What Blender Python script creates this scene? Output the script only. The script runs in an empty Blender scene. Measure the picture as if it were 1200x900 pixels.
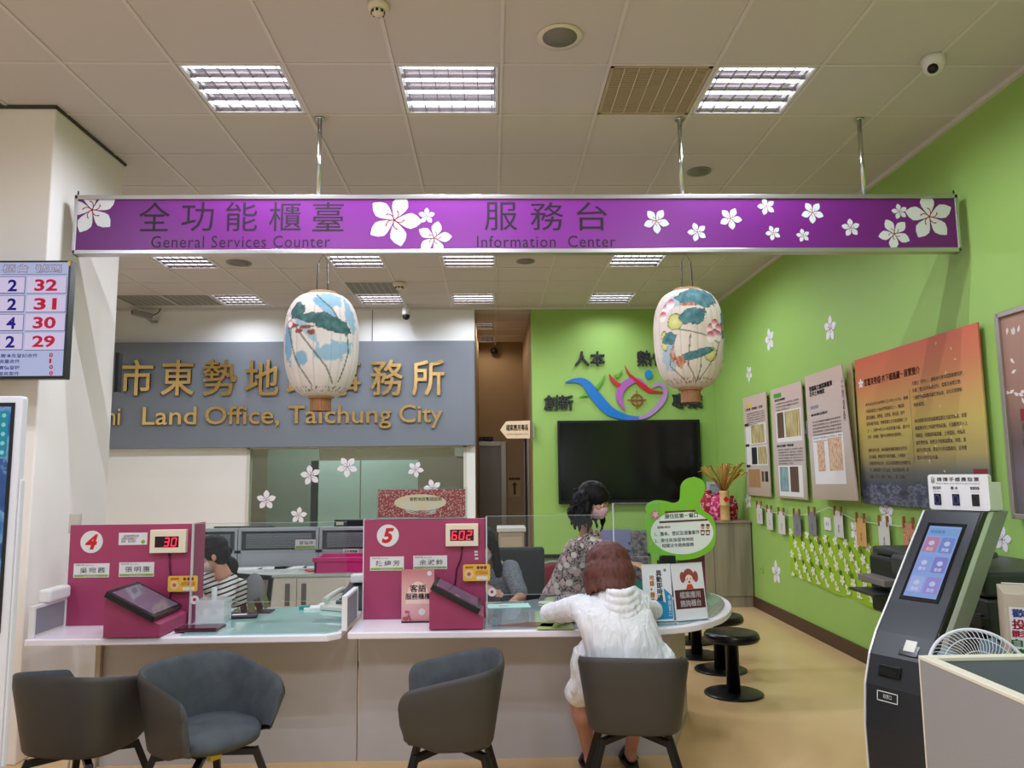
import bpy, bmesh, math, random
import numpy as np
from mathutils import Vector, Matrix, Euler, noise
random.seed(7)
PI = math.pi
SC = bpy.context.scene
COL = SC.collection
# ------------------------------------------------------------------ camera, world, exposure
CAMH = 1.57
YAW, PITCH, ROLL, FPX = .02676, .11667, -.01077, 890.3
def cam_axes():
    cy, sy, cp, sp = math.cos(YAW), math.sin(YAW), math.cos(PITCH), math.sin(PITCH)
    f = Vector((sy*cp, cy*cp, sp)); r = Vector((cy, -sy, 0)); u = r.cross(f)
    cr, sr = math.cos(ROLL), math.sin(ROLL)
    return cr*r + sr*u, cr*u - sr*r, f
CR, CU, CF = cam_axes()
cd = bpy.data.cameras.new('camera'); cam = bpy.data.objects.new('camera', cd); COL.objects.link(cam)
cd.sensor_width = 36; cd.lens = FPX/1200*36; cd.clip_start = .05; cd.clip_end = 60
m = Matrix((CR, CU, -CF)).transposed().to_4x4(); m.translation = (0, 0, CAMH)
cam.matrix_world = m
SC.camera = cam
w = bpy.data.worlds.new('world'); SC.world = w; w.use_nodes = True
w.node_tree.nodes['Background'].inputs[0].default_value = (.8, .85, .9, 1)
w.node_tree.nodes['Background'].inputs[1].default_value = .3
vs = SC.view_settings
vs.view_transform = 'Standard'; vs.look = 'None'; vs.gamma = 1; vs.use_curve_mapping = False
vs.exposure = -0.11
fill_light = bpy.data.lights.new('added_fill_light', 'AREA'); fill_light.shape = 'RECTANGLE'; fill_light.size = 6.4; fill_light.size_y = 2.6; fill_light.energy = 45; fill_light.color = (.9, .93, 1)  # invented fill from behind the camera, lifts the ceiling and walls
do = bpy.data.objects.new('added_fill_light', fill_light); COL.objects.link(do); do.location = (-.9, -3.6, 1.7); do.rotation_euler = (math.radians(90), 0, 0)
TUBE = 5.5
LAMPW_ = 19.5   # watts of each of the four lamps in a fitting
SC.cycles.max_bounces = 10; SC.cycles.diffuse_bounces = 5; SC.cycles.glossy_bounces = 4; SC.cycles.transparent_max_bounces = 16
SC.cycles.sample_clamp_indirect = 6; SC.cycles.caustics_reflective = False; SC.cycles.caustics_refractive = False
# measuring helpers: where the line of sight through a photo point meets a real wall, floor or table top
def ray(x, y): return CF*FPX + CR*(x-600) - CU*(y-450)
def PX(x, y, v): d = ray(x, y); return Vector((0, 0, CAMH)) + d*(v/d.x)
def PY(x, y, v): d = ray(x, y); return Vector((0, 0, CAMH)) + d*(v/d.y)
def PZ(x, y, v): d = ray(x, y); return Vector((0, 0, CAMH)) + d*((v-CAMH)/d.z)
# ------------------------------------------------------------------ materials
MATS = {}
def srgb(c):
    f = lambda v: v/12.92 if v <= .04045 else ((v+.055)/1.055)**2.4
    return tuple(f(v/255) for v in c) + (1,)
def mat(name, col=(200, 200, 200), rough=.5, metal=0, emit=0, bump=0, bscale=60, var=0, vscale=4, alpha=1, trans=0, ior=1.45, spec=.5, ecol=None, sheen=0):
    if name in MATS: return MATS[name]
    m = bpy.data.materials.new(name); m.use_nodes = True; MATS[name] = m
    nt = m.node_tree; b = nt.nodes['Principled BSDF']; c = srgb(col)
    b.inputs['Base Color'].default_value = c
    b.inputs['Roughness'].default_value = rough; b.inputs['Metallic'].default_value = metal
    b.inputs['IOR'].default_value = ior; b.inputs['Specular IOR Level'].default_value = spec
    b.inputs['Alpha'].default_value = alpha; b.inputs['Transmission Weight'].default_value = trans
    if sheen: b.inputs['Sheen Weight'].default_value = sheen
    if emit:
        b.inputs['Emission Color'].default_value = srgb(ecol) if ecol else c; b.inputs['Emission Strength'].default_value = emit
    if var or bump:
        g = nt.nodes.new('ShaderNodeNewGeometry')
    if var:
        n = nt.nodes.new('ShaderNodeTexNoise'); n.inputs['Scale'].default_value = vscale; n.inputs['Detail'].default_value = 5
        nt.links.new(g.outputs['Position'], n.inputs['Vector'])
        r = nt.nodes.new('ShaderNodeMapRange'); r.inputs[3].default_value = 1-var; r.inputs[4].default_value = 1+var
        r.inputs[1].default_value = .3; r.inputs[2].default_value = .7
        nt.links.new(n.outputs[0], r.inputs[0])
        mx = nt.nodes.new('ShaderNodeVectorMath'); mx.operation = 'SCALE'; mx.inputs[0].default_value = c[:3]
        nt.links.new(r.outputs[0], mx.inputs['Scale']); nt.links.new(mx.outputs[0], b.inputs['Base Color'])
    if bump:
        n = nt.nodes.new('ShaderNodeTexNoise'); n.inputs['Scale'].default_value = bscale; n.inputs['Detail'].default_value = 3
        nt.links.new(g.outputs['Position'], n.inputs['Vector'])
        bp = nt.nodes.new('ShaderNodeBump'); bp.inputs['Strength'].default_value = bump; bp.inputs['Distance'].default_value = .005
        nt.links.new(n.outputs[0], bp.inputs['Height']); nt.links.new(bp.outputs[0], b.inputs['Normal'])
    return m
def ramp_mat(name, stops, axis='Z', lo=0, hi=1, rough=.5, noise_amt=0, nscale=8, metal=0):
    """colour of the thing itself running along a world axis between lo and hi"""
    m = mat(name, (128, 128, 128), rough, metal); nt = m.node_tree; b = nt.nodes['Principled BSDF']
    g = nt.nodes.new('ShaderNodeNewGeometry'); s = nt.nodes.new('ShaderNodeSeparateXYZ'); nt.links.new(g.outputs['Position'], s.inputs[0])
    r = nt.nodes.new('ShaderNodeMapRange'); r.inputs[1].default_value = lo; r.inputs[2].default_value = hi
    nt.links.new(s.outputs[axis], r.inputs[0]); src = r.outputs[0]
    if noise_amt:
        n = nt.nodes.new('ShaderNodeTexNoise'); n.inputs['Scale'].default_value = nscale; n.inputs['Detail'].default_value = 6
        nt.links.new(g.outputs['Position'], n.inputs['Vector'])
        a = nt.nodes.new('ShaderNodeMath'); a.operation = 'MULTIPLY_ADD'; a.inputs[1].default_value = noise_amt
        nt.links.new(n.outputs[0], a.inputs[0]); nt.links.new(src, a.inputs[2]); src = a.outputs[0]
    cr = nt.nodes.new('ShaderNodeValToRGB'); e = cr.color_ramp.elements
    while len(e) < len(stops): e.new(.5)
    for i, (p, c) in enumerate(stops): e[i].position = p; e[i].color = srgb(c)
    nt.links.new(src, cr.inputs[0]); nt.links.new(cr.outputs[0], b.inputs['Base Color'])
    return m
def noise_mat(name, stops, scale=(10, 10, 10), rough=.6, kind='noise', detail=4, bump=0, coord='pos', emit=0):
    m = mat(name, (128, 128, 128), rough); nt = m.node_tree; b = nt.nodes['Principled BSDF']
    if coord == 'pos': g = nt.nodes.new('ShaderNodeNewGeometry'); src = g.outputs['Position']
    else: g = nt.nodes.new('ShaderNodeTexCoord'); src = g.outputs['Object']
    mp = nt.nodes.new('ShaderNodeMapping'); mp.inputs['Scale'].default_value = scale; nt.links.new(src, mp.inputs[0])
    if kind == 'noise': n = nt.nodes.new('ShaderNodeTexNoise'); n.inputs['Scale'].default_value = 1; n.inputs['Detail'].default_value = detail; out = n.outputs[0]
    elif kind == 'voronoi': n = nt.nodes.new('ShaderNodeTexVoronoi'); n.inputs['Scale'].default_value = 1; out = n.outputs['Distance']
    elif kind == 'cell': n = nt.nodes.new('ShaderNodeTexVoronoi'); n.inputs['Scale'].default_value = 1; out = n.outputs['Color']
    nt.links.new(mp.outputs[0], n.inputs['Vector'])
    cr = nt.nodes.new('ShaderNodeValToRGB'); e = cr.color_ramp.elements
    while len(e) < len(stops): e.new(.5)
    for i, (p, c) in enumerate(stops): e[i].position = p; e[i].color = srgb(c)
    nt.links.new(out, cr.inputs[0]); nt.links.new(cr.outputs[0], b.inputs['Base Color'])
    if emit: nt.links.new(cr.outputs[0], b.inputs['Emission Color']); b.inputs['Emission Strength'].default_value = emit
    if bump:
        bp = nt.nodes.new('ShaderNodeBump'); bp.inputs['Strength'].default_value = bump; bp.inputs['Distance'].default_value = .004
        nt.links.new(out, bp.inputs['Height']); nt.links.new(bp.outputs[0], b.inputs['Normal'])
    return m
# ------------------------------------------------------------------ object helpers
def tag(o, label=None, cat=None, group=None, kind=None):
    if label: o['label'] = label
    if cat: o['category'] = cat
    if group: o['group'] = group
    if kind: o['kind'] = kind
    return o
def empty(name, loc, label, cat, group=None, rz=0):
    o = bpy.data.objects.new(name, None); COL.objects.link(o); o.location = loc; o.rotation_euler = (0, 0, rz); o.empty_display_size = .1
    return tag(o, label, cat, group)
def wloc(o):
    v = Vector((0, 0, 0))
    while o: v = v + Vector(o.location); o = o.parent
    return v
class MB:
    def __init__(s): s.v = []; s.f = []; s.sm = []
    def add(s, vs, fs, smooth=False):
        k = len(s.v); s.v += [tuple(v) for v in vs]; s.f += [tuple(i+k for i in f) for f in fs]; s.sm += [smooth]*len(fs); return s
    def box(s, lo, hi, M=None):
        x0, y0, z0 = lo; x1, y1, z1 = hi
        vs = [Vector(p) for p in ((x0,y0,z0),(x1,y0,z0),(x1,y1,z0),(x0,y1,z0),(x0,y0,z1),(x1,y0,z1),(x1,y1,z1),(x0,y1,z1))]
        if M: vs = [M @ v for v in vs]
        return s.add(vs, [(0,3,2,1),(4,5,6,7),(0,1,5,4),(1,2,6,5),(2,3,7,6),(3,0,4,7)])
    def tube(s, pts, r, n=8, caps=True, smooth=True):
        pts = [Vector(p) for p in pts]; rs = r if isinstance(r, (list, tuple)) else [r]*len(pts)
        rings = []; up = None
        for i, p in enumerate(pts):
            t = (pts[min(i+1, len(pts)-1)] - pts[max(i-1, 0)]).normalized()
            if up is None: up = t.orthogonal().normalized()
            a = (up - t*up.dot(t)); a = a.normalized() if a.length > 1e-6 else t.orthogonal().normalized(); up = a; b = t.cross(a)
            rings.append([p + (a*math.cos(2*PI*k/n) + b*math.sin(2*PI*k/n))*rs[i] for k in range(n)])
        vs = [v for rg in rings for v in rg]; fs = []
        for i in range(len(pts)-1):
            for k in range(n): fs.append((i*n+k, i*n+(k+1) % n, (i+1)*n+(k+1) % n, (i+1)*n+k))
        s.add(vs, fs, smooth)
        if caps:
            k0 = len(s.v)-len(vs)
            s.f += [tuple(k0+i for i in reversed(range(n))), tuple(k0+len(vs)-n+i for i in range(n))]; s.sm += [False, False]
        return s
    def bar(s, p0, p1, w, h, up=(0, 0, 1)):
        p0, p1 = Vector(p0), Vector(p1); t = (p1-p0).normalized(); a = t.cross(Vector(up))
        a = a.normalized() if a.length > 1e-5 else Vector((1, 0, 0)); b = a.cross(t)
        vs = [p + a*(w/2*i) + b*(h/2*j) for p in (p0, p1) for i, j in ((-1,-1),(1,-1),(1,1),(-1,1))]
        return s.add(vs, [(0,1,2,3),(7,6,5,4),(0,4,5,1),(1,5,6,2),(2,6,7,3),(3,7,4,0)])
    def lathe(s, prof, c=(0, 0, 0), n=24, smooth=True, M=None):
        c = Vector(c); vs = []; fs = []
        for r, z in prof:
            for k in range(n):
                p = Vector((r*math.cos(2*PI*k/n), r*math.sin(2*PI*k/n), z))
                vs.append((M @ p if M else p) + c)
        for i in range(len(prof)-1):
            for k in range(n): fs.append((i*n+k, i*n+(k+1) % n, (i+1)*n+(k+1) % n, (i+1)*n+k))
        s.add(vs, fs, smooth); k0 = len(s.v)-len(vs)
        if prof[0][0] > 1e-5: s.f.append(tuple(k0+i for i in reversed(range(n)))); s.sm.append(False)
        if prof[-1][0] > 1e-5: s.f.append(tuple(k0+len(vs)-n+i for i in range(n))); s.sm.append(False)
        return s
    def prism(s, poly, F, t0, t1, smooth=False):
        """poly: (u,v) points in surface F, thickness from t0 to t1 along its normal"""
        n = len(poly); a = sum(poly[i][0]*poly[(i+1) % n][1]-poly[(i+1) % n][0]*poly[i][1] for i in range(n))
        if a < 0: poly = poly[::-1]
        vs = [F.p(u, v, t0) for u, v in poly] + [F.p(u, v, t1) for u, v in poly]
        fs = [tuple(reversed(range(n))), tuple(range(n, 2*n))] + [(i, (i+1) % n, n+(i+1) % n, n+i) for i in range(n)]
        return s.add(vs, fs, smooth)
    def flat(s, poly, F, t):
        n = len(poly); a = sum(poly[i][0]*poly[(i+1) % n][1]-poly[(i+1) % n][0]*poly[i][1] for i in range(n))
        if a < 0: poly = poly[::-1]
        return s.add([F.p(u, v, t) for u, v in poly], [tuple(range(n))])
    def loft(s, rings, closed=True, caps=True, smooth=True):
        n = len(rings[0]); vs = [v for r in rings for v in r]; fs = []
        for i in range(len(rings)-1):
            for k in range(n if closed else n-1): fs.append((i*n+k, i*n+(k+1) % n, (i+1)*n+(k+1) % n, (i+1)*n+k))
        s.add(vs, fs, smooth)
        if caps and closed:
            k0 = len(s.v)-len(vs)
            s.f += [tuple(k0+i for i in reversed(range(n))), tuple(k0+len(vs)-n+i for i in range(n))]; s.sm += [smooth, smooth]
        return s
    def ell(s, c, r, n=14, R=None):
        c = Vector(c); m = n//2+1; vs = []; fs = []
        for i in range(1, m):
            th = PI*i/m
            for k in range(n):
                p = Vector((r[0]*math.sin(th)*math.cos(2*PI*k/n), r[1]*math.sin(th)*math.sin(2*PI*k/n), r[2]*math.cos(th)))
                vs.append(c + (R @ p if R else p))
        tp = Vector((0, 0, r[2])); bt = -tp
        if R: tp = R @ tp; bt = R @ bt
        vs += [c+tp, c+bt]; T = len(vs)-2; B = T+1
        for i in range(m-2):
            for k in range(n): fs.append((i*n+k, (i+1)*n+k, (i+1)*n+(k+1) % n, i*n+(k+1) % n))
        for k in range(n): fs.append((T, k, (k+1) % n)); fs.append((B, (m-2)*n+(k+1) % n, (m-2)*n+k))
        return s.add(vs, fs, True)
    def cap(s, p0, r0, p1, r1, n=12):
        p0, p1 = Vector(p0), Vector(p1); t = (p1-p0).normalized(); pts = []; rs = []
        for a in (-80, -50, -20): pts.append(p0+t*r0*math.sin(math.radians(a))); rs.append(r0*math.cos(math.radians(a)))
        for a in (20, 50, 80): pts.append(p1+t*r1*math.sin(math.radians(a))); rs.append(r1*math.cos(math.radians(a)))
        return s.tube(pts, rs, n)
    def obj(s, name, m, parent=None, origin=None, bevel=0, kind=None, label=None, cat=None, group=None, local=False, mods=None, seg=2):
        me = bpy.data.meshes.new(name)
        if parent is not None: o0 = Vector((0, 0, 0)) if local else wloc(parent)
        elif origin is not None: o0 = Vector(origin)
        else:
            a = np.array([tuple(v) for v in s.v]); lo, hi = a.min(0), a.max(0); o0 = Vector(((lo[0]+hi[0])/2, (lo[1]+hi[1])/2, lo[2]))
        me.from_pydata([tuple(Vector(v)-o0) for v in s.v], [], s.f)
        me.polygons.foreach_set('use_smooth', s.sm)
        me.materials.append(m)
        o = bpy.data.objects.new(name, me); COL.objects.link(o)
        if parent is not None: o.parent = parent
        else: o.location = o0
        if bevel:
            b = o.modifiers.new('bevel', 'BEVEL'); b.width = bevel; b.segments = seg; b.limit_method = 'ANGLE'
        if mods: mods(o)
        return tag(o, label, cat, group, kind)
class Surf:
    """a flat surface: origin, right-hand direction, up direction; its normal looks at the viewer"""
    def __init__(s, O, U, V): s.O = Vector(O); s.U = Vector(U).normalized(); s.V = Vector(V).normalized(); s.N = s.U.cross(s.V)
    def p(s, u, v, t=0): return s.O + s.U*u + s.V*v + s.N*t
    def px(s, x, y):
        d = ray(x, y); C = Vector((0, 0, CAMH)); k = (s.O-C).dot(s.N)/d.dot(s.N); q = C+d*k-s.O
        return (q.dot(s.U), q.dot(s.V))
def rect(u0, v0, u1, v1): return [(u0, v0), (u1, v0), (u1, v1), (u0, v1)]
def rrect(u0, v0, u1, v1, r, n=5):
    out = []
    for cx, cy, a in ((u1-r, v0+r, -90), (u1-r, v1-r, 0), (u0+r, v1-r, 90), (u0+r, v0+r, 180)):
        for i in range(n+1): t = math.radians(a+90*i/n); out.append((cx+r*math.cos(t), cy+r*math.sin(t)))
    return out
def circ(u, v, ru, rv=None, n=24, a0=0):
    rv = rv or ru; return [(u+ru*math.cos(2*PI*i/n+a0), v+rv*math.sin(2*PI*i/n+a0)) for i in range(n)]
_tx = {}
def glyphs(s, bold=0, res=2, spacing=1.0, ext=0, shear=0, line=1.0):
    k = (s, bold, res, spacing, ext, shear, line)
    if k not in _tx:
        c = bpy.data.curves.new('t', 'FONT'); c.body = s; c.size = 1; c.offset = bold; c.resolution_u = res; c.space_character = spacing
        c.fill_mode = 'BOTH' if ext else 'FRONT'; c.extrude = ext; c.shear = shear; c.space_line = line
        o = bpy.data.objects.new('t', c); me = bpy.data.meshes.new_from_object(o)
        v = [tuple(x.co) for x in me.vertices]; f = [tuple(p.vertices) for p in me.polygons]
        bpy.data.objects.remove(o); bpy.data.curves.remove(c); bpy.data.meshes.remove(me); _tx[k] = (v, f)
    return _tx[k]
def text(F, s, u, v, w=None, h=None, bold=0, res=2, ext=0, t=.001, mb=None, spacing=1.0, center=False, shear=0, vert=False, line=1.0, rot=0):
    """letters fitted into the box w x h whose lower left corner is u, v"""
    mb = mb or MB()
    if vert: s = '\n'.join(s)
    cjk = bold >= .012 and any(ord(q) > 0x2E80 for q in s)
    vs, fs = glyphs(s, 0 if cjk else bold, res, spacing, .5 if ext else 0, shear, line)
    if cjk and vs:
        n_ = len(vs); v2, f2 = [], []
        for k, (dx, dy) in enumerate(((-1, -.7), (1, -.7), (-1, .7), (1, .7))): v2 += [(x+dx*bold, y+dy*bold, z+(.012*k if ext else 0)) for x, y, z in vs]; f2 += [tuple(i+k*n_ for i in f) for f in fs]
        vs, fs = v2, f2
    if not vs: return mb
    a = np.array(vs); lo, hi = a.min(0), a.max(0); W, H = max(hi[0]-lo[0], 1e-4), max(hi[1]-lo[1], 1e-4)
    sx = w/W if w else h/H; sy = h/H if h else sx
    if not w and center: u = u - sx*W/2
    c, sn = math.cos(rot), math.sin(rot); out = []
    for x, y, z in vs:
        a_, b_ = (x-lo[0])*sx, (y-lo[1])*sy
        out.append(F.p(u+a_*c-b_*sn, v+a_*sn+b_*c, t + ((z+.5)*ext if ext else 0)))
    return mb.add(out, fs)
def petal(cu, cv, r, ang, wdt=.5):
    pts = []
    prof = [(0.03, .05), (.25, .5), (.45, .86), (.62, 1), (.82, .7), (1, .08)]
    wdt = wdt*.62
    L = [(r*a, r*wdt*b*.62) for a, b in prof]
    for d, ww in L: pts.append((d, -ww))
    for d, ww in reversed(L): pts.append((d, ww))
    c, s_ = math.cos(ang), math.sin(ang)
    return [(cu+x*c-y*s_, cv+x*s_+y*c) for x, y in pts]
def clip_poly(poly, u0, v0, u1, v1):
    for ax, lim, sg in ((0, u0, 1), (0, u1, -1), (1, v0, 1), (1, v1, -1)):
        out = []
        for i in range(len(poly)):
            a, b = poly[i], poly[(i+1) % len(poly)]; da, db = (a[ax]-lim)*sg, (b[ax]-lim)*sg
            if da >= 0: out.append(a)
            if (da >= 0) != (db >= 0):
                k = da/(da-db); out.append((a[0]+(b[0]-a[0])*k, a[1]+(b[1]-a[1])*k))
        poly = out
        if not poly: return []
    return poly
def flower(F, cu, cv, r, rot=0, t=.001, mb=None, clip=None, ws=1.0, wdt=.78):
    mb = mb or MB()
    for k in range(5):
        p = petal(0, 0, r, rot+2*PI*k/5, wdt); p = [(cu+x*ws, cv+y) for x, y in p]
        if clip: p = clip_poly(p, *clip)
        if p: mb.flat(p, F, t+k*.00012)
    return mb
def stamens(F, cu, cv, r, rot=0, t=.002, mb=None, ws=1.0):
    mb = mb or MB()
    for k in range(5):
        a = rot+2*PI*(k+.5)/5; L = []; Rr = []
        for i in range(5):
            q = i/4; aa = a+.7*q*q; w_ = r*(.02+.016*(i == 4))
            x, y = r*.34*q*math.cos(aa), r*.34*q*math.sin(aa); nx, ny = -math.sin(aa), math.cos(aa)
            L.append((cu+(x+nx*w_)*ws, cv+y+ny*w_)); Rr.append((cu+(x-nx*w_)*ws, cv+y-ny*w_))
        mb.flat(L+Rr[::-1], F, t)
    return mb
def copy_tree(o, parent=None):
    c = o.copy(); COL.objects.link(c); c.parent = parent
    for ch in list(o.children): copy_tree(ch, c)
    return c
def remeshed(mb, name, m, parent, voxel=.006, smooth=6, disp=None, kind=None, label=None):
    me = bpy.data.meshes.new(name); o0 = wloc(parent)
    me.from_pydata([tuple(Vector(v)-o0) for v in mb.v], [], mb.f)
    o = bpy.data.objects.new(name, me); COL.objects.link(o)
    r = o.modifiers.new('r', 'REMESH'); r.mode = 'VOXEL'; r.voxel_size = voxel; r.use_smooth_shade = True
    s = o.modifiers.new('s', 'SMOOTH'); s.iterations = smooth; s.factor = .5
    dg = bpy.context.evaluated_depsgraph_get()
    nm = bpy.data.meshes.new_from_object(o.evaluated_get(dg)); nm.name = name
    bpy.data.objects.remove(o); bpy.data.meshes.remove(me)
    if disp:
        nm.vertices[0].co
        N = [v.normal.copy() for v in nm.vertices]
        for v, n_ in zip(nm.vertices, N): v.co = v.co + n_*disp(v.co+o0, n_)
    nm.polygons.foreach_set('use_smooth', [True]*len(nm.polygons))
    nm.materials.clear(); nm.materials.append(m)
    ob = bpy.data.objects.new(name, nm); COL.objects.link(ob); ob.parent = parent
    return tag(ob, label, kind=kind)
# ================================================================== STRUCTURE
ZC = 3.82; XW = 3.034; YB = 10.2; YF = -3.2; XL = -5.2; XD0 = -.23; XD1 = .545; YD = 13.3
CEIL = mat('ceiling_tile', (204, 198, 194), .9, bump=.15, bscale=300)
TBAR = mat('ceiling_bar', (214, 209, 205), .5)
WHITE = mat('white_paint', (234, 233, 228), .75, var=.02, vscale=1.5)
PILL = mat('pillar_paint', (238, 232, 226), .7, var=.025, vscale=1.2)
GREEN = mat('green_paint', (152, 190, 96), .62, var=.02, vscale=1.5, bump=.1, bscale=180)
BROWN = mat('corridor_paint', (172, 146, 112), .8)
FLOOR = noise_mat('floor_epoxy', [(0, (214, 174, 122)), (.5, (230, 192, 140)), (1, (240, 208, 158))], (1.3, .9, 1), .2, detail=7)
DARKW = mat('dark_brown_skirting', (74, 50, 38), .45)
CHROME = mat('chrome', (210, 210, 210), .18, 1)
ALU = mat('aluminium', (196, 196, 196), .32, .85)
BLACK = mat('black_plastic', (22, 22, 24), .35)
WPLAST = mat('white_plastic', (226, 226, 226), .35)
def struct(mb, name, m, **k): return mb.obj(name, m, kind='structure', **k)
struct(MB().box((XL-.2, YF-.2, -.1), (XW+.2, YD+.3, 0)), 'floor', FLOOR)
ceil = struct(MB().box((XL-.2, YF-.2, 3.97), (XW+.2, YD+.3, 4.05)), 'ceiling', WHITE)
wr = struct(MB().box((XW, YF, 0), (XW+.15, YB+.15, 3.97)), 'wall_right', GREEN)
struct(MB().box((XL, YF-.15, 0), (-4.2, YF, 3.97)).box((2.4, YF-.15, 0), (XW, YF, 3.97)).box((-4.2, YF-.15, 0), (2.4, YF, .35)).box((-4.2, YF-.15, 3.05), (2.4, YF, 3.97)), 'wall_front', WHITE)
wfr = MB()
for x in (-4.2, -2.55, -.9, .75, 2.34): wfr.box((x, YF-.1, .35), (x+.06, YF-.04, 3.05))
wf = struct(wfr, 'window_added', mat('window_added_frame', (120, 124, 126), .4, .5))  # unseen window, added so fill light can enter behind the camera
struct(MB().box((XL-.15, YF, 0), (XL, YB+2.6, 3.97)), 'wall_left', WHITE)
wg = struct(MB().box((XD1, YB, 0), (XW, YB+.15, 3.97)), 'wall_green', GREEN)
# white wall with the glazed opening
wx0, wx1, wz0, wz1 = -3.25, -.345, .8, 1.95
wb = MB().box((XL, YB, 0), (wx0, YB+.15, 3.97)).box((wx0, YB, wz1), (XD0, YB+.15, 3.97)).box((wx0, YB, 0), (wx1, YB+.15, wz0)).box((wx1, YB, 0), (XD0, YB+.15, wz1))
struct(wb, 'wall_back', WHITE)
struct(MB().box((-1.62, YB-.012, 3.36), (-1.61, YB-.001, 3.82)), 'trim_1', mat('joint', (120, 118, 112), .8))
# corridor
struct(MB().box((XD0-.1, YB+.15, 0), (XD0, YD, 3.97)), 'wall_corridor_left', BROWN)
cr = struct(MB().box((XD1, YB+.15, 0), (XD1+.1, YD, 3.97)), 'wall_corridor_right', BROWN)
struct(MB().box((XD0-.1, YD, 0), (XD1+.1, YD+.1, 3.97)), 'wall_corridor_end', BROWN)
# room behind the glass
struct(MB().box((XL, YB+2.4, 0), (XD0-.1, YB+2.5, 3.97)), 'wall_inner_office', mat('inner_office', (150, 136, 112), .8))
# window
win = empty('window_1', (-1.8, YB, wz0), 'wide office window with white flower decals, under the grey sign', 'window'); win['kind'] = 'structure'
WF = mat('window_frame', (206, 204, 190), .4)
GLASS = mat('glass_clear', (225, 236, 232), .03, trans=1, ior=1.02, spec=.35)
def thin_glass(name, tint=(235, 245, 242), refl=.16, rough=.02, opac=.05):
    """a thin pane: mostly see-through with real mirror reflection at its face"""
    m = mat(name, tint, rough); nt = m.node_tree
    for n in list(nt.nodes):
        if n.type == 'BSDF_PRINCIPLED': nt.nodes.remove(n)
    out = [n for n in nt.nodes if n.type == 'OUTPUT_MATERIAL'][0]
    tr = nt.nodes.new('ShaderNodeBsdfTransparent'); tr.inputs[0].default_value = srgb(tint)
    gl = nt.nodes.new('ShaderNodeBsdfGlossy'); gl.inputs['Roughness'].default_value = rough; gl.inputs[0].default_value = (1, 1, 1, 1)
    df = nt.nodes.new('ShaderNodeBsdfDiffuse'); df.inputs[0].default_value = srgb(tint)
    fr = nt.nodes.new('ShaderNodeLayerWeight'); fr.inputs[0].default_value = refl
    m1 = nt.nodes.new('ShaderNodeMixShader'); m1.inputs[0].default_value = opac
    nt.links.new(tr.outputs[0], m1.inputs[1]); nt.links.new(df.outputs[0], m1.inputs[2])
    m2 = nt.nodes.new('ShaderNodeMixShader'); nt.links.new(fr.outputs['Fresnel'], m2.inputs[0])
    nt.links.new(m1.outputs[0], m2.inputs[1]); nt.links.new(gl.outputs[0], m2.inputs[2]); nt.links.new(m2.outputs[0], out.inputs[0])
    return m
PANE = thin_glass('window_pane_glass', (224, 232, 226), .12)
ACRYL = thin_glass('acrylic', (248, 251, 250), .06, opac=.015)
f = MB().box((wx0, YB-.01, wz0), (wx0+.04, YB+.1, wz1)).box((wx1-.04, YB-.01, wz0), (wx1, YB+.1, wz1)).box((wx0, YB-.01, wz1-.03), (wx1, YB+.1, wz1)).box((wx0, YB-.01, wz0), (wx1, YB+.1, wz0+.04))
f.obj('window_frame', WF, win)
MB().box((wx0+.04, YB+.03, wz0+.04), (-1.35, YB+.04, wz1-.03)).obj('pane', PANE, win)
MB().box((-1.35, YB+.045, wz0+.04), (wx1-.04, YB+.055, wz1-.03)).obj('pane', PANE, win)
# skirting on the green wall
struct(MB().box((XW-.02, 2.0, 0), (XW, 8.97, .12)), 'baseboard_right', DARKW, bevel=.003)
# pillar, boxed in at the left
struct(MB().box((XL, 4.47, 0), (-2.64, 5.33, 3.806)), 'wall_pillar', PILL, bevel=.008)
struct(MB().box((-2.65, 4.46, 3.806), (-2.63, 5.35, 3.82)).box((XL, 4.455, 3.806), (-2.63, 4.47, 3.82)), 'trim_2', mat('dark_joint', (70, 66, 60), .7))
struct(MB().box((XW-.03, -1, ZC-.03), (XW, YB, ZC)), 'trim_3', TBAR)
struct(MB().box((XL, YB-.03, ZC-.03), (XW, YB, ZC)), 'trim_4', TBAR)
# ceiling tiles and bars
X0, Y0, S = .0666, 3.374, .6
lights = [(-3, 1), (-1, 1), (2, 1), (-6, 7), (-3, 7), (-1, 7), (2, 7), (-6, 10), (-3, 10), (-1, 10), (2, 10)]
behind = [(-6, -3), (-3, -3), (-1, -3), (2, -3), (-6, -7), (-3, -7), (-1, -7), (2, -7), (-6, 1), (-8, -3)]  # unseen fittings added behind the camera for extra light
vents = [(1, 1), (-3, 9), (-8, 10), (-7, 10)]
tm = bpy.data.meshes.new('ceiling_tile'); b = bmesh.new()
bmesh.ops.create_cube(b, size=1, matrix=Matrix.Diagonal((S-.019, S-.017, .014, 1)))
bmesh.ops.bevel(b, geom=[e for e in b.edges], offset=.002, segments=1, affect='EDGES'); b.to_mesh(tm); b.free(); tm.materials.append(CEIL)
def tile(i, j):
    x, y = X0+S*(i+.5), Y0+S*(j+.5)
    o = bpy.data.objects.new('ceiling_tile', tm); COL.objects.link(o); o.parent = ceil
    o.location = Vector((x, y, ZC+.009)) - Vector(ceil.location)
    return o
used = set(lights+behind+vents)
for j in range(-1, 12):
    for i in range(-9, 6):
        if (i, j) in used: continue
        if i >= 5: continue
        if j == 11:
            if i in (-1, 0): pass
        tile(i, j)
for j in range(12, 16):
    for i in (-1, 0):
        if (i, j) in ((-1, 13), (-1, 15)): continue
        tile(i, j)
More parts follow.
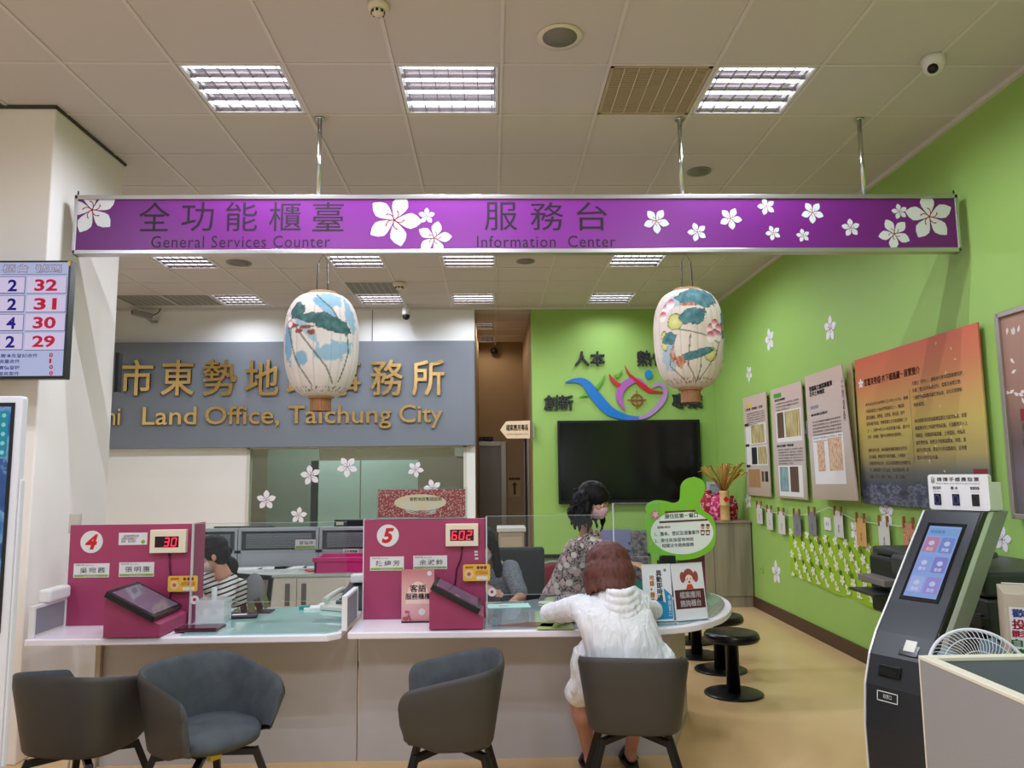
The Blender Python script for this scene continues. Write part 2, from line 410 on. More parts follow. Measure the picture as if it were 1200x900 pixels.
# plain boarded ceiling over the part behind the camera
bc = MB(); xs = [i for i in range(-9, 5)]
for i in xs:
    for j in range(-11, -1):
        if (i, j) in used: continue
        bc.box((X0+S*i+.004, Y0+S*j+.004, ZC), (X0+S*(i+1)-.004, Y0+S*(j+1)-.004, ZC+.012))
bc.obj('ceiling_boards', CEIL, ceil, kind='stuff')
for i in range(-9, 6):
    MB().box((X0+S*i-.010, Y0-S, ZC-.004), (X0+S*i+.010, YB, ZC+.014)).obj('ceiling_bar', TBAR, ceil)
for j in range(-1, 12):
    MB().box((XL, Y0+S*j-.008, ZC-.003), (XW, Y0+S*j+.008, ZC+.013)).obj('ceiling_bar', TBAR, ceil)
for j in range(12, 16): MB().box((XD0, Y0+S*j-.012, ZC-.003), (XD1, Y0+S*j+.012, ZC+.013)).obj('ceiling_bar', TBAR, ceil)
MB().box((X0-.012, YB, ZC-.003), (X0+.012, YD, ZC+.013)).obj('ceiling_bar', TBAR, ceil)
# ------------------------------------------------------------------ light fittings
LAMP = mat('lamp_tube', (255, 252, 246), .5, emit=TUBE, ecol=(246, 246, 255))
LAMPW = mat('lamp_tube_warm', (255, 240, 214), .5, emit=TUBE*.4, ecol=(255, 232, 196))
REFL = mat('lamp_reflector', (150, 142, 146), .2, .9)
def fixture_master():
    t = empty('ceiling_light', (0, 0, 0), 'x', 'ceiling light', 'recessed louvred ceiling lights')
    h = S/2-.014
    MB().box((-h, -h, .0), (h, -h+.016, .09)).box((-h, h-.016, 0), (h, h, .09)).box((-h, -h, 0), (-h+.016, h, .09)).box((h-.016, -h, 0), (h, h, .09)).obj('frame', WPLAST, t, local=True)
    MB().box((-h+.01, -h+.01, .085), (h-.01, h-.01, .095)).obj('reflector', REFL, t, local=True)
    for k in range(4):
        y = -h+.075+k*(2*h-.15)/3
        MB().tube([(-h+.03, y, .038), (h-.03, y, .038)], .016, 8).obj('tube', LAMP, t, local=True)
    for k in range(5):
        y = -h+.016+k*(2*h-.032)/4
        MB().add([(-h, y-.008, .03), (h, y-.008, .03), (h, y, .006), (-h, y, .006), (-h, y+.008, .03), (h, y+.008, .03)], [(0, 1, 2, 3), (3, 2, 5, 4)]).obj('louvre', REFL, t, local=True)
    for k in range(7):
        x = -h+.04+k*(2*h-.08)/6
        MB().box((x-.002, -h+.01, .004), (x+.002, h-.01, .018)).obj('cross_blade', REFL, t, local=True)
    for sx, sy in ((-.14, -.14), (.14, -.14), (-.14, .14), (.14, .14)):
        L = bpy.data.lights.get('lamp') or bpy.data.lights.new('lamp', 'SPOT'); L.energy = LAMPW_; L.spot_size = math.radians(173); L.spot_blend = .5; L.shadow_soft_size = 0; L.color = (.80, .855, 1)
        lo = bpy.data.objects.new('lamp', L); COL.objects.link(lo); lo.parent = t; lo.location = (sx, sy, -.012)
    return t
fx = fixture_master(); first = True
names = {(-3, 1): 'louvred ceiling light at the left, nearest row above the purple banner', (-1, 1): 'louvred ceiling light in the middle of the nearest row', (2, 1): 'louvred ceiling light at the right beside the beige air grille',
 (-6, 7): 'louvred ceiling light leftmost just below the purple banner', (-3, 7): 'louvred ceiling light below the banner, right of the blue lantern cord', (-1, 7): 'louvred ceiling light below the middle of the purple banner', (2, 7): 'louvred ceiling light below the banner, left of the right lantern',
 (-6, 10): 'small far ceiling light above the bullet camera on the white wall', (-3, 10): 'small far ceiling light beyond the grey air grille', (-1, 10): 'small far ceiling light beside the corridor opening', (2, 10): 'small far ceiling light above the green wall with the emblem'}
for k in lights + behind[:8]:
    o = fx if first else copy_tree(fx); first = False
    o.location = (X0+S*(k[0]+.5), Y0+S*(k[1]+.5), ZC)
    o['label'] = names.get(k, 'unseen louvred ceiling light added behind the photographer')
    if k[1] == 7:
        for c in o.children:
            if c.type == 'LIGHT':
                if 'lamp_mid' not in bpy.data.lights: q_ = c.data.copy(); q_.name = 'lamp_mid'; q_.energy = LAMPW_*1.35
                c.data = bpy.data.lights['lamp_mid']
    if k[1] == 10:
        for c in o.children:
            if c.type == 'LIGHT':
                if 'lamp_far' not in bpy.data.lights: q_ = c.data.copy(); q_.name = 'lamp_far'; q_.energy = LAMPW_*.65; q_.spot_size = math.radians(150); q_.spot_blend = 1
                c.data = bpy.data.lights['lamp_far']
    if k not in names: o['group'] = 'unseen louvred ceiling lights added behind the photographer'
for j, lb in ((13, 'nearer dim ceiling light in the brown corridor'), (15, 'farther dim ceiling light in the brown corridor')):
    o = copy_tree(fx); o.location = (X0-S/2, Y0+S*(j+.5), ZC); o['label'] = lb; o['group'] = 'dim corridor ceiling lights'
    for c in o.children:
        if c.name.startswith('tube'):
            c.data = c.data.copy() if c.data.users > 8 and not c.data.get('w') else c.data
            c.data.materials[0] = LAMPW
    for c in list(o.children):
        if c.type == 'LIGHT':
            if 'lamp_dim' not in bpy.data.lights: q_ = c.data.copy(); q_.name = 'lamp_dim'; q_.energy = LAMPW_*.3; q_.color = (1, .85, .68)
            c.data = bpy.data.lights['lamp_dim']
o = copy_tree(fx); o.location = (-2.2, YB+.55, 3.3); o['label'] = 'unseen ceiling light added to brighten the inner office behind the glass'  # added lamp, out of view above the window, brightens the inner office
for c in o.children:
    if c.type == 'LIGHT': c.data = bpy.data.lights.get('lamp_inner_added') or c.data.copy(); c.data.name = 'lamp_inner_added'; c.data.energy = LAMPW_*1.9; c.data.color = (.9, .95, 1)
    if c.name.startswith('tube'): c.data = c.data.copy(); c.data.materials[0] = mat('lamp_tube_added', (255, 250, 240), emit=TUBE)
# air grilles
GR = mat('grille_beige', (176, 160, 130), .6); GRD = mat('grille_grey', (150, 150, 144), .6)
for (i, j), lb, m_ in zip(vents, ['beige slatted air grille beside the right front ceiling light', 'grey air grille in the far ceiling above the blue lantern', 'dark grey air grille at far left by the pillar, first half', 'dark grey air grille at far left, second half'], [GR, GRD, GRD, GRD]):
    x, y = X0+S*(i+.5), Y0+S*(j+.5); h = S/2-.014
    t = empty('air_grille', (x, y, ZC), lb, 'air vent')
    MB().box((x-h, y-h, ZC-.002), (x+h, y-h+.02, ZC+.02)).box((x-h, y+h-.02, ZC-.002), (x+h, y+h, ZC+.02)).box((x-h, y-h, ZC-.002), (x-h+.02, y+h, ZC+.02)).box((x+h-.02, y-h, ZC-.002), (x+h, y+h, ZC+.02)).obj('frame', m_, t)
    MB().box((x-h, y-h, ZC+.03), (x+h, y+h, ZC+.034)).obj('backing', mat('vent_dark', (60, 56, 50), .9), t)
    for k in range(26):
        yy = y-h+.024+k*(2*h-.05)/25
        MB().box((x-h+.02, yy-.006, ZC+.002), (x+h-.02, yy+.006, ZC+.008)).obj('slat', m_, t)
    for k in range(1, 7):
        xx = x-h+k*2*h/7
        MB().box((xx-.003, y-h+.02, ZC-.001), (xx+.003, y+h-.02, ZC+.003)).obj('divider', mat('grille_light', (206, 196, 172), .6), t)
# speakers, detectors, cameras
def disc_fitting(name, px, py, r, lb, cat, grey=False):
    p = PZ(px, py, ZC); t = empty(name, p, lb, cat)
    if px == 656:
        MB().lathe([(r*.72, -.004), (r, -.008), (r*1.0, -.002), (r*.98, 0)], p, 32).obj('rim', mat('cream_plastic', (222, 214, 196), .5), t)
        MB().lathe([(.001, -.006), (r*.75, -.0065), (r*.75, -.002)], p, 32).obj('grille', mat('speaker_mesh', (130, 126, 118), .6, bump=.6, bscale=500), t)
    else:
        MB().lathe([(r*.8, -.004), (r, -.008), (r, 0)], p, 32).obj('rim', mat('speaker_rim', (150, 146, 138), .5), t)
        MB().lathe([(.001, -.007), (r*.82, -.0065), (r*.82, -.002)], p, 32).obj('grille', mat('speaker_mesh', (130, 126, 118), .6, bump=.6, bscale=500), t)
disc_fitting('ceiling_speaker', 656, 43, .12, 'round ceiling speaker with cream rim near the top middle', 'speaker')
disc_fitting('ceiling_speaker', 819, 201, .09, 'round grey ceiling speaker just above the banner at right', 'speaker')
disc_fitting('ceiling_speaker', 280, 308, .13, 'small round speaker in the far ceiling left of the blue lantern', 'speaker')
disc_fitting('ceiling_speaker', 616, 306, .1, 'small round speaker in the far ceiling below the banner middle', 'speaker')
def detector(px, py, s, lb):
    p = PZ(px, py, ZC); t = empty('smoke_detector', p, lb, 'smoke detector')
    MB().lathe([(.052*s, 0), (.052*s, -.022*s), (.046*s, -.03*s), (.036*s, -.034*s)][::-1], p, 24).obj('base', mat('cream_plastic', (222, 214, 196), .5), t)
    MB().lathe([(.001, -.056*s), (.022*s, -.055*s), (.03*s, -.048*s), (.032*s, -.032*s)], p, 24).obj('sensor_head', mat('cream_plastic', (222, 214, 196), .5), t)
    for k in range(8):
        a = 2*PI*k/8; q = p+Vector((.031*s*math.cos(a), .031*s*math.sin(a), -.044*s))
        MB().box((-.003*s, -.006*s, -.006*s), (.003*s, .006*s, .006*s), Matrix.Translation(q) @ Matrix.Rotation(a, 4, 'Z')).obj('slot', BLACK, t)
detector(443, 5, 1.0, 'white smoke detector at the top edge left of centre')
detector(468, 331, 1.5, 'small white smoke detector in the far ceiling beside the grey grille')
# dome camera
p = PZ(1093, 68, ZC); t = empty('dome_camera', p, 'white dome security camera with black eye near the top right', 'security camera')
MB().lathe([(.062, -.0), (.062, -.02), (.056, -.05), (.05, -.06)][::-1], p, 32).obj('housing', WPLAST, t)
MB().ell(p+Vector((0, 0, -.055)), (.052, .052, .042), 20).obj('turret', WPLAST, t)
dirc = Vector((-.55, -.7, -.5)).normalized()
MB().ell(p+Vector((0, 0, -.055))+dirc*.03, (.03, .03, .03), 18).obj('lens', mat('lens_black', (10, 12, 18), .1), t)
# bullet camera on the white wall
p = PY(178, 372, YB-.02); t = empty('bullet_camera', p, 'white bullet security camera on the white wall above the grey sign', 'security camera')
MB().bar(p+Vector((-.16, -.22, .03)), p+Vector((.06, -.12, -.02)), .08, .08).obj('body', mat('camera_grey', (150, 150, 146), .4), t, bevel=.012)
MB().tube([p+Vector((-.17, -.222, .032)), p+Vector((-.15, -.214, .028))], .032, 16).obj('lens', BLACK, t)
MB().tube([p+Vector((.0, -.14, -.03)), p+Vector((.04, -.08, -.08)), p+Vector((.06, .0, -.06))], .02, 10).obj('bracket', mat('camera_grey', (150, 150, 146), .4), t)
MB().tube([p+Vector((.06, -.12, .0)), p+Vector((.12, -.08, .05)), p+Vector((.12, -.02, .12)), p+Vector((.05, -.0, .13))], .006, 6).obj('cable', BLACK, t)
p = PY(476, 362, YB-.2); t = empty('ptz_camera', p, 'white ball camera hanging on a bracket left of the corridor', 'security camera')
MB().tube([p+Vector((0, .18, .12)), p+Vector((0, .05, .14)), p+Vector((0, 0, .08)), p], .03, 12).obj('bracket', WPLAST, t)
MB().lathe([(.035, .02), (.055, 0), (.055, -.07), (.04, -.09)][::-1], p, 20).obj('housing', WPLAST, t)
MB().ell(p+Vector((0, 0, -.1)), (.05, .05, .05), 16).obj('lens', BLACK, t)
p = PY(579, 411, YD-.1); t = empty('corridor_camera', p, 'small black camera high on the end wall of the corridor', 'security camera')
MB().bar(p+Vector((0, .08, .06)), p+Vector((0, 0, .02)), .03, .03).obj('bracket', BLACK, t)
MB().ell(p+Vector((0, -.01, -.01)), (.07, .08, .06), 14).obj('housing', BLACK, t)
# corridor fittings
FE = Surf((0, YD, 0), (1, 0, 0), (0, 0, 1))
a, b2 = FE.px(556, 523), FE.px(594, 660)
t = empty('door_1', (.1, YD-.03, 0), 'steel lift door at the end of the corridor', 'door'); t['kind'] = 'structure'
STEEL = mat('brushed_steel', (120, 112, 100), .35, .7)
u0, u1, vt = a[0]-.1, FE.px(587, 530)[0], a[1]
MB().prism(rect(u0, .0, u1, vt), FE, .0, .03).obj('door_leaf', STEEL, t)
MB().prism(rect(u1, 0, u1+.09, vt+.08), FE, 0, .07).prism(rect(u0, vt, u1, vt+.08), FE, 0, .07).obj('door_frame', mat('steel_light', (168, 158, 140), .3, .7), t, bevel=.004)
e = FE.px(567, 517)
t = empty('room_sign', FE.p(e[0], e[1]), 'dark blue room sign above the lift door', 'sign')
q0, q1 = FE.px(556, 522), FE.px(578, 512)
MB().prism(rect(q0[0]-.1, q0[1], q1[0], q1[1]), FE, .0, .02).obj('panel', mat('sign_navy', (34, 36, 74), .5), t)
text(FE, '母嬰閱覽室', q0[0]-.05, (q0[1]+q1[1])/2, q1[0]-q0[0]+.02, (q1[1]-q0[1])*.42, .02, 1, t=.022).obj('lettering', mat('print_white', (230, 230, 230), .6), t)
q0, q1 = FE.px(596, 582), FE.px(610, 558)
t = empty('lift_poster', FE.p((q0[0]+q1[0])/2, q0[1]), 'small brown notice with an arrow beside the lift door', 'poster')
MB().prism(rect(q0[0], q0[1], q1[0], q1[1]), FE, 0, .006).obj('sheet', mat('paper_tan', (186, 160, 122), .7), t)
cu, cv = (q0[0]+q1[0])/2, (q0[1]+q1[1])/2; hw, hh = (q1[0]-q0[0])/2, (q1[1]-q0[1])/2
mb = MB()
for k in (-.7, -.25, .25, .7): mb.flat(circ(cu+k*hw, cv+hh*.75, hw*.26, None, 12), FE, .008)
mb.flat([(cu-hw*.2, cv-hh*.8), (cu+hw*.2, cv-hh*.8), (cu+hw*.2, cv+hh*.1), (cu+hw*.5, cv+hh*.1), (cu, cv+hh*.45), (cu-hw*.5, cv+hh*.1), (cu-hw*.2, cv+hh*.1)], FE, .008)
mb.obj('print', mat('print_brown', (96, 56, 36), .7), t, kind='stuff')
# dark doorway in the corridor's right wall
t = empty('door_2', (XD1-.02, 12.0, 0), 'dark steel doorway on the right side of the corridor', 'door'); t['kind'] = 'structure'
MB().box((XD1-.03, 11.3, 0), (XD1, 11.4, 2.2)).box((XD1-.03, 12.5, 0), (XD1, 12.6, 2.2)).box((XD1-.03, 11.3, 2.12), (XD1, 12.6, 2.2)).obj('door_frame', mat('steel_light', (168, 158, 140), .3, .7), t)
MB().box((XD1-.015, 11.4, 0), (XD1-.002, 12.5, 2.12)).obj('door_leaf', mat('dark_steel', (60, 58, 54), .4, .6), t)
# arrow sign projecting from the corner of the green wall
FA = Surf((0, YB-.1, 0), (1, 0, 0), (0, 0, 1))
q = [FA.px(*c) for c in ((586, 504), (593, 494), (621, 493), (621, 514), (594, 514))]
t = empty('arrow_sign', FA.p(q[0][0], q[0][1]), 'beige arrow shaped sign pointing left at the corridor mouth', 'sign')
MB().box((XD1+.0, YB-.1, FA.p(*q[3]).z+.02), (XD1+.012, YB, FA.p(*q[2]).z-.02)).obj('bracket', ALU, t)
MB().prism(q, FA, 0, .03).obj('panel', mat('arrow_beige', (224, 196, 160), .5), t, bevel=.003)
a = FA.px(593, 505); text(FA, '檔案應用專區', a[0], a[1], FA.px(619, 500)[0]-a[0], .085, .02, 2, t=.032).obj('lettering', mat('print_brown2', (92, 66, 50), .6), t)
a = FA.px(594, 510.5); text(FA, 'Archives Application Area', a[0], a[1], FA.px(619, 500)[0]-a[0], .03, 0, 1, t=.032).obj('lettering', mat('print_brown2', (92, 66, 50), .6), t)
# ------------------------------------------------------------------ things behind the glass of the inner office
t = empty('glass_partition', (-2.2, 11.3, 0), 'pale teal frosted partition seen through the office window', 'partition')
TEAL = mat('frosted_teal', (206, 228, 224), .5)
for x0, x1, z1, m_ in ((-3.3, -2.55, 1.95, mat('frosted_grey', (150, 162, 150), .5)), (-2.66, -1.95, 1.78, TEAL), (-1.93, -1.1, 1.78, TEAL)):
    MB().box((x0, 11.3, 0), (x1, 11.33, z1)).obj('panel', m_, t)
MB().box((-.62, YB+2.36, 1.85), (-.42, YB+2.395, 2.2)).obj('wall_notice', mat('paper_grey', (196, 196, 190), .7), label='pale notice on the inner office wall at the window right edge', cat='poster')
# flower decals on the glass
FW = Surf((0, YB+.028, 0), (1, 0, 0), (0, 0, 1)); DECAL = mat('decal_white', (236, 232, 236), .6); STAM = mat('decal_purple', (120, 60, 100), .6)
def decal(F, px, py, r, rot, lb, ws=1.0, grp='paper flower decals', thick=.003, m_=None):
    u, v = F.px(px, py); base = F.p(u, v-r)
    t = empty('flower_decal', F.p(u, v), lb, 'wall decal', grp)
    mb = MB()
    for k in range(5): mb.prism([(u+x*ws, v+y) for x, y in petal(0, 0, r, rot+2*PI*k/5, .78)], F, .0, thick+k*.0001)
    mb.obj('petals', m_ or DECAL, t, kind='stuff'); stamens(F, u, v, r*1.1, rot, thick+.001, ws=ws).obj('stamen_print', STAM, t, kind='stuff')
FW2 = Surf((0, YB+.026, 0), (1, 0, 0), (0, 0, 1))
for px, py, r, rot, lb in ((312, 586, .13, .3, 'lowest white flower decal at the left of the office window'), (364, 557, .135, .5, 'white flower decal second from the left along the window top'), (407, 547, .14, .9, 'white flower decal above the teal partition, middle of the window'),
                           (350, 604, .11, .2, 'white flower decal low on the glass, above the grey screens'), (487, 550, .11, 1.1, 'white flower decal upper right on the office window'), (507, 572, .12, .6, 'white flower decal half hidden by the red box sign')):
    decal(FW2, px, py, r, rot, lb)
# grey name board
FS = Surf((0, YB-.12, 0), (1, 0, 0), (0, 0, 1))
t = empty('office_sign', (-2.6, YB-.12, 1.93), 'long grey wall board with raised gold Chinese and English lettering', 'sign')
MB().box((XL, YB-.12, 1.94), (XD0, YB, 3.345)).obj('board', mat('sign_grey', (116, 122, 128), .5), t, bevel=.004)
GOLD = mat('gold_metal', (232, 196, 128), .2, 1)
for ch, xx, ww in (('臺', 58, 44), ('中', 90, 40), ('市', 142, 40), ('東', 190, 40), ('勢', 239, 40), ('地', 288, 40), ('政', 337, 40), ('事', 386, 38), ('務', 435, 38), ('所', 483, 38)):
    a = FS.px(xx, 464); b_ = FS.px(xx+ww, 422)
    text(FS, ch, a[0], a[1], b_[0]-a[0], b_[1]-a[1], .012, 3, ext=.035, t=.012).obj('letter', GOLD, t)
s0 = FS.px(136, 498); s1 = FS.px(519, 498)
vs, fs = glyphs('i   Land Office, Taichung City', .008, 3, 1.12)
full = 'i   Land Office, Taichung City'
mb = MB(); a = FS.px(136, 498); hcap = FS.px(300, 477)[1]-FS.px(300, 498)[1]
# lay the letters out one by one
cur = 0; items = []
for word, xa, xb in (('Dongshi', 62, 142), ('Land', 168, 231), ('Office,', 241, 328), ('Taichung', 338, 459), ('City', 468, 519)):
    ua, ub = FS.px(xa, 498)[0], FS.px(xb, 498)[0]
    V, _ = glyphs(word, .008, 3); arr = np.array(V); W0, W1 = arr[:, 0].min(), arr[:, 0].max(); k = (ub-ua)/(W1-W0)
    for i, ch in enumerate(word):
        Vp, _ = glyphs(word[:i+1], .008, 3); ap = np.array(Vp); Vc, Fc = glyphs(ch, .008, 3, ext=1); ac = np.array(Vc)
        dx = ap[:, 0].max()-ac[:, 0].max()
        kk = hcap/.71
        MB().add([FS.p(ua+(x+dx-W0)*k, a[1]+y*kk, .012+(z+1)*.0125) for x, y, z in Vc], Fc).obj('letter', GOLD, t)
# ================================================================== BANNER, LANTERNS
YBN = 4.62
FB = Surf((0, YBN-.03, 0), (1, 0, 0), (0, 0, 1))
bx0, bz1 = FB.px(88, 227); bx1, bz0 = FB.px(1127, 293); bz0 = FB.px(600, 296.5)[1]; bz1 = FB.px(600, 228)[1]
bx1 = min(bx1, XW-.03)
t = empty('hanging_banner', ((bx0+bx1)/2, YBN, bz0), 'long purple banner sign with white flowers hanging from three steel rods', 'sign')
PURP = ramp_mat('banner_purple', [(0, (104, 38, 112)), (.25, (132, 46, 146)), (.55, (136, 50, 150)), (.75, (118, 38, 130)), (1, (112, 32, 116))], 'X', bx0, bx1, .35)
MB().box((bx0+.02, YBN-.026, bz0+.02), (bx1-.02, YBN+.026, bz1-.02)).obj('panel', PURP, t)
for z in (bz0, bz1-.028): MB().box((bx0, YBN-.034, z), (bx1, YBN+.034, z+.028)).obj('rail', ALU, t, bevel=.004)
for x in (bx0, bx1-.02): MB().box((x, YBN-.034, bz0), (x+.02, YBN+.034, bz1)).obj('end_cap', ALU, t, bevel=.003)
for x in (bx0+.003, bx1-.003): MB().tube([(x, YBN, bz1-.01), (x, YBN, bz1+.035)], .005, 6).obj('bolt', BLACK, t)
for px in (374, 798, 1010):
    x = PY(px, 190, YBN).x
    MB().tube([(x, YBN, bz1-.005), (x, YBN, ZC)], .014, 14).lathe([(.03, ZC-.012), (.03, ZC)], (x, YBN, 0), 16).obj('rod', CHROME, t)
INK = mat('banner_ink', (40, 26, 44), .5)
FB2 = Surf((0, YBN-.026, 0), (1, 0, 0), (0, 0, 1))
for s, x0, x1, y0, y1 in (('全', 162, 200, 271, 237), ('功', 212, 251, 271, 237), ('能', 264, 302, 271, 237), ('櫃', 315, 353, 271, 237), ('臺', 366, 403, 271, 237), ('服', 568, 606, 270, 237), ('務', 622, 660, 270, 237), ('台', 676, 711, 270, 237)):
    a = FB2.px(x0, y0); b_ = FB2.px(x1, y1)
    text(FB2, s, a[0], a[1], b_[0]-a[0], b_[1]-a[1], .0, 3).obj('letter', INK, t)
for s, x0, x1, y0, y1 in (('General Services Counter', 177, 387, 290.5, 276), ('Information  Center', 559, 721, 290, 276)):
    a = FB2.px(x0, y0); b_ = FB2.px(x1, y1); text(FB2, s, a[0], a[1], b_[0]-a[0], b_[1]-a[1], .0, 3, spacing=1.1).obj('lettering', INK, t)
FLW = mat('banner_white', (222, 224, 226), .5); RED = mat('print_red', (160, 20, 60), .5)
clipb = (bx0+.02, bz0+.028, bx1-.02, bz1-.028); k_ = 4.62/890
for px, py, rp, rot in ((108, 246, 30, .5), (462, 258, 33, 1.2), (500, 253, 10, .3), (509, 279, 21, 1.35), (769, 259, 16, 1.0), (817, 272, 12, 1.9), (856, 256, 14, 1.1), (898, 242, 11, .6), (906, 273, 9.5, .7), (941, 276, 8.5, .5), (952, 249, 14, .9), (997, 267, 11.5, .4), (1048, 274, 20, .8), (1054, 248, 10, .5), (1089, 254, 30, .4)):
    u, v = FB2.px(px, py)
    flower(FB2, u, v, rp*k_*1.0, rot, .001, clip=clipb).obj('flower_print', FLW, t, kind='stuff')
    stamens(FB2, u, v, rp*k_*1.1, rot, .0018).obj('stamen_print', RED, t, kind='stuff')
# lanterns -----------------------------------------------------------
def fbm(a, b, s): return noise.fractal(Vector((a*s, b*s, 3.1)), 1, 2, 4)
def paint(fn, nx=224, nz=150, prof=None, c=None, ribs=26):
    vs = []; cols = []
    for j in range(nz+1):
        r, z = prof(j/nz)
        for i in range(nx):
            th = 2*PI*i/nx; rr = r*(1+.012*abs(math.sin(ribs/2*th))**.6 - .006)
            vs.append((c[0]+rr*math.sin(th), c[1]-rr*math.cos(th), c[2]+z)); cols.append(fn((th+PI) % (2*PI)-PI, j/nz))
    fs = [(j*nx+i, j*nx+(i+1) % nx, (j+1)*nx+(i+1) % nx, (j+1)*nx+i) for j in range(nz) for i in range(nx)]
    return vs, fs, cols
CA = mat('lantern_paper', (230, 220, 205), .75); nt = CA.node_tree; at = nt.nodes.new('ShaderNodeVertexColor'); at.layer_name = 'paint'
nt.links.new(at.outputs[0], nt.nodes['Principled BSDF'].inputs['Base Color'])
CA.node_tree.nodes['Principled BSDF'].inputs['Subsurface Weight'].default_value = 0
def lantern(px, ytop, ybot, wpx, lb, paintfn, seedv):
    zt = PY(px, ytop, YBN).z; zb = PY(px, ybot, YBN).z; x = PY(px, (ytop+ybot)/2, YBN).x; R = wpx/2*YBN/890*.985; H = zt-zb
    t = empty('paper_lantern', (x, YBN, zb), lb, 'lantern', 'painted paper lanterns under the banner')
    def prof(k):   # k 0 bottom to 1 top
        s = 2*k-1; e = (1-abs(s)**2.7)**.5 if abs(s) < 1 else 0
        r = R*(.36+.64*e)*(1-.05*(1-k)+.02*k)
        return r, zb-zb+H*k
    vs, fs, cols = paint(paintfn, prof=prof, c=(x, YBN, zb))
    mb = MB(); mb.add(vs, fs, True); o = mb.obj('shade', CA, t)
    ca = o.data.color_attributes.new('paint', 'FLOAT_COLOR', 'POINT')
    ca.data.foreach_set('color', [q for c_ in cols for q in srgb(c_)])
    WD = mat('bamboo', (150, 104, 66), .6, var=.15, vscale=40)
    MB().lathe([(R*.37, H-.004), (R*.39, H+.004), (R*.39, H+.014), (R*.34, H+.014)], (x, YBN, zb), 28).obj('top_ring', mat('bamboo_light', (178, 140, 98), .6), t)
    MB().lathe([(R*.30, -.012), (R*.34, -.012), (R*.36, .004), (R*.32, .006)], (x, YBN, zb), 28).obj('bottom_ring', mat('bamboo_light', (178, 140, 98), .6), t)
    for k in range(22):
        a = 2*PI*k/22
        MB().box((-.0085, -.002, -.088), (.0085, .002, -.006), Matrix.Translation((x+R*.27*math.cos(a), YBN+R*.27*math.sin(a), zb)) @ Matrix.Rotation(a+PI/2, 4, 'Z')).obj('base_slat', WD, t)
    for sx in (-1, 1):
        MB().bar((x+sx*.035, YBN-.01, zb+H+.005), (x+sx*.028, YBN-.01, bz0-.055), .007, .007).obj('cord', BLACK, t)
    MB().tube([(x-.028, YBN-.01, bz0-.055), (x-.012, YBN-.008, bz0-.02), (x, YBN, bz0), (x+.012, YBN-.008, bz0-.02), (x+.028, YBN-.01, bz0-.055)], .0018, 6).obj('wire', mat('wire_grey', (90, 90, 90), .4), t)
def mixc(a, b, k): k = max(0, min(1, k)); return tuple(a[i]+(b[i]-a[i])*k for i in range(3))
def blob(th, k, c, r, rot=0, wob=.25, s=6, sd=0):
    x, y = (th-c[0]), (k-c[1])*2.9; a = x*math.cos(rot)+y*math.sin(rot); b = -x*math.sin(rot)+y*math.cos(rot)
    return 1 - math.sqrt((a/r[0])**2+(b/r[1])**2) + wob*fbm(th+sd, k*2.9, s)*.6
def strip(th, k, pts, wd):
    x, y = th, k*2.9; best = 9
    for (ax, ay), (bx, by) in zip(pts, pts[1:]):
        ay *= 2.9; by *= 2.9; dx, dy = bx-ax, by-ay; q = max(0, min(1, ((x-ax)*dx+(y-ay)*dy)/(dx*dx+dy*dy)))
        best = min(best, math.hypot(x-ax-q*dx, y-ay-q*dy))
    return best < wd
BASEC = (208, 198, 188)
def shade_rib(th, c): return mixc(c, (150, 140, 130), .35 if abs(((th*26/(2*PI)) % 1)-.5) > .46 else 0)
def leafc(th, k, b, dark, light):
    c = mixc(light, dark, .5+.5*fbm(th, k*3, 5)); 
    if b < .07: c = mixc(c, (40, 60, 60), .6)
    return c
def paint_a(th, k):
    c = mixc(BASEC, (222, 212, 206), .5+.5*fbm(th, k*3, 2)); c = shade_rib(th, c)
    for cc, r, ro, al in (((.45, .9), (.5, .25), 0, .6), ((-.85, .5), (.22, .62), 0, .75), ((-.35, .33), (.2, .2), 0, .7), ((.55, .4), (.6, .26), .3, .6), ((.25, .82), (.6, .1), -.7, .65), ((-.2, .6), (.5, .12), -.8, .5), ((1.1, .75), (.2, .5), .2, .6), ((2.3, .5), (.5, .5), 0, .6), ((-2.2, .7), (.5, .4), 0, .6)):
        b = blob(th, k, cc, r, ro, .6)
        if b > 0: c = mixc(c, (92, 150, 184), al*min(1, b*4+.3))
    for pts in (((-.5, .62), (.0, .4), (.35, .25), (.6, .1)), ((-.8, .62), (-.5, .3), (-.1, .08)), ((.9, .7), (1.0, .4), (.8, .12)), ((0, .95), (.5, .8), (.9, .55))):
        if strip(th, k, pts, .022): c = mixc(c, (70, 84, 70), .8)
    b = blob(th, k, (.8, .62), (.18, .2), 0)
    for cc, r, ro in (((.42, .665), (.68, .22), -.28), ((-.55, .79), (.26, .24), 0), ((-.1, .7), (.4, .12), -.15), ((2.6, .7), (.5, .3), 0), ((-2.0, .5), (.4, .3), .4)):
        b = blob(th, k, cc, r, ro, .35)
        if b > 0: c = leafc(th, k, b, (38, 72, 74), (84, 128, 118))
    for cc, r in (((-.62, .64), (.2, .06)), ((-.2, .62), (.22, .05)), ((-.4, .585), (.12, .07)), ((-.05, .57), (.1, .07))):
        b = blob(th, k, cc, r, 0, .8, 9)
        if b > 0: c = mixc((130, 66, 50), (170, 120, 100), fbm(th, k, 14))
    for cc, r in (((-.85, .72), (.13, .08)), ((-.75, .66), (.12, .1)), ((-1.05, .8), (.12, .12))):
        b = blob(th, k, cc, r, 0, .1)
        if b > 0: c = (236, 226, 226) if b > .2 else (196, 120, 130)
    if .03 < k < .075 and fbm(th*1.6, k*3, 12) > .35: c = (90, 76, 66)
    return c
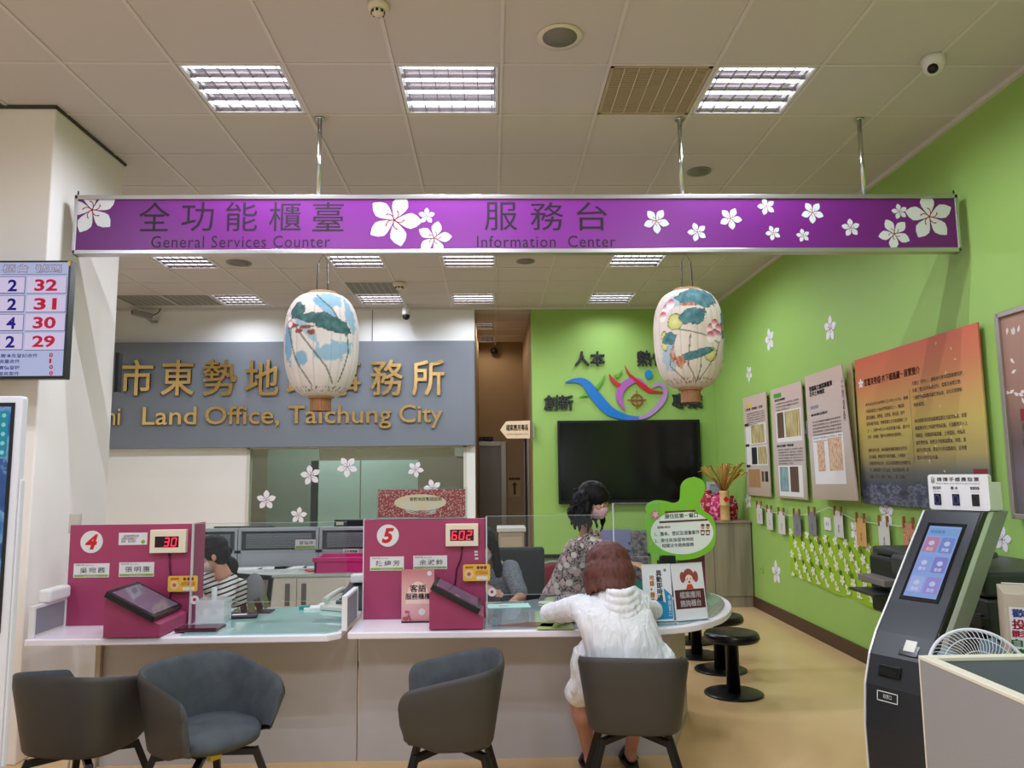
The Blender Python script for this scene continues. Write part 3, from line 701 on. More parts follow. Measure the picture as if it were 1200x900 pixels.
def paint_b(th, k):
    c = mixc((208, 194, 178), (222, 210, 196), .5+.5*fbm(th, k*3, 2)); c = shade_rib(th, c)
    for cc, r, ro, al in (((-.9, .3), (.25, .5), 0, .55), ((-.6, .85), (.4, .2), 0, .5), ((1.15, .4), (.12, .5), 0, .7), ((.5, .9), (.5, .2), 0, .5), ((2.4, .5), (.5, .6), 0, .6), ((-2.3, .5), (.4, .6), 0, .5)):
        b = blob(th, k, cc, r, ro, .6)
        if b > 0: c = mixc(c, (110, 160, 190), al*min(1, b*4+.3))
    for cc, r, ro in (((-.62, .63), (.24, .24), .2), ((.42, .3), (.24, .2), 0), ((-1.0, .45), (.14, .3), 0)):
        b = blob(th, k, cc, r, ro, .15)
        if b > 0: c = mixc((196, 190, 104), (220, 216, 150), b) if b > .09 else (70, 84, 50)
    for pts in (((-.5, .55), (.1, .5), (.7, .42)), ((.9, .55), (.6, .3), (.1, .05)), ((.05, .35), (.1, .18), (0, .03)), ((-.2, .5), (-.3, .2), (0, .03)), ((-.6, .5), (-.9, .2), (-.4, .03))):
        if strip(th, k, pts, .018): c = mixc(c, (84, 84, 60), .75)
    for cc, r, ro in (((.15, .88), (.75, .3), 0), ((-.1, .68), (.4, .24), .2), ((1.15, .65), (.25, .5), -.4), ((-.05, .3), (.55, .12), .25), ((-.85, .47), (.22, .18), .3), ((2.6, .6), (.6, .3), 0), ((-2.2, .8), (.4, .3), 0)):
        b = blob(th, k, cc, r, ro, .4)
        if b > 0: c = leafc(th, k, b, (44, 86, 98), (104, 152, 150))
    for cc, r in (((-.25, .8), (.25, .05)), ((-.55, .24), (.16, .16)), ((-.75, .3), (.08, .2)), ((1.0, .58), (.14, .1))):
        b = blob(th, k, cc, r, 0, .8, 9)
        if b > 0: c = mixc((156, 90, 62), (200, 150, 120), .5+fbm(th, k, 14))
    for cc in ((.42, .55), (.58, .6), (.72, .56), (.55, .5), (.7, .49), (.4, .47), (-.95, .78), (-.8, .82), (-1.05, .7)):
        b = blob(th, k, cc, (.15, .16), 0, .1)
        if b > 0: c = mixc((236, 224, 220), (176, 40, 70), max(0, (k-cc[1])*16+.1))
    if .03 < k < .085 and fbm(th*1.6, k*3, 12) > .35: c = (120, 70, 54) if fbm(th, k, 30) > 0 else (84, 78, 66)
    return c
lantern(377, 346, 465, 88, 'paper lantern painted with blue washes and a dark green lotus leaf', paint_a, 1)
lantern(807, 342, 455, 84, 'paper lantern painted with teal leaves and pink lotus flowers', paint_b, 2)
# ================================================================== GREEN WALL: EMBLEM, WORDS, SCREEN
FG = Surf((0, YB-.001, 0), (1, 0, 0), (0, 0, 1))
FOAM = mat('foam_letter', (46, 50, 48), .7)
for s, x0, x1, y0, y1, lb in (('人本', 673, 709, 429, 412, 'raised dark two character word above the emblem left'), ('熱忱', 746, 782, 429, 411, 'raised dark two character word above the emblem, partly behind the lantern'), ('創新', 637, 672, 481, 463, 'raised dark two character word left of the emblem'), ('專業', 787, 823, 479, 461, 'raised dark two character word right of the emblem below the lantern')):
    a = FG.px(x0, y0); b_ = FG.px(x1, y1)
    t = empty('wall_word', FG.p((a[0]+b_[0])/2, a[1]), lb, 'wall lettering')
    for i, ch in enumerate(s):
        w_ = (b_[0]-a[0])/2; text(FG, ch, a[0]+i*w_+.005, a[1], w_-.012, b_[1]-a[1], .02, 2, ext=.04, t=.0).obj('letter', FOAM, t)
# emblem
t = empty('wall_emblem', FG.p(*FG.px(750, 492)), 'raised heart and wave shaped emblem in blue, purple, red and green', 'emblem')
def E2(x, y): return FG.px(620+x*.18333, 390+y*.18333)
def curve(pts, n=8):
    out = []; P = [pts[0]]+list(pts)+[pts[-1]]
    for i in range(1, len(P)-2):
        for k in range(n):
            q = k/n; a, b_, c, d = P[i-1], P[i], P[i+1], P[i+2]
            out.append(tuple(.5*((2*b_[j])+(-a[j]+c[j])*q+(2*a[j]-5*b_[j]+4*c[j]-d[j])*q*q+(-a[j]+3*b_[j]-3*c[j]+d[j])*q**3) for j in (0, 1)))
    return out+[pts[-1]]
def ribbon(cl, wd, F, t0, t1):
    c = curve(cl); n = len(c); ws = curve([(w_, 0) for w_ in wd]); L = []; Rr = []
    for i in range(n):
        a = c[max(i-1, 0)]; b_ = c[min(i+1, n-1)]; dx, dy = b_[0]-a[0], b_[1]-a[1]; l = math.hypot(dx, dy) or 1; w_ = ws[i][0]/2
        L.append((c[i][0]-dy/l*w_, c[i][1]+dx/l*w_)); Rr.append((c[i][0]+dy/l*w_, c[i][1]-dx/l*w_))
    vs = []
    for a, b_ in zip(L, Rr): vs += [F.p(*E2(*a), t0), F.p(*E2(*b_), t0), F.p(*E2(*b_), t1), F.p(*E2(*a), t1)]
    fs = []
    for i in range(n-1):
        k = 4*i; fs += [(k+3, k+2, k+6, k+7), (k, k+3, k+7, k+4), (k+2, k+1, k+5, k+6), (k+1, k, k+4, k+5)]
    return MB().add(vs, fs)
BLU = ramp_mat('emblem_blue', [(0, (20, 110, 190)), (.55, (20, 120, 200)), (.8, (120, 120, 200)), (1, (190, 130, 200))], 'X', 1.0, 2.4, .4)
PUR = mat('emblem_purple', (176, 92, 180), .4)
ribbon([(232, 318), (300, 305), (360, 325), (420, 400), (500, 490), (580, 530), (650, 545), (720, 545)], [6, 30, 52, 66, 62, 44, 30, 18], FG, .01, .03).obj('wave', BLU, t)
ribbon([(700, 548), (770, 520), (840, 450), (868, 390), (860, 345), (825, 330), (780, 355)], [18, 26, 34, 30, 26, 24, 6], FG, .012, .032).obj('heart_right', mat('emblem_lilac', (186, 140, 200), .4), t)
ribbon([(755, 345), (690, 305), (620, 325), (578, 380), (580, 440), (615, 500)], [8, 30, 46, 44, 32, 4], FG, .014, .034).obj('heart_left', PUR, t)
RD = mat('emblem_red', (196, 26, 34), .4); GN = mat('emblem_green', (96, 168, 36), .4)
for pts, m_, nm in (([(507, 262), (535, 290), (560, 318), (588, 328), (572, 350), (540, 330), (520, 302)], RD, 'red_wing'), ([(608, 210), (640, 260), (690, 300), (745, 340), (785, 368), (850, 378), (855, 385), (760, 385), (705, 345), (655, 295), (625, 255)], RD, 'red_wing'),
                    ([(485, 262), (478, 300), (450, 345), (436, 366), (420, 348), (455, 312)], GN, 'green_leaf'), ([(316, 413), (360, 388), (376, 405)], GN, 'green_leaf'), ([(594, 235), (585, 262), (562, 292), (540, 272), (572, 262)], GN, 'green_leaf')):
    MB().prism([E2(*p_) for p_ in pts], FG, .016, .038).obj(nm, m_, t)
c = E2(762, 268); MB().prism(circ(c[0], c[1], .052, .06), FG, .01, .03).obj('blue_dot', mat('emblem_dot', (30, 130, 200), .35), t)
c = E2(688, 430); O_ = circ(c[0], c[1], .084); I_ = circ(c[0], c[1], .066); mb = MB(); n = 24
vs = [FG.p(*q, tt) for tt in (0.01, .028) for q in O_] + [FG.p(*q, tt) for tt in (0.01, .028) for q in I_]
mb.add(vs, [f_ for i in range(n) for j in [(i+1) % n] for f_ in ((i, j, n+j, n+i), (2*n+j, 2*n+i, 3*n+i, 3*n+j), (n+i, n+j, 3*n+j, 3*n+i))]).obj('target_ring', mat('emblem_rust', (150, 70, 36), .5), t)
MB().prism(rect(c[0]-.125, c[1]-.007, c[0]+.125, c[1]+.007), FG, .01, .026).prism(rect(c[0]-.007, c[1]-.125, c[0]+.007, c[1]+.125), FG, .01, .0262).obj('target_cross', mat('emblem_rust', (150, 70, 36), .5), t)
# television
q0 = FG.px(654.5, 590); q1 = FG.px(820, 492)
t = empty('television', (1.84, YB-.1, q0[1]), 'large black wall television, switched off, on the green wall', 'television')
FT = Surf((0, YB-.1, 0), (1, 0, 0), (0, 0, 1)); q0 = FT.px(655, 591); q1 = FT.px(820, 491.5)
MB().box((q0[0], YB-.1, q0[1]), (q1[0], YB-.03, q1[1])).obj('bezel', mat('tv_bezel', (18, 18, 20), .3), t, bevel=.006)
MB().box((q0[0]+.03, YB-.103, q0[1]+.05), (q1[0]-.03, YB-.098, q1[1]-.03)).obj('screen', mat('tv_glass', (12, 15, 14), .12), t)
MB().box((1.4, YB-.04, 1.4), (2.3, YB, 2.0)).obj('wall_mount', BLACK, t)
# ================================================================== RIGHT WALL
FR = Surf((3.0, 0, 0), (0, -1, 0), (0, 0, 1))
def poster(name, lb, corners, m_, F=FR, thick=.012, grp=None, cat='poster', bolts=True):
    c = [F.px(*q) for q in corners]; u0 = (c[0][0]+c[3][0])/2; u1 = (c[1][0]+c[2][0])/2; v1 = (c[0][1]+c[1][1])/2; v0 = (c[2][1]+c[3][1])/2
    t = empty(name, F.p((u0+u1)/2, v0), lb, cat, grp)
    MB().prism(rect(u0, v0, u1, v1), F, 0, thick).obj('board', m_, t, bevel=.002)
    if bolts:
        for u in (u0+.06, u1-.06):
            for v in (v0+.06, v1-.06): MB().tube([F.p(u, v, -.03), F.p(u, v, 0)], .012, 10).obj('standoff', mat('brass', (150, 116, 60), .3, .9), t)
    return t, (u0, v0, u1, v1), thick
PAPER = noise_mat('poster_rock', [(0, (160, 140, 122)), (.6, (190, 172, 158)), (1, (208, 196, 186))], (.2, 60, 60), .6)
TAUPE = ramp_mat('poster_taupe', [(0, (168, 150, 130)), (.18, (184, 170, 152)), (.4, (192, 180, 172)), (1, (204, 178, 168))], 'Z', 1.28, 2.45, .55, .06, 40)
INK2 = mat('ink', (52, 44, 44), .6); INKW = mat('ink_white', (226, 222, 218), .6)
BODY = ['在各處地區農業發展過程中並逐步', '歷經時代變遷與土地制度之演變', '地政機關保存大量珍貴土地檔案', '包含登記簿冊地籍圖及各類契約', '見證先民開墾山林之歷史與生活', '透過檔案展覽呈現土地故事情感', '讓民眾瞭解土地登記制度之源流']
def body(F, t, u0, vtop, wd, lh, n, th, m_=None, k0=0, short=.6):
    mb = MB()
    for i in range(n):
        w_ = wd*(short if i == n-1 else 1); s = BODY[(i+k0) % len(BODY)]
        if i == n-1: s = s[:int(len(s)*short)]
        text(F, s, u0, vtop-lh*(i+1), w_, lh*.62, 0, 1, t=th+.0008, mb=mb)
    mb.obj('body_print', m_ or INK2, t, kind='stuff')
def pic(F, t, u0, v0, u1, v1, th, m_, name='photo_print', lift=.0008): MB().flat(rect(u0, v0, u1, v1), F, th+lift).obj(name, m_, t)
OLDP = noise_mat('old_document', [(.3, (120, 96, 66)), (.5, (182, 166, 112)), (.7, (206, 196, 146))], (1, 40, 6), .6, detail=6)
OLDP2 = noise_mat('old_document_pink', [(.38, (170, 100, 80)), (.46, (206, 172, 144)), (.7, (216, 190, 160))], (1, 90, 24), .6, detail=4)
OLDB = noise_mat('old_document_blue', [(.3, (96, 120, 124)), (.6, (140, 170, 170)), (.8, (160, 188, 186))], (1, 30, 8), .6)
DKB = noise_mat('old_book_brown', [(.3, (70, 54, 44)), (.6, (104, 78, 62)), (.8, (120, 96, 76))], (1, 60, 4), .6)
KRAFT = noise_mat('kraft', [(.3, (150, 112, 74)), (.7, (176, 138, 96))], (1, 60, 3), .6)
PW = mat('poster_white', (222, 220, 216), .6); BLKP = mat('photo_black', (40, 40, 46), .5)
# P1
t, (u0, v0, u1, v1), th = poster('exhibition_poster', 'narrow taupe exhibition board with yellow heading, farthest along the green wall', ((873, 465), (900, 460), (903, 583), (875, 579)), TAUPE)
W = u1-u0; H = v1-v0
pic(FR, t, u0+.14*W, v1-.105*H, u0+.4*W, v1-.075*H, th, mat('hl_yellow', (220, 190, 40), .6), 'heading_block')
text(FR, '土地記憶．時間縮影．古契書', u0+.1*W, v1-.145*H, .75*W, .028*H, .02, 1, t=th+.001).obj('lettering', INK2, t, kind='stuff')
body(FR, t, u0+.14*W, v1-.16*H, .78*W, .023*H, 6, th)
pic(FR, t, u0+.08*W, v0+.3*H, u0+.28*W, v1-.31*H, th, PW, 'panel_print'); pic(FR, t, u0+.08*W, v0+.3*H, u0+.95*W, v0+.49*H, th, PW, 'panel_print', .0006)
pic(FR, t, u0+.28*W, v0+.51*H, u0+.93*W, v0+.71*H, th, PW, 'panel_print', .0006)
pic(FR, t, u0+.32*W, v0+.52*H, u0+.88*W, v0+.7*H, th, OLDP, lift=.0014); pic(FR, t, u0+.3*W, v0+.31*H, u0+.53*W, v0+.48*H, th, BLKP, lift=.0014); pic(FR, t, u0+.58*W, v0+.31*H, u0+.93*W, v0+.48*H, th, OLDP, lift=.0014)
pic(FR, t, u0+.12*W, v0+.08*H, u0+.62*W, v0+.26*H, th, KRAFT); pic(FR, t, u0+.68*W, v0+.14*H, u0+.78*W, v0+.24*H, th, DKB); pic(FR, t, u0+.82*W, v0+.14*H, u0+.94*W, v0+.24*H, th, BLKP)
for vv in (.71, .5, .29): pic(FR, t, u0+.04*W, v0+vv*H-.01, u0+.22*W, v0+vv*H+.02, th, INK2, 'caption_block', .0018)
# P2
t, (u0, v0, u1, v1), th = poster('exhibition_poster', 'narrow taupe exhibition board with green heading, second from the back corner', ((906, 456.7), (941, 446), (946.7, 585.7), (909, 583)), TAUPE)
W = u1-u0; H = v1-v0
pic(FR, t, u0+.1*W, v1-.09*H, u0+.36*W, v1-.05*H, th, mat('hl_green', (70, 150, 60), .6), 'heading_block')
text(FR, '◆明治地籍圖', u0+.12*W, v1-.125*H, .35*W, .025*H, .02, 1, t=th+.001).obj('lettering', INK2, t, kind='stuff')
body(FR, t, u0+.16*W, v1-.13*H, .75*W, .028*H, 3, th, k0=2)
pic(FR, t, u0+.14*W, v0+.5*H, u0+.95*W, v0+.78*H, th, PW, 'panel_print'); pic(FR, t, u0+.18*W, v0+.54*H, u0+.4*W, v0+.77*H, th, DKB, lift=.0014); pic(FR, t, u0+.44*W, v0+.54*H, u0+.92*W, v0+.77*H, th, OLDP, lift=.0014)
text(FR, '◆明治地籍圖－粗製底圖', u0+.12*W, v0+.455*H, .55*W, .025*H, .02, 1, t=th+.001).obj('lettering', INK2, t, kind='stuff')
body(FR, t, u0+.16*W, v0+.45*H, .78*W, .025*H, 6, th, k0=1)
pic(FR, t, u0+.14*W, v0+.02*H, u0+.9*W, v0+.29*H, th, PW, 'panel_print'); pic(FR, t, u0+.18*W, v0+.06*H, u0+.46*W, v0+.28*H, th, OLDB, lift=.0014); pic(FR, t, u0+.52*W, v0+.06*H, u0+.78*W, v0+.28*H, th, DKB, lift=.0014)
# P3, hung with its near edge askew, another board behind it
F3 = Surf((2.93, 0, 0), (0, -1, 0), (0, 0, 1))
t, (u0, v0, u1, v1), th = poster('exhibition_poster', 'pale taupe exhibition board tilted in front of a yellowed one, beside the orange board', ((996, 425), (1001, 425), (1007.5, 588), (999, 588)), mat('old_board', (186, 174, 118), .5), FR)
u0b, u1b = F3.px(944, 441.7), F3.px(987, 427); l0, l1 = F3.px(954, 585), F3.px(1007, 587)
q = [l0, l1, u1b, u0b]
MB().prism(q, F3, 0, .01).obj('front_board', TAUPE, t)
U = (Vector(l1+(0,))-Vector(l0+(0,))); V = (Vector(u0b+(0,))-Vector(l0+(0,)))
o3 = F3.p(*l0, .0105); FU = F3.U*U.x+F3.V*U.y; FV = F3.U*V.x+F3.V*V.y; W = FU.length; H = FV.length
F3b = Surf(o3, FU, FV); F3b.N = F3.N
body(F3b, t, .12*W, .63*H, .66*W, .026*H, 7, 0, k0=3)
text(F3b, '從檔案文獻認識臺灣\n百年土地地政', .1*W, .82*H, .55*W, .085*H, .03, 1, t=.001).obj('lettering', INK2, t, kind='stuff')
pic(F3b, t, .1*W, .72*H, .3*W, .745*H, 0, mat('hl_slate', (130, 140, 150), .6), 'heading_block'); text(F3b, '◆林務出張所', .1*W, .66*H, .4*W, .022*H, .02, 1, t=.001).obj('lettering', INK2, t, kind='stuff')
text(F3b, '土地滄桑', .84*W, .58*H, .05*W, .32*H, 0, 1, t=.001, vert=True).obj('lettering', INK2, t, kind='stuff')
pic(F3b, t, .1*W, .12*H, .8*W, .5*H, 0, PW, 'panel_print', .0006); pic(F3b, t, .2*W, .22*H, .37*W, .46*H, 0, OLDP2, lift=.0014); pic(F3b, t, .46*W, .22*H, .76*W, .47*H, 0, OLDP2, lift=.0014)
# P4 large orange board
OR = ramp_mat('poster_sunset', [(0, (62, 66, 86)), (.14, (74, 78, 90)), (.22, (104, 106, 100)), (.32, (168, 150, 92)), (.5, (192, 170, 88)), (.66, (196, 150, 84)), (.82, (198, 116, 76)), (1, (200, 92, 62))], 'Z', 1.29, 2.46, .5)
t, (u0, v0, u1, v1), th = poster('exhibition_board', 'large sunset orange exhibition board with two columns of text and mountains', ((1004, 421.7), (1150, 377), (1163, 599), (1012, 592)), OR)
W = u1-u0; H = v1-v0
mts = noise_mat('mountain_print', [(.3, (54, 58, 78)), (.5, (78, 82, 100)), (.56, (120, 124, 140)), (.6, (70, 74, 94)), (.75, (110, 114, 130))], (1, 9, 22), .55, detail=8)
top = [(u0+W*i/40, v0+H*(.13+.035*noise.noise(Vector((i*.22, 1, 2)))+.012*math.sin(i*1.9))) for i in range(41)]
MB().flat([(u0, v0+.003), (u1, v0+.003)]+top[::-1], FR, th+.0008).obj('mountain_print', mts, t)
text(FR, '茞鑑東勢檔‧共下細義藏－展覽簡介', u0+.09*W, v1-.2*H, .5*W, .05*H, .013, 2, t=th+.001).obj('lettering', INK2, t, kind='stuff')
flower(FR, u0+.055*W, v1-.175*H, .04, .3, th+.001).obj('flower_print', FLW, t, kind='stuff')
c1 = ['本所成立於日治時期大正10年(1921年)，隸屬', '中區區域成立之地政機關事務所之一，轄區範', '圍曾涵蓋谷、東勢區、石岡區、新社區、和平', '區等4個行政區，管轄範圍之全市總面積約二分', '之一。民國99年2010年因原臺中縣、臺中市', '合併，改稱為「臺中市東勢地政事務所」。']
c2 = ['歷經百年光景，本所典藏各種臺灣歷史記錄及', '文化典籍，累積記錄早期地籍圖、土地筆錄', '及權狀等地政史料，為活化檔案應用並推廣於公', '眾，發揮檔案傳承之價值，特此策劃本展，擘', '劃為「共下」藝為「本所」，從「從義」']
c3 = ['先鑑古「抒今」，典籍本所豐沛檔案館藏目錄，', '珍藏了豐沛百年地政史料、檔案及相關文物，', '力圖提升檔案應用與教育價值，深化民眾瞭解', '地政業務。']
c4 = ['本次展覽特別透過典藏檔案及文獻的整理，從認', '識臺灣百年土地與機關為起點，引領觀眾走入土', '地調查、地籍繪製與測量、土地登記、地價及', '編定等幾個、相關法令推展與農業、地理、族', '與文化等主題、蘊含多元的檔案素材，呈現豐', '富多元的文化內涵。']
mb = MB()
for L, uu, vv in ((c1, .09, .31), (c2, .09, .62), (c3, .52, .23), (c4, .52, .46)):
    wm = .39*W/22
    for i, s in enumerate(L): text(FR, s, u0+uu*W, v1-(vv+.044*(i+1)-.012)*H, wm*min(len(s), 22), .026*H, .01, 1, t=th+.001, mb=mb)
mb.obj('body_print', mat('ink_brown', (84, 66, 44), .6), t, kind='stuff')
MB().flat(rect(u0+.495*W, v0+.27*H, u0+.497*W, v1-.28*H), FR, th+.001).obj('rule_print', mat('ink_brown', (84, 66, 44), .6), t)
MB().flat(rect(u1-.095*W, v0+.02*H, u1-.01*W, v0+.23*H), FR, th+.001).obj('red_seal_print', mat('seal_red', (130, 30, 40), .6), t)
text(FR, '百藏\n共義', u1-.085*W, v0+.03*H, .065*W, .17*H, 0, 1, t=th+.002).obj('lettering', INKW, t, kind='stuff')
mb = MB(); random.seed(3)
for i in range(16):
    a = random.random(); mb.flat(petal(u0+W*(.72+.14*math.sin(i*.9)), v1-H*(.06+i*.052), .03, 1.2+i, .6), FR, th+.0012)
mb.obj('petal_print', mat('petal_cream', (216, 186, 140), .6), t, kind='stuff')
# P5
t, (u0, v0, u1, v1), th = poster('framed_board', 'brown exhibition board in a clear frame cut by the right edge of the photo', ((1176, 370), (1260, 345), (1275, 612), (1190, 602)), ramp_mat('poster_brown', [(0, (96, 90, 96)), (.2, (110, 96, 100)), (.35, (96, 80, 76)), (.6, (150, 112, 96)), (1, (168, 128, 110))], 'Z', 1.3, 2.46, .5))
W = u1-u0; H = v1-v0
for a, b_ in (((u0-.02, v0-.02), (u0+.012, v1+.02)), ((u0, v1-.01), (u1, v1+.02)), ((u0, v0-.02), (u1, v0+.01))): MB().prism(rect(a[0], a[1], b_[0], b_[1]), FR, -.01, .03).obj('frame_rail', mat('frame_silver', (170, 160, 150), .3, .6), t, bevel=.003)
mb = MB()
for i in range(22): mb.flat(petal(u0+W*(.06+.4*random.random()), v1-H*(.05+.4*random.random()), .045, random.random()*6, .6), FR, th+.001)
mb.obj('petal_print', mat('petal_white', (220, 206, 200), .6), t, kind='stuff')
MB().flat(rect(u0+.2*W, v0+.46*H, u0+.6*W, v0+.52*H), FR, th+.001).obj('red_label_print', mat('seal_red', (130, 30, 40), .6), t)
text(FR, '臺灣地政\n土地登記\n制度沿革', u0+.2*W, v0+.33*H, .5*W, .12*H, 0, 1, t=th+.001).obj('lettering', INK2, t, kind='stuff')
MB().flat(rect(u0+.3*W, v0+.04*H, u0+.95*W, v0+.2*H), FR, th+.001).obj('white_label_print', PW, t)
# wall decals
FRW = Surf((XW-.001, 0, 0), (0, -1, 0), (0, 0, 1))
for px, py, r, rot, lb in ((902, 398, .13, .5, 'tall white flower decal on the green wall above the second board'), (973, 385, .12, .2, 'white flower decal highest on the green wall'), (878, 438, .1, .8, 'small white flower decal above the farthest board'), (846, 427, .05, .8, 'tiny flower decal near the back corner'), (910, 671, .13, .4, 'white flower decal low on the green wall, left of the flowered cloth'),
                           (1039, 601, .11, .3, 'white flower decal under the large orange board'), (877, 587, .1, .5, 'pale flower decal under the farthest board'), (1175, 632, .08, .1, 'white flower decal to the right of the ticket kiosk'), (948, 503, .1, .9, 'flower decal between the green headed board and the tilted one'), (1003, 622, .1, 1.2, 'white flower decal beside the orange card on the line')):
    decal(FRW, px, py, r, rot, lb, grp='white flower decals on the green wall')
for px, py, s_, lb in ((971, 614, .075, 'white wall socket between hanging cards'), (893, 667, .05, 'small beige wall socket left of the flowered cloth')):
    u, v = FRW.px(px, py); t = empty('wall_socket', FRW.p(u, v), lb, 'socket')
    MB().prism(rect(u-s_*.9, v-s_*.75, u+s_*.9, v+s_*.75), FRW, 0, .012).obj('plate', WPLAST if s_ > .06 else GREEN, t, bevel=.003)
    MB().prism(rect(u-s_*.3, v-s_*.2, u-s_*.2, v+s_*.2), FRW, .012, .013).prism(rect(u+s_*.2, v-s_*.2, u+s_*.3, v+s_*.2), FRW, .012, .013).obj('slots', BLACK, t, kind='stuff')
# line with cards
FL = Surf((XW-.03, 0, 0), (0, -1, 0), (0, 0, 1))
lp = [FL.px(*q) for q in ((889, 592), (905, 600), (925, 604), (945, 603), (958, 600), (971, 594.5), (985, 601), (1003, 610), (1030, 614), (1060, 617), (1095, 622), (1130, 625))]
MB().tube([FL.p(*q, .0) for q in lp], .003, 6).obj('string_line', mat('string', (226, 226, 210), .8), label='white string pinned along the green wall under the boards', cat='string')
PEG = mat('peg_wood', (150, 96, 60), .6)
def cardm(i): return [mat('card_pale', (206, 204, 198), .6), mat('card_grey', (122, 124, 126), .6), mat('card_kraft', (206, 160, 96), .6), noise_mat('card_rust', [(.4, (176, 90, 50)), (.6, (214, 176, 140))], (1, 120, 60), .6)][i]
cards = [(876+12, 592, 893.5, 613, 0), (900, 597, 905.5, 620, 0), (913.5, 600, 920, 625, 0), (931.5, 602, 938.5, 627, 1), (949, 600, 956.5, 626, 1), (979.5, 600, 988, 629, 0), (1005.5, 608, 1015, 639, 2), (1032, 612, 1042.5, 645, 0), (1061, 614, 1073, 646, 3)]
descr = ['pale bookmark card nearest the back corner on the string', 'second pale bookmark from the back corner', 'third pale bookmark from the back corner, slightly tilted', 'dark grey bookmark above the cloth, left of its grey neighbour', 'dark grey bookmark left of the white socket', 'white printed bookmark right of the wall socket', 'orange kraft bookmark pegged on the string', 'grey printed bookmark right of the orange one', 'rust patterned bookmark just left of the ticket kiosk']
for (x0, y0, x1, y1, mi), lb in zip(cards, descr):
    a = FL.px(x0, y1); b_ = FL.px(x1, y0)
    t = empty('hanging_card', FL.p((a[0]+b_[0])/2, a[1]), lb, 'card', 'cards pegged on the string')
    MB().prism(rect(a[0], a[1], b_[0], b_[1]), FL, .006, .008).obj('card', cardm(mi), t)
    text(FL, '東勢', (a[0]+b_[0])/2-.012, a[1]+.04, .024, .07, 0, 1, t=.009, vert=True).obj('lettering', INK2, t, kind='stuff')
    for u in (a[0]+.02, b_[0]-.02): MB().prism(rect(u-.007, b_[1]-.035, u+.007, b_[1]+.045), FL, -.002, .016).obj('clothes_peg', PEG, t)
# flowered cloth
FC = Surf((XW-.006, 0, 0), (0, -1, 0), (0, 0, 1))
a = FC.px(925, 619); b_ = FC.px(928, 672); CU0 = a[0]; CU1 = -3.9; cv1 = a[1]-.0; cv0 = FC.px(1036, 712)[1]
t = empty('wall_cloth', FC.p((CU0+CU1)/2, cv0), 'lime green cloth printed with white flowers pinned low on the wall', 'cloth')
n = 60; top = []; bot = []
for i in range(n+1):
    u = CU0+(CU1-CU0)*i/n; top.append((u, cv1+.012*math.sin(i*.5)-.01)); bot.append((u, cv0+.03*math.exp(-i/4)+.008*math.sin(i*.7)-.025*math.sin(PI*i/n)))
mb = MB(); vs = []
for i in range(n+1):
    for j in range(7):
        q = j/6; vs.append(FC.p(top[i][0], top[i][1]*(1-q)+bot[i][1]*q, .004+.006*math.sin(i*.45+q*2)))
mb.add(vs, [(i*7+j, i*7+j+1, (i+1)*7+j+1, (i+1)*7+j) for i in range(n) for j in range(6)], True)
mb.obj('fabric', mat('cloth_lime', (150, 188, 34), .8), t)
mb = MB(); mb2 = MB(); random.seed(5)
for r_ in range(5):
    for c_ in range(20):
        u = CU0+.06+c_*.2+(r_ % 2)*.1; v = cv1-.03-r_*.11
        if u > CU1-.03: continue
        flower(FC, u, v, .05, random.random()*2, .011, mb, clip=(CU0, cv0+.01, CU1, cv1)); flower(FC, u+.07, v-.05, .03, random.random()*2, .011, mb if r_ % 2 else mb2, clip=(CU0, cv0+.01, CU1, cv1))
mb.obj('flower_print', mat('cloth_cream', (232, 234, 206), .8), t, kind='stuff'); mb2.obj('leaf_print', mat('cloth_dark', (60, 100, 50), .8), t, kind='stuff')
# ================================================================== COUNTERS
TZ = .75
TOPW = mat('counter_top_white', (236, 228, 234), .28); EDGE = mat('counter_edge_cream', (206, 200, 186), .4)
PANEL = mat('counter_panel_grey', (182, 178, 178), .45, var=.03, vscale=2.5)
FZ = Surf((0, 0, 0), (1, 0, 0), (0, 1, 0))   # plan view: u = x, v = y, height along its normal
def plan_prism(poly, z0, z1): return MB().prism(poly, FZ, z0, z1)
def shift(poly, d):
    c = np.array(poly).mean(0); return [tuple(c+(np.array(p)-c)*(1-d/np.linalg.norm(np.array(p)-c))) for p in poly]
t4 = empty('service_counter', (-1.55, 4.45, 0), 'left grey service counter with teal glass top, under booth number four', 'counter')
top4 = [(-2.40, 4.07), (-.86, 4.07), (-.80, 4.13), (-.80, 4.93), (-2.40, 4.93)]
plan_prism(top4, TZ-.035, TZ).obj('counter_top', TOPW, t4, bevel=.006)
g4 = [(-1.62, 4.095), (-.87, 4.095), (-.825, 4.14), (-.825, 4.91), (-1.62, 4.91)]
def glasstop(name, col, rough=.04):
    m = mat(name, col, rough, var=.06, vscale=5, spec=.9); m.node_tree.nodes['Principled BSDF'].inputs['Coat Weight'].default_value = .6; m.node_tree.nodes['Principled BSDF'].inputs['Coat Roughness'].default_value = .03
    return m
plan_prism(g4, TZ, TZ+.006).obj('glass_top', glasstop('glass_top_teal', (160, 200, 196)), t4)
MB().box((-2.17, 4.43, .0), (-.765, 4.46, TZ-.035)).obj('front_panel', PANEL, t4)
MB().box((-2.17, 4.46, 0), (-2.14, 4.9, TZ-.035)).obj('side_panel', PANEL, t4)
MB().box((-2.2, 4.40, .0), (-2.172, 4.9, TZ-.035)).obj('end_strip', mat('strip_beige', (176, 164, 146), .6), t4)
t5 = empty('service_counter', (.3, 4.6, 0), 'long grey service counter with rounded glass covered right end, under booth number five', 'counter')
rnd = curve([(.75, 4.08), (1.006, 4.135), (1.183, 4.26), (1.311, 4.41), (1.43, 4.66), (1.495, 4.93), (1.49, 5.18), (1.40, 5.42), (1.2, 5.56)], 5)
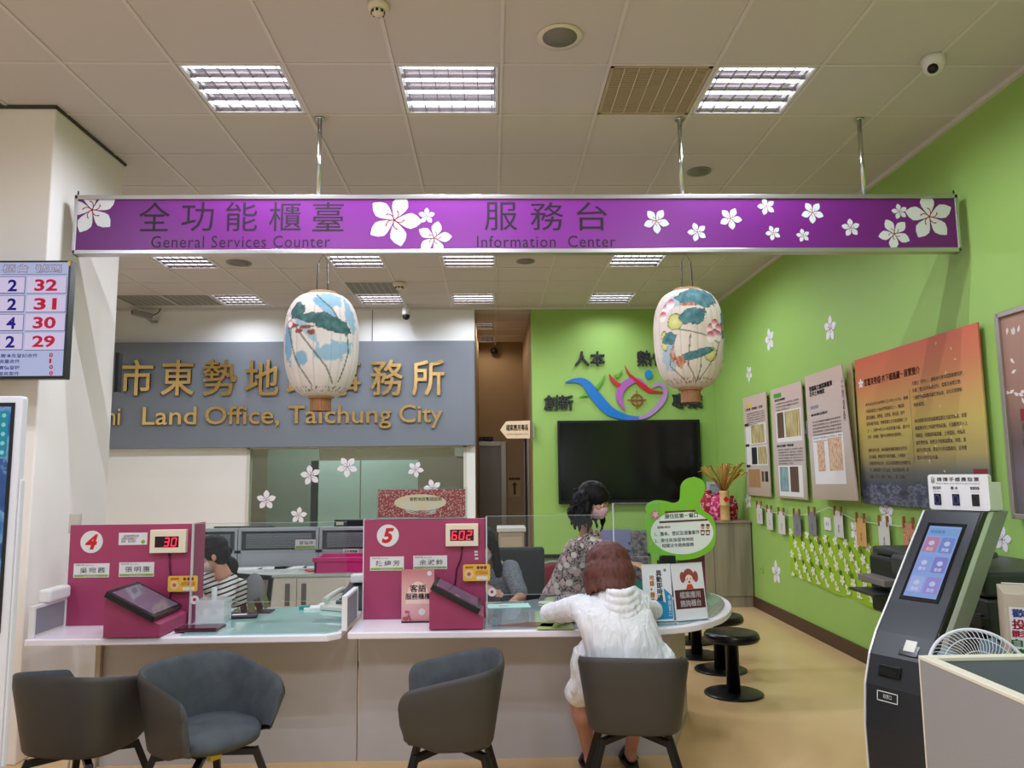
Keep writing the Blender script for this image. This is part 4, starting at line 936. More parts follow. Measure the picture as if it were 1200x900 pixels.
top5 = [(-.765, 4.12)] + rnd + [(.9, 5.6), (.55, 5.3), (.2, 5.03), (-.765, 4.95)]
plan_prism(top5, TZ-.035, TZ).obj('counter_top', TOPW, t5, bevel=.006)
gp = [(-.05, 4.125)] + [(x-.03*(x > .8)*1.1, y+.03) for x, y in rnd[1:-1]] + [(1.17, 5.5), (.9, 5.55), (.55, 5.26), (.2, 5.0), (-.05, 4.97)]
plan_prism(gp, TZ, TZ+.006).obj('glass_top', glasstop('glass_top_grey', (150, 166, 168)), t5)
MB().box((-.755, 4.42, 0), (1.0, 4.45, TZ-.035)).obj('front_panel', PANEL, t5)
sp = [(1.0, 4.42), (1.27, 5.18), (1.24, 5.19), (.97, 4.44)]
plan_prism(sp, 0, TZ-.035).obj('side_panel', PANEL, t5)
MB().box((.9, 5.18, 0), (1.27, 5.21, TZ-.035)).obj('back_panel', PANEL, t5)
MB().box((-.7, 4.9, 0), (.9, 4.92, TZ-.2)).obj('rear_panel', PANEL, t5)
# low side screens standing at the left end of each station
PART = mat('screen_fabric_grey', (134, 132, 140), .8, bump=.2, bscale=400)
for x, y0, y1, z1, lb in ((-2.385, 4.10, 4.40, .91, 'low grey side screen at the left end of booth four'), (-.79, 4.16, 4.5, .93, 'low grey side screen at the left end of booth five')):
    zb_ = TZ+.001
    t = empty('side_screen', (x, (y0+y1)/2, zb_), lb, 'screen')
    MB().box((x-.01, y0+.012, zb_+.012), (x+.01, y1-.012, z1-.012)).obj('fabric_panel', PART, t)
    MB().box((x-.014, y0, zb_), (x+.014, y0+.014, z1)).box((x-.014, y1-.014, zb_), (x+.014, y1, z1)).box((x-.013, y0+.014, z1-.014), (x+.013, y1-.014, z1-.0005)).obj('frame', WPLAST, t)
t = empty('phone_box', (-2.385, 4.3, .911), 'white rounded plastic box resting on the side screen of booth four', 'box')
MB().box((-2.42, 4.2, .911), (-2.35, 4.40, .98), Matrix.Identity(4)).obj('shell', WPLAST, t, bevel=.015, seg=3)
# ------------------------------------------------------------------ magenta booth boards
MAG = mat('booth_magenta', (158, 58, 96), .42, var=.015); CREAMP = mat('cream_plastic2', (226, 212, 188), .45); LED = mat('led_red', (255, 30, 60), .4, emit=3.2, ecol=(255, 24, 50)); LABW = mat('label_white', (216, 214, 214), .5)
LIME = mat('label_green', (128, 164, 60), .5); REDP = mat('number_red', (196, 20, 36), .45)
SEG = {'0': 'abcdef', '2': 'abged', '3': 'abgcd', '6': 'afgecd'}
def seven(F, ch, u, v, w_, h, th):
    mb = MB(); k = w_*.16; sl = .12
    R = {'a': (k, h-k, w_-k, h), 'g': (k, h/2-k/2, w_-k, h/2+k/2), 'd': (k, 0, w_-k, k), 'f': (0, h/2+k*.3, k, h-k*.3), 'b': (w_-k, h/2+k*.3, w_, h-k*.3), 'e': (0, k*.3, k, h/2-k*.3), 'c': (w_-k, k*.3, w_, h/2-k*.3)}
    for s in SEG[ch]:
        a = R[s]; mb.flat([(u+x+y*sl, v+y) for x, y in rect(*a)], F, th)
    return mb
def booth(F, P, num, digits, names, lb, edge, ret, extra_label):
    q = lambda x, y: F.px(x, y)
    (u0, v1), (u1, _) = q(*P['tl']), q(*P['tr']); v0 = TZ+.001
    t = empty('booth_board', F.p((u0+u1)/2, v0), lb, 'booth board')
    MB().prism(rect(u0, v0, u1, v1), F, -.02, 0).obj('front_panel', MAG, t, bevel=.002)
    MB().box((u1-.02, F.O.y+.02, v0), (u1, F.O.y+ret, v1)).obj('side_panel', MAG, t, bevel=.002)
    if edge: MB().box((u0-.006, F.O.y, v0), (u0-.0005, F.O.y+.06, v1)).obj('edge_strip', LABW, t)
    c = q(*P['c']); r = P['r']
    MB().prism(circ(c[0], c[1], r, None, 32), F, 0, .003).obj('number_disc', LABW, t)
    text(F, num, c[0]-r*.56, c[1]-r*.68, r*1.12, r*1.36, .045, 4, t=.0035, shear=.25).obj('number_print', REDP, t)
    for (x0, y0, x1, y1), nm in zip(P['names'], names):
        a = q(x0, y1); b_ = q(x1, y0); W = b_[0]-a[0]; H = b_[1]-a[1]
        pl = MB().prism(rect(a[0], a[1], b_[0], b_[1]), F, 0, .003).obj('name_plate', LABW, t)
        MB().flat(rect(a[0]+.004, a[1]+.004, b_[0]-.004, a[1]+H*.2), F, .0035).obj('green_stripe', LIME, pl)
        text(F, nm, a[0]+W*.18, a[1]+H*.32, W*.7, H*.4, .01, 2, t=.0036, spacing=1.3).obj('lettering', mat('ink_grey', (66, 68, 66), .6), pl, kind='stuff')
        text(F, '承辦人員: Executive', a[0]+W*.05, a[1]+H*.83, W*.5, H*.12, 0, 1, t=.0036).obj('lettering', INK2, pl, kind='stuff')
        text(F, 'Land Administration', a[0]+W*.3, a[1]+H*.07, W*.4, H*.09, 0, 1, t=.0038).obj('lettering', LABW, pl, kind='stuff')
    a = q(P['led'][0], P['led'][3]); b_ = q(P['led'][2], P['led'][1])
    ld = MB().prism(rect(a[0], a[1], b_[0], b_[1]), F, 0.0005, .035).obj('number_display', CREAMP, t, bevel=.003)
    a = q(P['dsp'][0], P['dsp'][3]); b_ = q(P['dsp'][2], P['dsp'][1]); W = b_[0]-a[0]; H = b_[1]-a[1]
    MB().flat(rect(a[0], a[1], b_[0], b_[1]), F, .0356).obj('display_window', mat('display_dark', (36, 10, 20), .2), ld)
    for i, ch in enumerate(digits):
        if ch != ' ': seven(F, ch, a[0]+W*(.05+.31*i), a[1]+H*.1, W*.22, H*.78, .0362).obj('digit', LED, ld)
    pts = [F.p(*q(*c_), .01) for c_ in P['cable']]
    MB().tube(pts, .004, 6).obj('cable', BLACK, t)
    if extra_label:
        x0, y0, x1, y1 = extra_label; a = q(x0, y1); b_ = q(x1, y0); W = b_[0]-a[0]; H = b_[1]-a[1]
        pl = MB().prism(rect(a[0], a[1], b_[0], b_[1]), F, 0, .002).obj('notice_label', LABW, t)
        text(F, '一般服務號碼叫號\n請備妥相關證件\n辦理：登記收件', a[0]+W*.1, a[1]+H*.18, W*.6, H*.65, 0, 1, t=.0025).obj('lettering', INK2, pl, kind='stuff')
        MB().flat(circ(a[0]+W*.86, a[1]+H*.25, H*.16), F, .0025).obj('badge_print', LIME, pl)
    return t, u0, u1, v1
F4 = Surf((0, 4.42, 0), (1, 0, 0), (0, 0, 1))
P4 = dict(tl=(82.7, 615.5), tr=(228, 613.6), c=(107.6, 635), r=.062, names=[(86, 660, 128.6, 677), (139.3, 658.6, 181.2, 676)], led=(178, 620, 221, 647.6), dsp=(184.3, 627.8, 212.6, 641), cable=[(199.4, 647.6), (199.6, 665), (201.5, 680), (201, 696), (198, 706)])
b4, u0_4, u1_4, z4 = booth(F4, P4, '4', ' 30', ['吳宛茜', '張明惠'], 'magenta booth board with number four and red display reading thirty', False, .17, (139, 624, 173, 638.7))
F5 = Surf((0, 4.47, 0), (1, 0, 0), (0, 0, 1))
P5_ = dict(tl=(427, 609), tr=(568.4, 607), c=(454.6, 627.6), r=.063, names=[(433.7, 652, 473.4, 668.8), (484.3, 650.8, 524, 667.3)], led=(522.6, 613.2, 560.4, 639.8), dsp=(527.8, 619.8, 555.3, 633.3), cable=[(542, 639.8), (540, 655), (535, 667), (534, 680), (532, 692)])
b5, u0_5, u1_5, z5 = booth(F5, P5_, '5', '602', ['陳緯芳', '余淑鈴'], 'magenta booth board with number five and red display reading six hundred two', True, .04, None)
for px, py in ((558, 646.5), (558, 650), (558.5, 654.5)):
    u, v = F5.px(px, py); MB().flat(rect(u-.01, v-.005, u+.01, v+.005), F5, .001).obj('tiny_sticker', LABW, b5)
# wedge shaped stands with signing screens
def wedge(x, y0, y1, lb):
    t = empty('tablet_stand', (x+.14, (y0+y1)/2, TZ), lb, 'tablet stand', 'signing screens on magenta wedges')
    z = TZ+.0065
    prof = [(x, z), (x, z+.19), (x+.02, z+.2), (x+.285, z+.062), (x+.285, z)]
    FF = Surf((0, y0, 0), (1, 0, 0), (0, 0, 1)); MB().prism(prof, FF, -(y1-y0), 0).obj('wedge', MAG, t, bevel=.002)
    d = Vector((.265, 0, -.138)).normalized(); nrm = Vector((-d.z, 0, d.x)); o = Vector((x+.0, y0-.03, z+.2))
    Fs = Surf(o+nrm*.012, d, Vector((0, 1, 0)))
    L = .30; D = y1-y0-.0
    tb = MB().prism(rrect(.0, .0, L-.015, D, .008), Fs, -.0, .03).obj('tablet', BLACK, t, bevel=.002)
    MB().prism(rect(.022, .022, L-.037, D-.022), Fs, .0302, .031).obj('screen', mat('tablet_glass', (112, 100, 118), .08, spec=.8), t)
wedge(-1.993, 4.05, 4.40, 'magenta wedge stand with black signing screen in front of booth four')
wedge(-.339, 4.13, 4.45, 'magenta wedge stand with black signing screen in front of booth five')
# acrylic screens
def acrylic(lo, hi, lb, extra=None):
    t = empty('acrylic_screen', ((lo[0]+hi[0])/2, lo[1], lo[2]), lb, 'screen')
    MB().box(lo, hi).obj('sheet', ACRYL, t)
    e = mat('acrylic_rim', (176, 188, 186), .1, alpha=.45)
    MB().box((lo[0], lo[1]-.0005, hi[2]), (hi[0], hi[1]+.0005, hi[2]+.003)).obj('top_edge', e, t)
    MB().box((lo[0], lo[1]-.0005, lo[2]-.003), (hi[0], hi[1]+.0005, lo[2])).obj('bottom_edge', e, t)
    for x in (lo[0]+.004,): MB().box((x-.004, lo[1]-.02, TZ+.007), (x+.004, lo[1]-.001, hi[2])).obj('post', mat('acrylic_post', (214, 220, 220), .12, alpha=.6), t)
    return t
y = 4.60
acrylic((u1_4+.002, 4.40, .87), (-.83, 4.405, z4+.0), 'clear acrylic screen to the right of booth board four')
acrylic((u1_5+.004, 4.46, .88), (.62, 4.465, z5+.01), 'clear acrylic screen between booth board five and the customer')
q0 = PY(717, 590, 4.9); q1 = PY(775, 652, 4.9)
acrylic((q0.x, 4.9, q1.z), (q1.x, 4.905, q0.z), 'small clear acrylic screen behind the customer under the television')
YEL = mat('sticker_yellow', (222, 176, 60), .45); ORG = mat('sticker_orange', (190, 90, 30), .5)
def sticker(F, x0, y0, x1, y1, lb, t_=.002):
    a = F.px(x0, y1); b_ = F.px(x1, y0); W = b_[0]-a[0]; H = b_[1]-a[1]
    t = empty('yellow_sign', F.p((a[0]+b_[0])/2, a[1]), lb, 'sign')
    MB().prism(rrect(a[0], a[1], b_[0], b_[1], H*.12), F, 0, t_).obj('card', YEL, t)
    MB().flat(circ(a[0]+W*.22, a[1]+H*.42, H*.28), F, t_+.0006).obj('print', mat('sticker_peach', (226, 190, 150), .5), t)
    MB().flat(circ(a[0]+W*.22, a[1]+H*.42, H*.12), F, t_+.001).flat(rect(a[0]+W*.08, a[1]+H*.76, a[0]+W*.38, a[1]+H*.88), F, t_+.001).obj('print', ORG, t, kind='stuff')
    mb = MB()
    for k in range(3): mb.flat(circ(a[0]+W*(.56+k*.13), a[1]+H*.8, H*.1), F, t_+.001)
    mb.obj('print', mat('sticker_plum', (110, 50, 70), .5), t, kind='stuff')
    text(F, '加薪貸款區', a[0]+W*.46, a[1]+H*.38, W*.46, H*.24, .01, 1, t=t_+.001).obj('lettering', ORG, t, kind='stuff')
    MB().flat(rect(a[0]+W*.5, a[1]+H*.08, a[0]+W*.9, a[1]+H*.28), F, t_+.001).obj('print', LABW, t)
FA4 = Surf((0, 4.385, 0), (1, 0, 0), (0, 0, 1)); FA5 = Surf((0, 4.44, 0), (1, 0, 0), (0, 0, 1))
sticker(FA4, 196.5, 674.5, 232, 693.5, 'yellow illustrated sticker sign at the right edge of booth board four')
sticker(FA5, 542.6, 661, 574.3, 681, 'yellow illustrated sticker sign at the right edge of booth board five')
for F_, px, py, lb in ((FA4, 228, 703, 'small round white badge on the acrylic beside booth board four'), (FA5, 576.5, 694, 'small round white badge on the acrylic beside booth board five')):
    u, v = F_.px(px, py); t = empty('round_badge', F_.p(u, v), lb, 'badge')
    MB().prism(circ(u, v, .024), F_, 0, .002).obj('disc', LABW, t); MB().flat(circ(u, v+.002, .009), F_, .0025).obj('print', REDP, t)
# red box sign on top of board five
FBx = Surf((0, 4.475, 0), (1, 0, 0), (0, 0, 1))
a = FBx.px(441.7, 606); b_ = FBx.px(547.3, 570.6); a = (a[0], z5+.001); W = b_[0]-a[0]; H = b_[1]-a[1]
t = empty('box_sign', FBx.p((a[0]+b_[0])/2, a[1]), 'clear box with red flowered card and pale open hands, on booth board five', 'sign')
REDF = noise_mat('red_floral', [(.1, (110, 20, 34)), (.5, (150, 34, 50)), (.58, (180, 110, 110)), (.64, (206, 190, 160)), (.7, (140, 40, 50))], (110, 110, 110), .5, detail=3)
MB().prism(rect(a[0]+.006, a[1]+.01, b_[0]-.01, b_[1]-.012), FBx, -.004, 0).obj('card', REDF, t)
MB().prism(rect(a[0], a[1], b_[0], b_[1]), FBx, .004, .007).obj('front_sheet', ACRYL, t); MB().prism(rect(a[0], a[1], b_[0], b_[1]), FBx, -.03, -.027).obj('back_sheet', ACRYL, t)
MB().prism(rect(a[0], a[1], b_[0], a[1]+.004), FBx, -.03, .007).obj('base', mat('acrylic_edge', (206, 216, 214), .1, spec=.8), t)
MB().flat(circ(a[0]+W*.48, a[1]+H*.52, W*.29, H*.26, 32), FBx, .001).obj('oval_print', mat('oval_cream', (222, 202, 166), .5), t)
text(FBx, '東勢地政客語服務', a[0]+W*.36, a[1]+H*.56, W*.36, H*.13, .01, 1, t=.002).obj('lettering', INK2, t, kind='stuff')
mb = MB()
for k in range(7):
    s0, s1 = .2+.0*k, .5
    mb.flat([(a[0]+W*(.2+.02*k), a[1]+H*(.5-.035*k)), (a[0]+W*(.34), a[1]+H*(.53-.05*k)), (a[0]+W*.5, a[1]+H*(.40-.05*k)), (a[0]+W*.34, a[1]+H*(.50-.05*k))], FBx, .0016)
    mb.flat([(a[0]+W*(.76-.02*k), a[1]+H*(.44-.035*k)), (a[0]+W*.64, a[1]+H*(.47-.045*k)), (a[0]+W*.5, a[1]+H*(.36-.045*k)), (a[0]+W*.64, a[1]+H*(.44-.045*k))], FBx, .0016)
mb.obj('hands_print', LABW, t, kind='stuff')
# pink stand sign
FP = Surf((0, 4.36, 0), (1, 0, 0), (0, 0, 1))
a = (FP.px(470.5, 724)[0], TZ+.001); b_ = (FP.px(509, 690)[0], FP.px(490, 667)[1]); W = b_[0]-a[0]; H = b_[1]-a[1]
t = empty('pink_stand_sign', FP.p((a[0]+b_[0])/2, a[1]), 'pink table sign in a clear holder before booth five', 'sign')
PK = ramp_mat('pink_card', [(0, (196, 120, 130)), (.2, (206, 160, 160)), (.5, (216, 176, 166)), (.8, (206, 150, 146)), (1, (190, 120, 126))], 'Z', a[1], b_[1], .45, .05, 60)
MB().prism(rect(a[0], a[1]+.008, b_[0], b_[1]), FP, 0, .003).obj('card', PK, t); MB().prism(rect(a[0], a[1], b_[0], a[1]+.008), FP, -.06, .01).obj('base', BLACK, t)
MB().flat([(a[0]+W*.12+W*.76*(.5+.5*math.cos(PI*i/12)), a[1]+H*.35+H*.42*math.sin(PI*i/12)) for i in range(13)], FP, .0035).obj('arch_print', mat('pink_pale', (226, 200, 186), .5), t)
text(FP, '客語', a[0]+W*.25, a[1]+H*.57, W*.5, H*.14, .02, 3, t=.004).obj('lettering', mat('blue_print', (40, 70, 130), .5), t, kind='stuff')
text(FP, '服務櫃檯', a[0]+W*.12, a[1]+H*.43, W*.76, H*.12, .02, 3, t=.004).obj('lettering', mat('mauve_print', (110, 80, 130), .5), t, kind='stuff')
MB().flat(circ(a[0]+W*.62, a[1]+H*.2, W*.1), FP, .0038).flat(circ(a[0]+W*.85, a[1]+H*.92, W*.07), FP, .0038).obj('badge_print', LABW, t, kind='stuff')
mb = MB()
for k in range(9): flower(FP, a[0]+W*(.08+.3*random.random()), a[1]+H*(.05+.22*random.random()), W*.06, k, .0038, mb, wdt=.6)
mb.obj('flower_print', mat('rose_print', (160, 60, 80), .5), t, kind='stuff')
# ------------------------------------------------------------------ small things on counter four
z = TZ+.0065
CLEARP = mat('clear_plastic', (224, 226, 228), .15, alpha=.4)
c = PZ(250, 729, z); t = empty('clear_box', c, 'translucent square plastic box with white roll standing on counter four', 'box')
for lo, hi in (((-.075, -.06, 0), (.075, .06, .003)), ((-.078, -.062, .003), (.078, -.058, .13)), ((-.078, .058, .003), (.078, .062, .13)), ((-.078, -.058, .003), (-.074, .058, .13)), ((.074, -.058, .003), (.078, .058, .13))):
    MB().box(tuple(Vector(lo)+c), tuple(Vector(hi)+c)).obj('wall', CLEARP, t)
MB().tube([c+Vector((0, 0, .02)), c+Vector((0, 0, .19))], .015, 14).obj('white_roll', LABW, t)
MB().box(tuple(c+Vector((-.06, -.05, .004))), tuple(c+Vector((.06, .05, .035)))).obj('contents', mat('tissue', (224, 224, 224), .8), t)
c = PZ(225, 727, z); t = empty('wire_holder', c, 'tangled clear wire holder beside the wedge stand of booth four', 'holder')
for k in range(5):
    a0 = k*1.2; pts = [c+Vector((.035*math.cos(a0+s*.5)+.006*k, .03*math.sin(a0+s*.5), .015+.02*s*(1 if s < 3 else .6))) for s in range(6)]
    MB().tube(pts, .003, 6).obj('wire', CHROME, t)
c = PZ(283, 724, z); t = empty('desk_phone_cradle', c, 'small black handset lying on counter four beside the clear box', 'phone')
MB().box((-.09, -.035, 0), (.09, .035, .018), Matrix.Translation(c) @ Matrix.Rotation(.15, 4, 'Z')).obj('body', BLACK, t, bevel=.008)
MB().box((-.05, -.02, .0185), (.03, .015, .021), Matrix.Translation(c) @ Matrix.Rotation(.15, 4, 'Z')).obj('label', LABW, t)
c = PZ(215, 738, z); t = empty('card_tray', c, 'dark maroon tray lying flat beside the wedge of booth four', 'tray')
MB().box((-.02, -.07, 0), (.2, .08, .012), Matrix.Translation(c)).obj('base', mat('maroon', (78, 30, 46), .2), t, bevel=.003)
MB().box((-.02, -.07, .0125), (.2, -.064, .02), Matrix.Translation(c)).obj('rim', mat('maroon', (78, 30, 46), .2), t)
c = PZ(300, 717, z); t = empty('document_rack', c, 'low dark red rack of striped folders at the clerk side of counter four', 'rack')
for k in range(5):
    MB().box((-.11+k*.045, -.05, 0), (-.105+k*.045, .05, .06+.004*k), Matrix.Translation(c) @ Matrix.Rotation(-.35, 4, 'Y')).obj('divider', mat('maroon', (78, 30, 46), .2) if k % 2 else CHROME, t)
MB().box((-.13, -.055, -.0), (.1, .055, .006), Matrix.Translation(c)).obj('base', mat('maroon', (78, 30, 46), .2), t)
# desk phones
def desk_phone(c, rz, col, lb):
    t = empty('desk_phone', c, lb, 'phone'); M = Matrix.Translation(c) @ Matrix.Rotation(rz, 4, 'Z'); m_ = mat('phone_'+col, {'beige': (206, 206, 196), 'grey': (186, 190, 192)}[col], .4)
    vs = [M @ Vector(p) for p in ((-.09, -.1, 0), (.09, -.1, 0), (.09, .1, 0), (-.09, .1, 0), (-.09, -.1, .025), (.09, -.1, .025), (.09, .1, .075), (-.09, .1, .075))]
    MB().add(vs, [(0, 3, 2, 1), (4, 5, 6, 7), (0, 1, 5, 4), (1, 2, 6, 5), (2, 3, 7, 6), (3, 0, 4, 7)]).obj('body', m_, t, bevel=.006)
    pts = [M @ Vector(p) for p in ((-.06, -.09, .055), (-.06, -.05, .075), (-.06, .04, .098), (-.06, .085, .095))]
    MB().tube(pts, [.022, .015, .015, .022], 10).obj('handset', m_, t)
    for i in range(3):
        for j in range(4): MB().box((.0+i*.025, -.06+j*.028, .03), (.018+i*.025, -.043+j*.028, .058+j*.006), M).obj('key', mat('key_dark', (90, 92, 96), .5), t)
    MB().box((-.0, .055, .06), (.075, .085, .075), M).obj('display', BLACK, t)
    return t
desk_phone(PZ(401, 713, z), -.5, 'beige', 'beige desk telephone at the right end of counter four')
desk_phone(PZ(735, 690, TZ+.0065), .6, 'grey', 'pale grey desk telephone behind the customer on the long counter')
c = PZ(420, 716, z); c.x -= .05; c.y += .12; t = empty('card_reader', c, 'dark grey sloping machine behind the beige telephone', 'machine')
MB().add([c+Vector(p) for p in ((-.09, -.08, 0), (.08, -.08, 0), (.08, .1, 0), (-.09, .1, 0), (-.06, -.06, .09), (.08, -.06, .11), (.08, .1, .19), (-.03, .1, .17))], [(0, 3, 2, 1), (4, 5, 6, 7), (0, 1, 5, 4), (1, 2, 6, 5), (2, 3, 7, 6), (3, 0, 4, 7)]).obj('body', mat('machine_grey', (58, 62, 64), .5), t, bevel=.008)
MB().box((-.02, -.02, .15), (.06, .06, .2), Matrix.Translation(c)).obj('paper_roll', LABW, t, bevel=.01)
for i, (px, py, rz, sz, col, lb) in enumerate(((373, 713, .1, (.16, .1), (224, 224, 220), 'white paper pad with teal tape near the far edge of counter four'), (386, 709.5, -.2, (.12, .09), (226, 226, 224), 'small white slip beside the beige telephone'))):
    c = PZ(px, py, z); t = empty('paper_pad', c, lb, 'paper'); M = Matrix.Translation(c) @ Matrix.Rotation(rz, 4, 'Z')
    MB().box((-sz[0]/2, -sz[1]/2, 0), (sz[0]/2, sz[1]/2, .012), M).obj('sheets', mat('paper_white', col, .7), t)
    if i == 0: MB().box((-sz[0]/2-.03, -.03, 0), (-sz[0]/2+.03, .02, .02), M).obj('tape', mat('tape_teal', (40, 140, 130), .4), t)
# printed sheets under the glass
for px, py, w_, h, col, lb, s in ((385, 727, .16, .12, (128, 160, 156), 'printed price sheet under the glass of counter four', 1), (310, 729, .16, .1, (140, 178, 160), 'green printed note under the glass of counter four', 1), (259, 738, .12, .08, (190, 208, 206), 'pale printed note at the near edge of counter four', 1)):
    c = PZ(px, py, z); t = empty('counter_note', c, lb, 'paper')
    FN = Surf(c, (1, 0, 0), (0, 1, 0)); MB().prism(rect(-w_/2, -h/2, w_/2, h/2), FN, .0, .001).obj('sheet', mat('note%d' % px, col, .2), t)
    mb = MB()
    for k in range(4): text(FN, ['受理登記案件', '規費收據明細', '請洽服務台', '土地登記申請'][k], -w_*.4, -h*.4+k*h*.22, w_*.8, h*.13, 0, 1, t=.0015, mb=mb)
    mb.obj('lettering', mat('note_ink', (90, 110, 106), .4), t, kind='stuff')
c = PZ(596, 710, TZ+.0065); t = empty('form_sheet', c, 'mint green form lying under the clerk hand behind booth five', 'paper')
MB().box((-.13, -.07, 0), (.13, .07, .002), Matrix.Translation(c) @ Matrix.Rotation(.08, 4, 'Z')).obj('sheet', mat('mint', (170, 220, 206), .5), t); MB().box((-.06, -.02, .0021), (.0, .0, .0028), Matrix.Translation(c)).obj('stamp_print', mat('stamp_red', (190, 80, 70), .5), t)
for px, py, pts, col, lb in ((620, 733, [(-.2, 0), (.02, .09), (.14, .05), (.12, -.05)], (120, 80, 76), 'brown printed leaflet under the counter glass before the customer'), (650, 735, [(-.1, -.05), (-.06, .1), (.1, .1), (.1, -.06)], (176, 188, 120), 'yellow green sheet under the counter glass by the customer elbow'), (665, 718, [(-.15, -.1), (-.14, .16), (.1, .16), (.1, -.1)], (170, 204, 176), 'pale green sheet under the counter glass by the customer')):
    c = PZ(px, py, TZ+.0065); FN = Surf(c, (1, 0, 0), (0, 1, 0)); MB().prism(pts, FN, 0, .0015+.0005*(px % 3)).obj('leaflet', mat('leaf%d' % px, col, .15), label=lb, cat='paper')
c = PZ(640, 707, TZ+.0065)
MB().lathe([(.05, 0), (.05, .008), (.04, .01)], c, 20).obj('stamp_pad', mat('pad_cream', (190, 190, 160), .4), label='small round cream pad near the far edge of the long counter', cat='pad')
# folded table signs at the round end
def table_sign(F, lb, w_, h, name='table_sign'):
    t = empty(name, F.p(w_/2, 0), lb, 'sign')
    MB().prism(rect(0, .004, w_, h), F, -.002, 0).obj('card', mat('sign_card', (222, 222, 226), .35), t)
    MB().prism(rect(0, 0, w_, .004), F, -.09, .02).obj('base', mat('acrylic_edge', (206, 216, 214), .1, spec=.8), t)
    MB().prism(rect(0, h, w_, h+.004), F, -.002, .003).obj('top_edge', mat('acrylic_edge', (206, 216, 214), .1, spec=.8), t)
    return t
p0 = PZ(756, 729, TZ+.007); p1 = PZ(790, 727.5, TZ+.007)
U = (p1-p0); w_ = U.length; h = (PY(748, 663, p0.y+.03).z-TZ)*.99
F1 = Surf(p0, U, Vector((-.13, .1, 1)).normalized()); F1.V = (F1.V-F1.U*F1.V.dot(F1.U)).normalized(); F1.N = F1.U.cross(F1.V)
t = table_sign(F1, 'white and blue table sign at the rounded counter end, left of the pair', w_, h)
CY = mat('sign_cyan', (24, 136, 184), .4)
MB().flat([(w_*.42, .01), (w_*.98, .01), (w_*.98, h*.45), (w_*.72, h*.58), (w_*.76, h*.32), (w_*.5, h*.42), (w_*.35, h*.3), (w_*.5, h*.18)], F1, .0004).obj('blue_print', CY, t)
text(F1, '異動即時通', w_*.48, h*.36, w_*.2, h*.54, .03, 2, t=.001, vert=True).obj('lettering', mat('ink_slate', (60, 64, 70), .5), t, kind='stuff')
text(F1, '地籍+謄本', w_*.24, h*.32, w_*.17, h*.5, .03, 2, t=.001, vert=True).obj('lettering', mat('ink_gold', (214, 150, 50), .5), t, kind='stuff')
text(F1, '一站式', w_*.12, h*.14, w_*.46, h*.15, .05, 2, t=.0008).obj('letter_halo', LABW, t, kind='stuff')
text(F1, '一站式', w_*.13, h*.15, w_*.44, h*.13, .01, 2, t=.0011).obj('lettering', mat('ink_teal', (16, 100, 130), .5), t, kind='stuff')
text(F1, '申請窗口', w_*.84, h*.08, w_*.1, h*.38, .01, 2, t=.001, vert=True).obj('lettering', LABW, t, kind='stuff')
MB().flat(circ(w_*.8, h*.9, w_*.05), F1, .0008).obj('badge_print', mat('badge_grey', (120, 130, 140), .5), t)
p0 = PZ(793, 728, TZ+.007); p1 = PZ(830, 724.5, TZ+.007); U = p1-p0; w2 = U.length
F2 = Surf(p0, U, Vector((-.09, .12, 1)).normalized()); F2.V = (F2.V-F2.U*F2.V.dot(F2.U)).normalized(); F2.N = F2.U.cross(F2.V)
t = table_sign(F2, 'white table sign with pigtailed girl drawing and brown band, right of the pair', w2, h)
MB().flat(rect(w2*.04, h*.2, w2*.97, h*.54), F2, .0005).obj('brown_print', mat('sign_brown', (84, 36, 42), .45), t)
text(F2, '檔案應用', w2*.18, h*.385, w2*.66, h*.12, .02, 2, t=.001).obj('lettering', LABW, t, kind='stuff'); text(F2, '諮詢櫃台', w2*.18, h*.235, w2*.66, h*.12, .02, 2, t=.001).obj('lettering', LABW, t, kind='stuff')
HB = mat('drawing_hair', (150, 72, 66), .5); SK = mat('drawing_skin', (240, 214, 200), .5); cx, cy = w2*.53, h*.76
MB().flat(circ(cx, cy+h*.02, w2*.17, h*.13), F2, .0006).flat(circ(cx-w2*.2, cy, w2*.08, h*.1), F2, .0006).flat(circ(cx+w2*.22, cy, w2*.08, h*.1), F2, .0006).obj('hair_print', HB, t, kind='stuff')
MB().flat(circ(cx, cy-h*.04, w2*.12, h*.08), F2, .001).obj('face_print', SK, t)
MB().flat(circ(cx, cy-h*.09, w2*.035, h*.022), F2, .0014).flat([(cx-w2*.12, h*.545), (cx+w2*.12, h*.545), (cx+w2*.07, h*.63), (cx-w2*.07, h*.63)], F2, .0012).obj('red_print', mat('drawing_red', (196, 60, 40), .5), t, kind='stuff')
MB().flat(circ(cx-w2*.05, cy-h*.035, w2*.012, h*.018), F2, .0014).flat(circ(cx+w2*.05, cy-h*.035, w2*.012, h*.018), F2, .0014).obj('eye_print', INK2, t, kind='stuff')
# thumb shaped green sign on a clear post
FTh = Surf(PZ(800, 700, TZ+.007), (1, -.08, 0), (0, 0, 1)); FTh.N = FTh.U.cross(FTh.V)
def T2(x, y): return FTh.px(600+x/4.5, 540+y/4.5)
out = [(960, 85), (1000, 100), (1018, 135), (1008, 180), (990, 220), (1010, 262), (1050, 290), (1070, 340), (1072, 400), (1060, 455), (1020, 490), (960, 515), (860, 525), (760, 522), (730, 495), (722, 450), (735, 430), (722, 400), (712, 370), (698, 340), (702, 300), (712, 280), (702, 250), (720, 222), (760, 208), (810, 212), (850, 222), (880, 210), (886, 170), (890, 130), (915, 98)]
o_ = [T2(*c_) for c_ in curve(out+[out[0]], 4)[:-1]]
t = empty('thumb_sign', FTh.p(*T2(880, 525)), 'lime green thumbs up shaped sign with a white oval of Chinese writing', 'sign')
MB().prism(o_, FTh, 0, .012).obj('board', mat('sign_lime', (122, 190, 40), .45), t, bevel=.001)
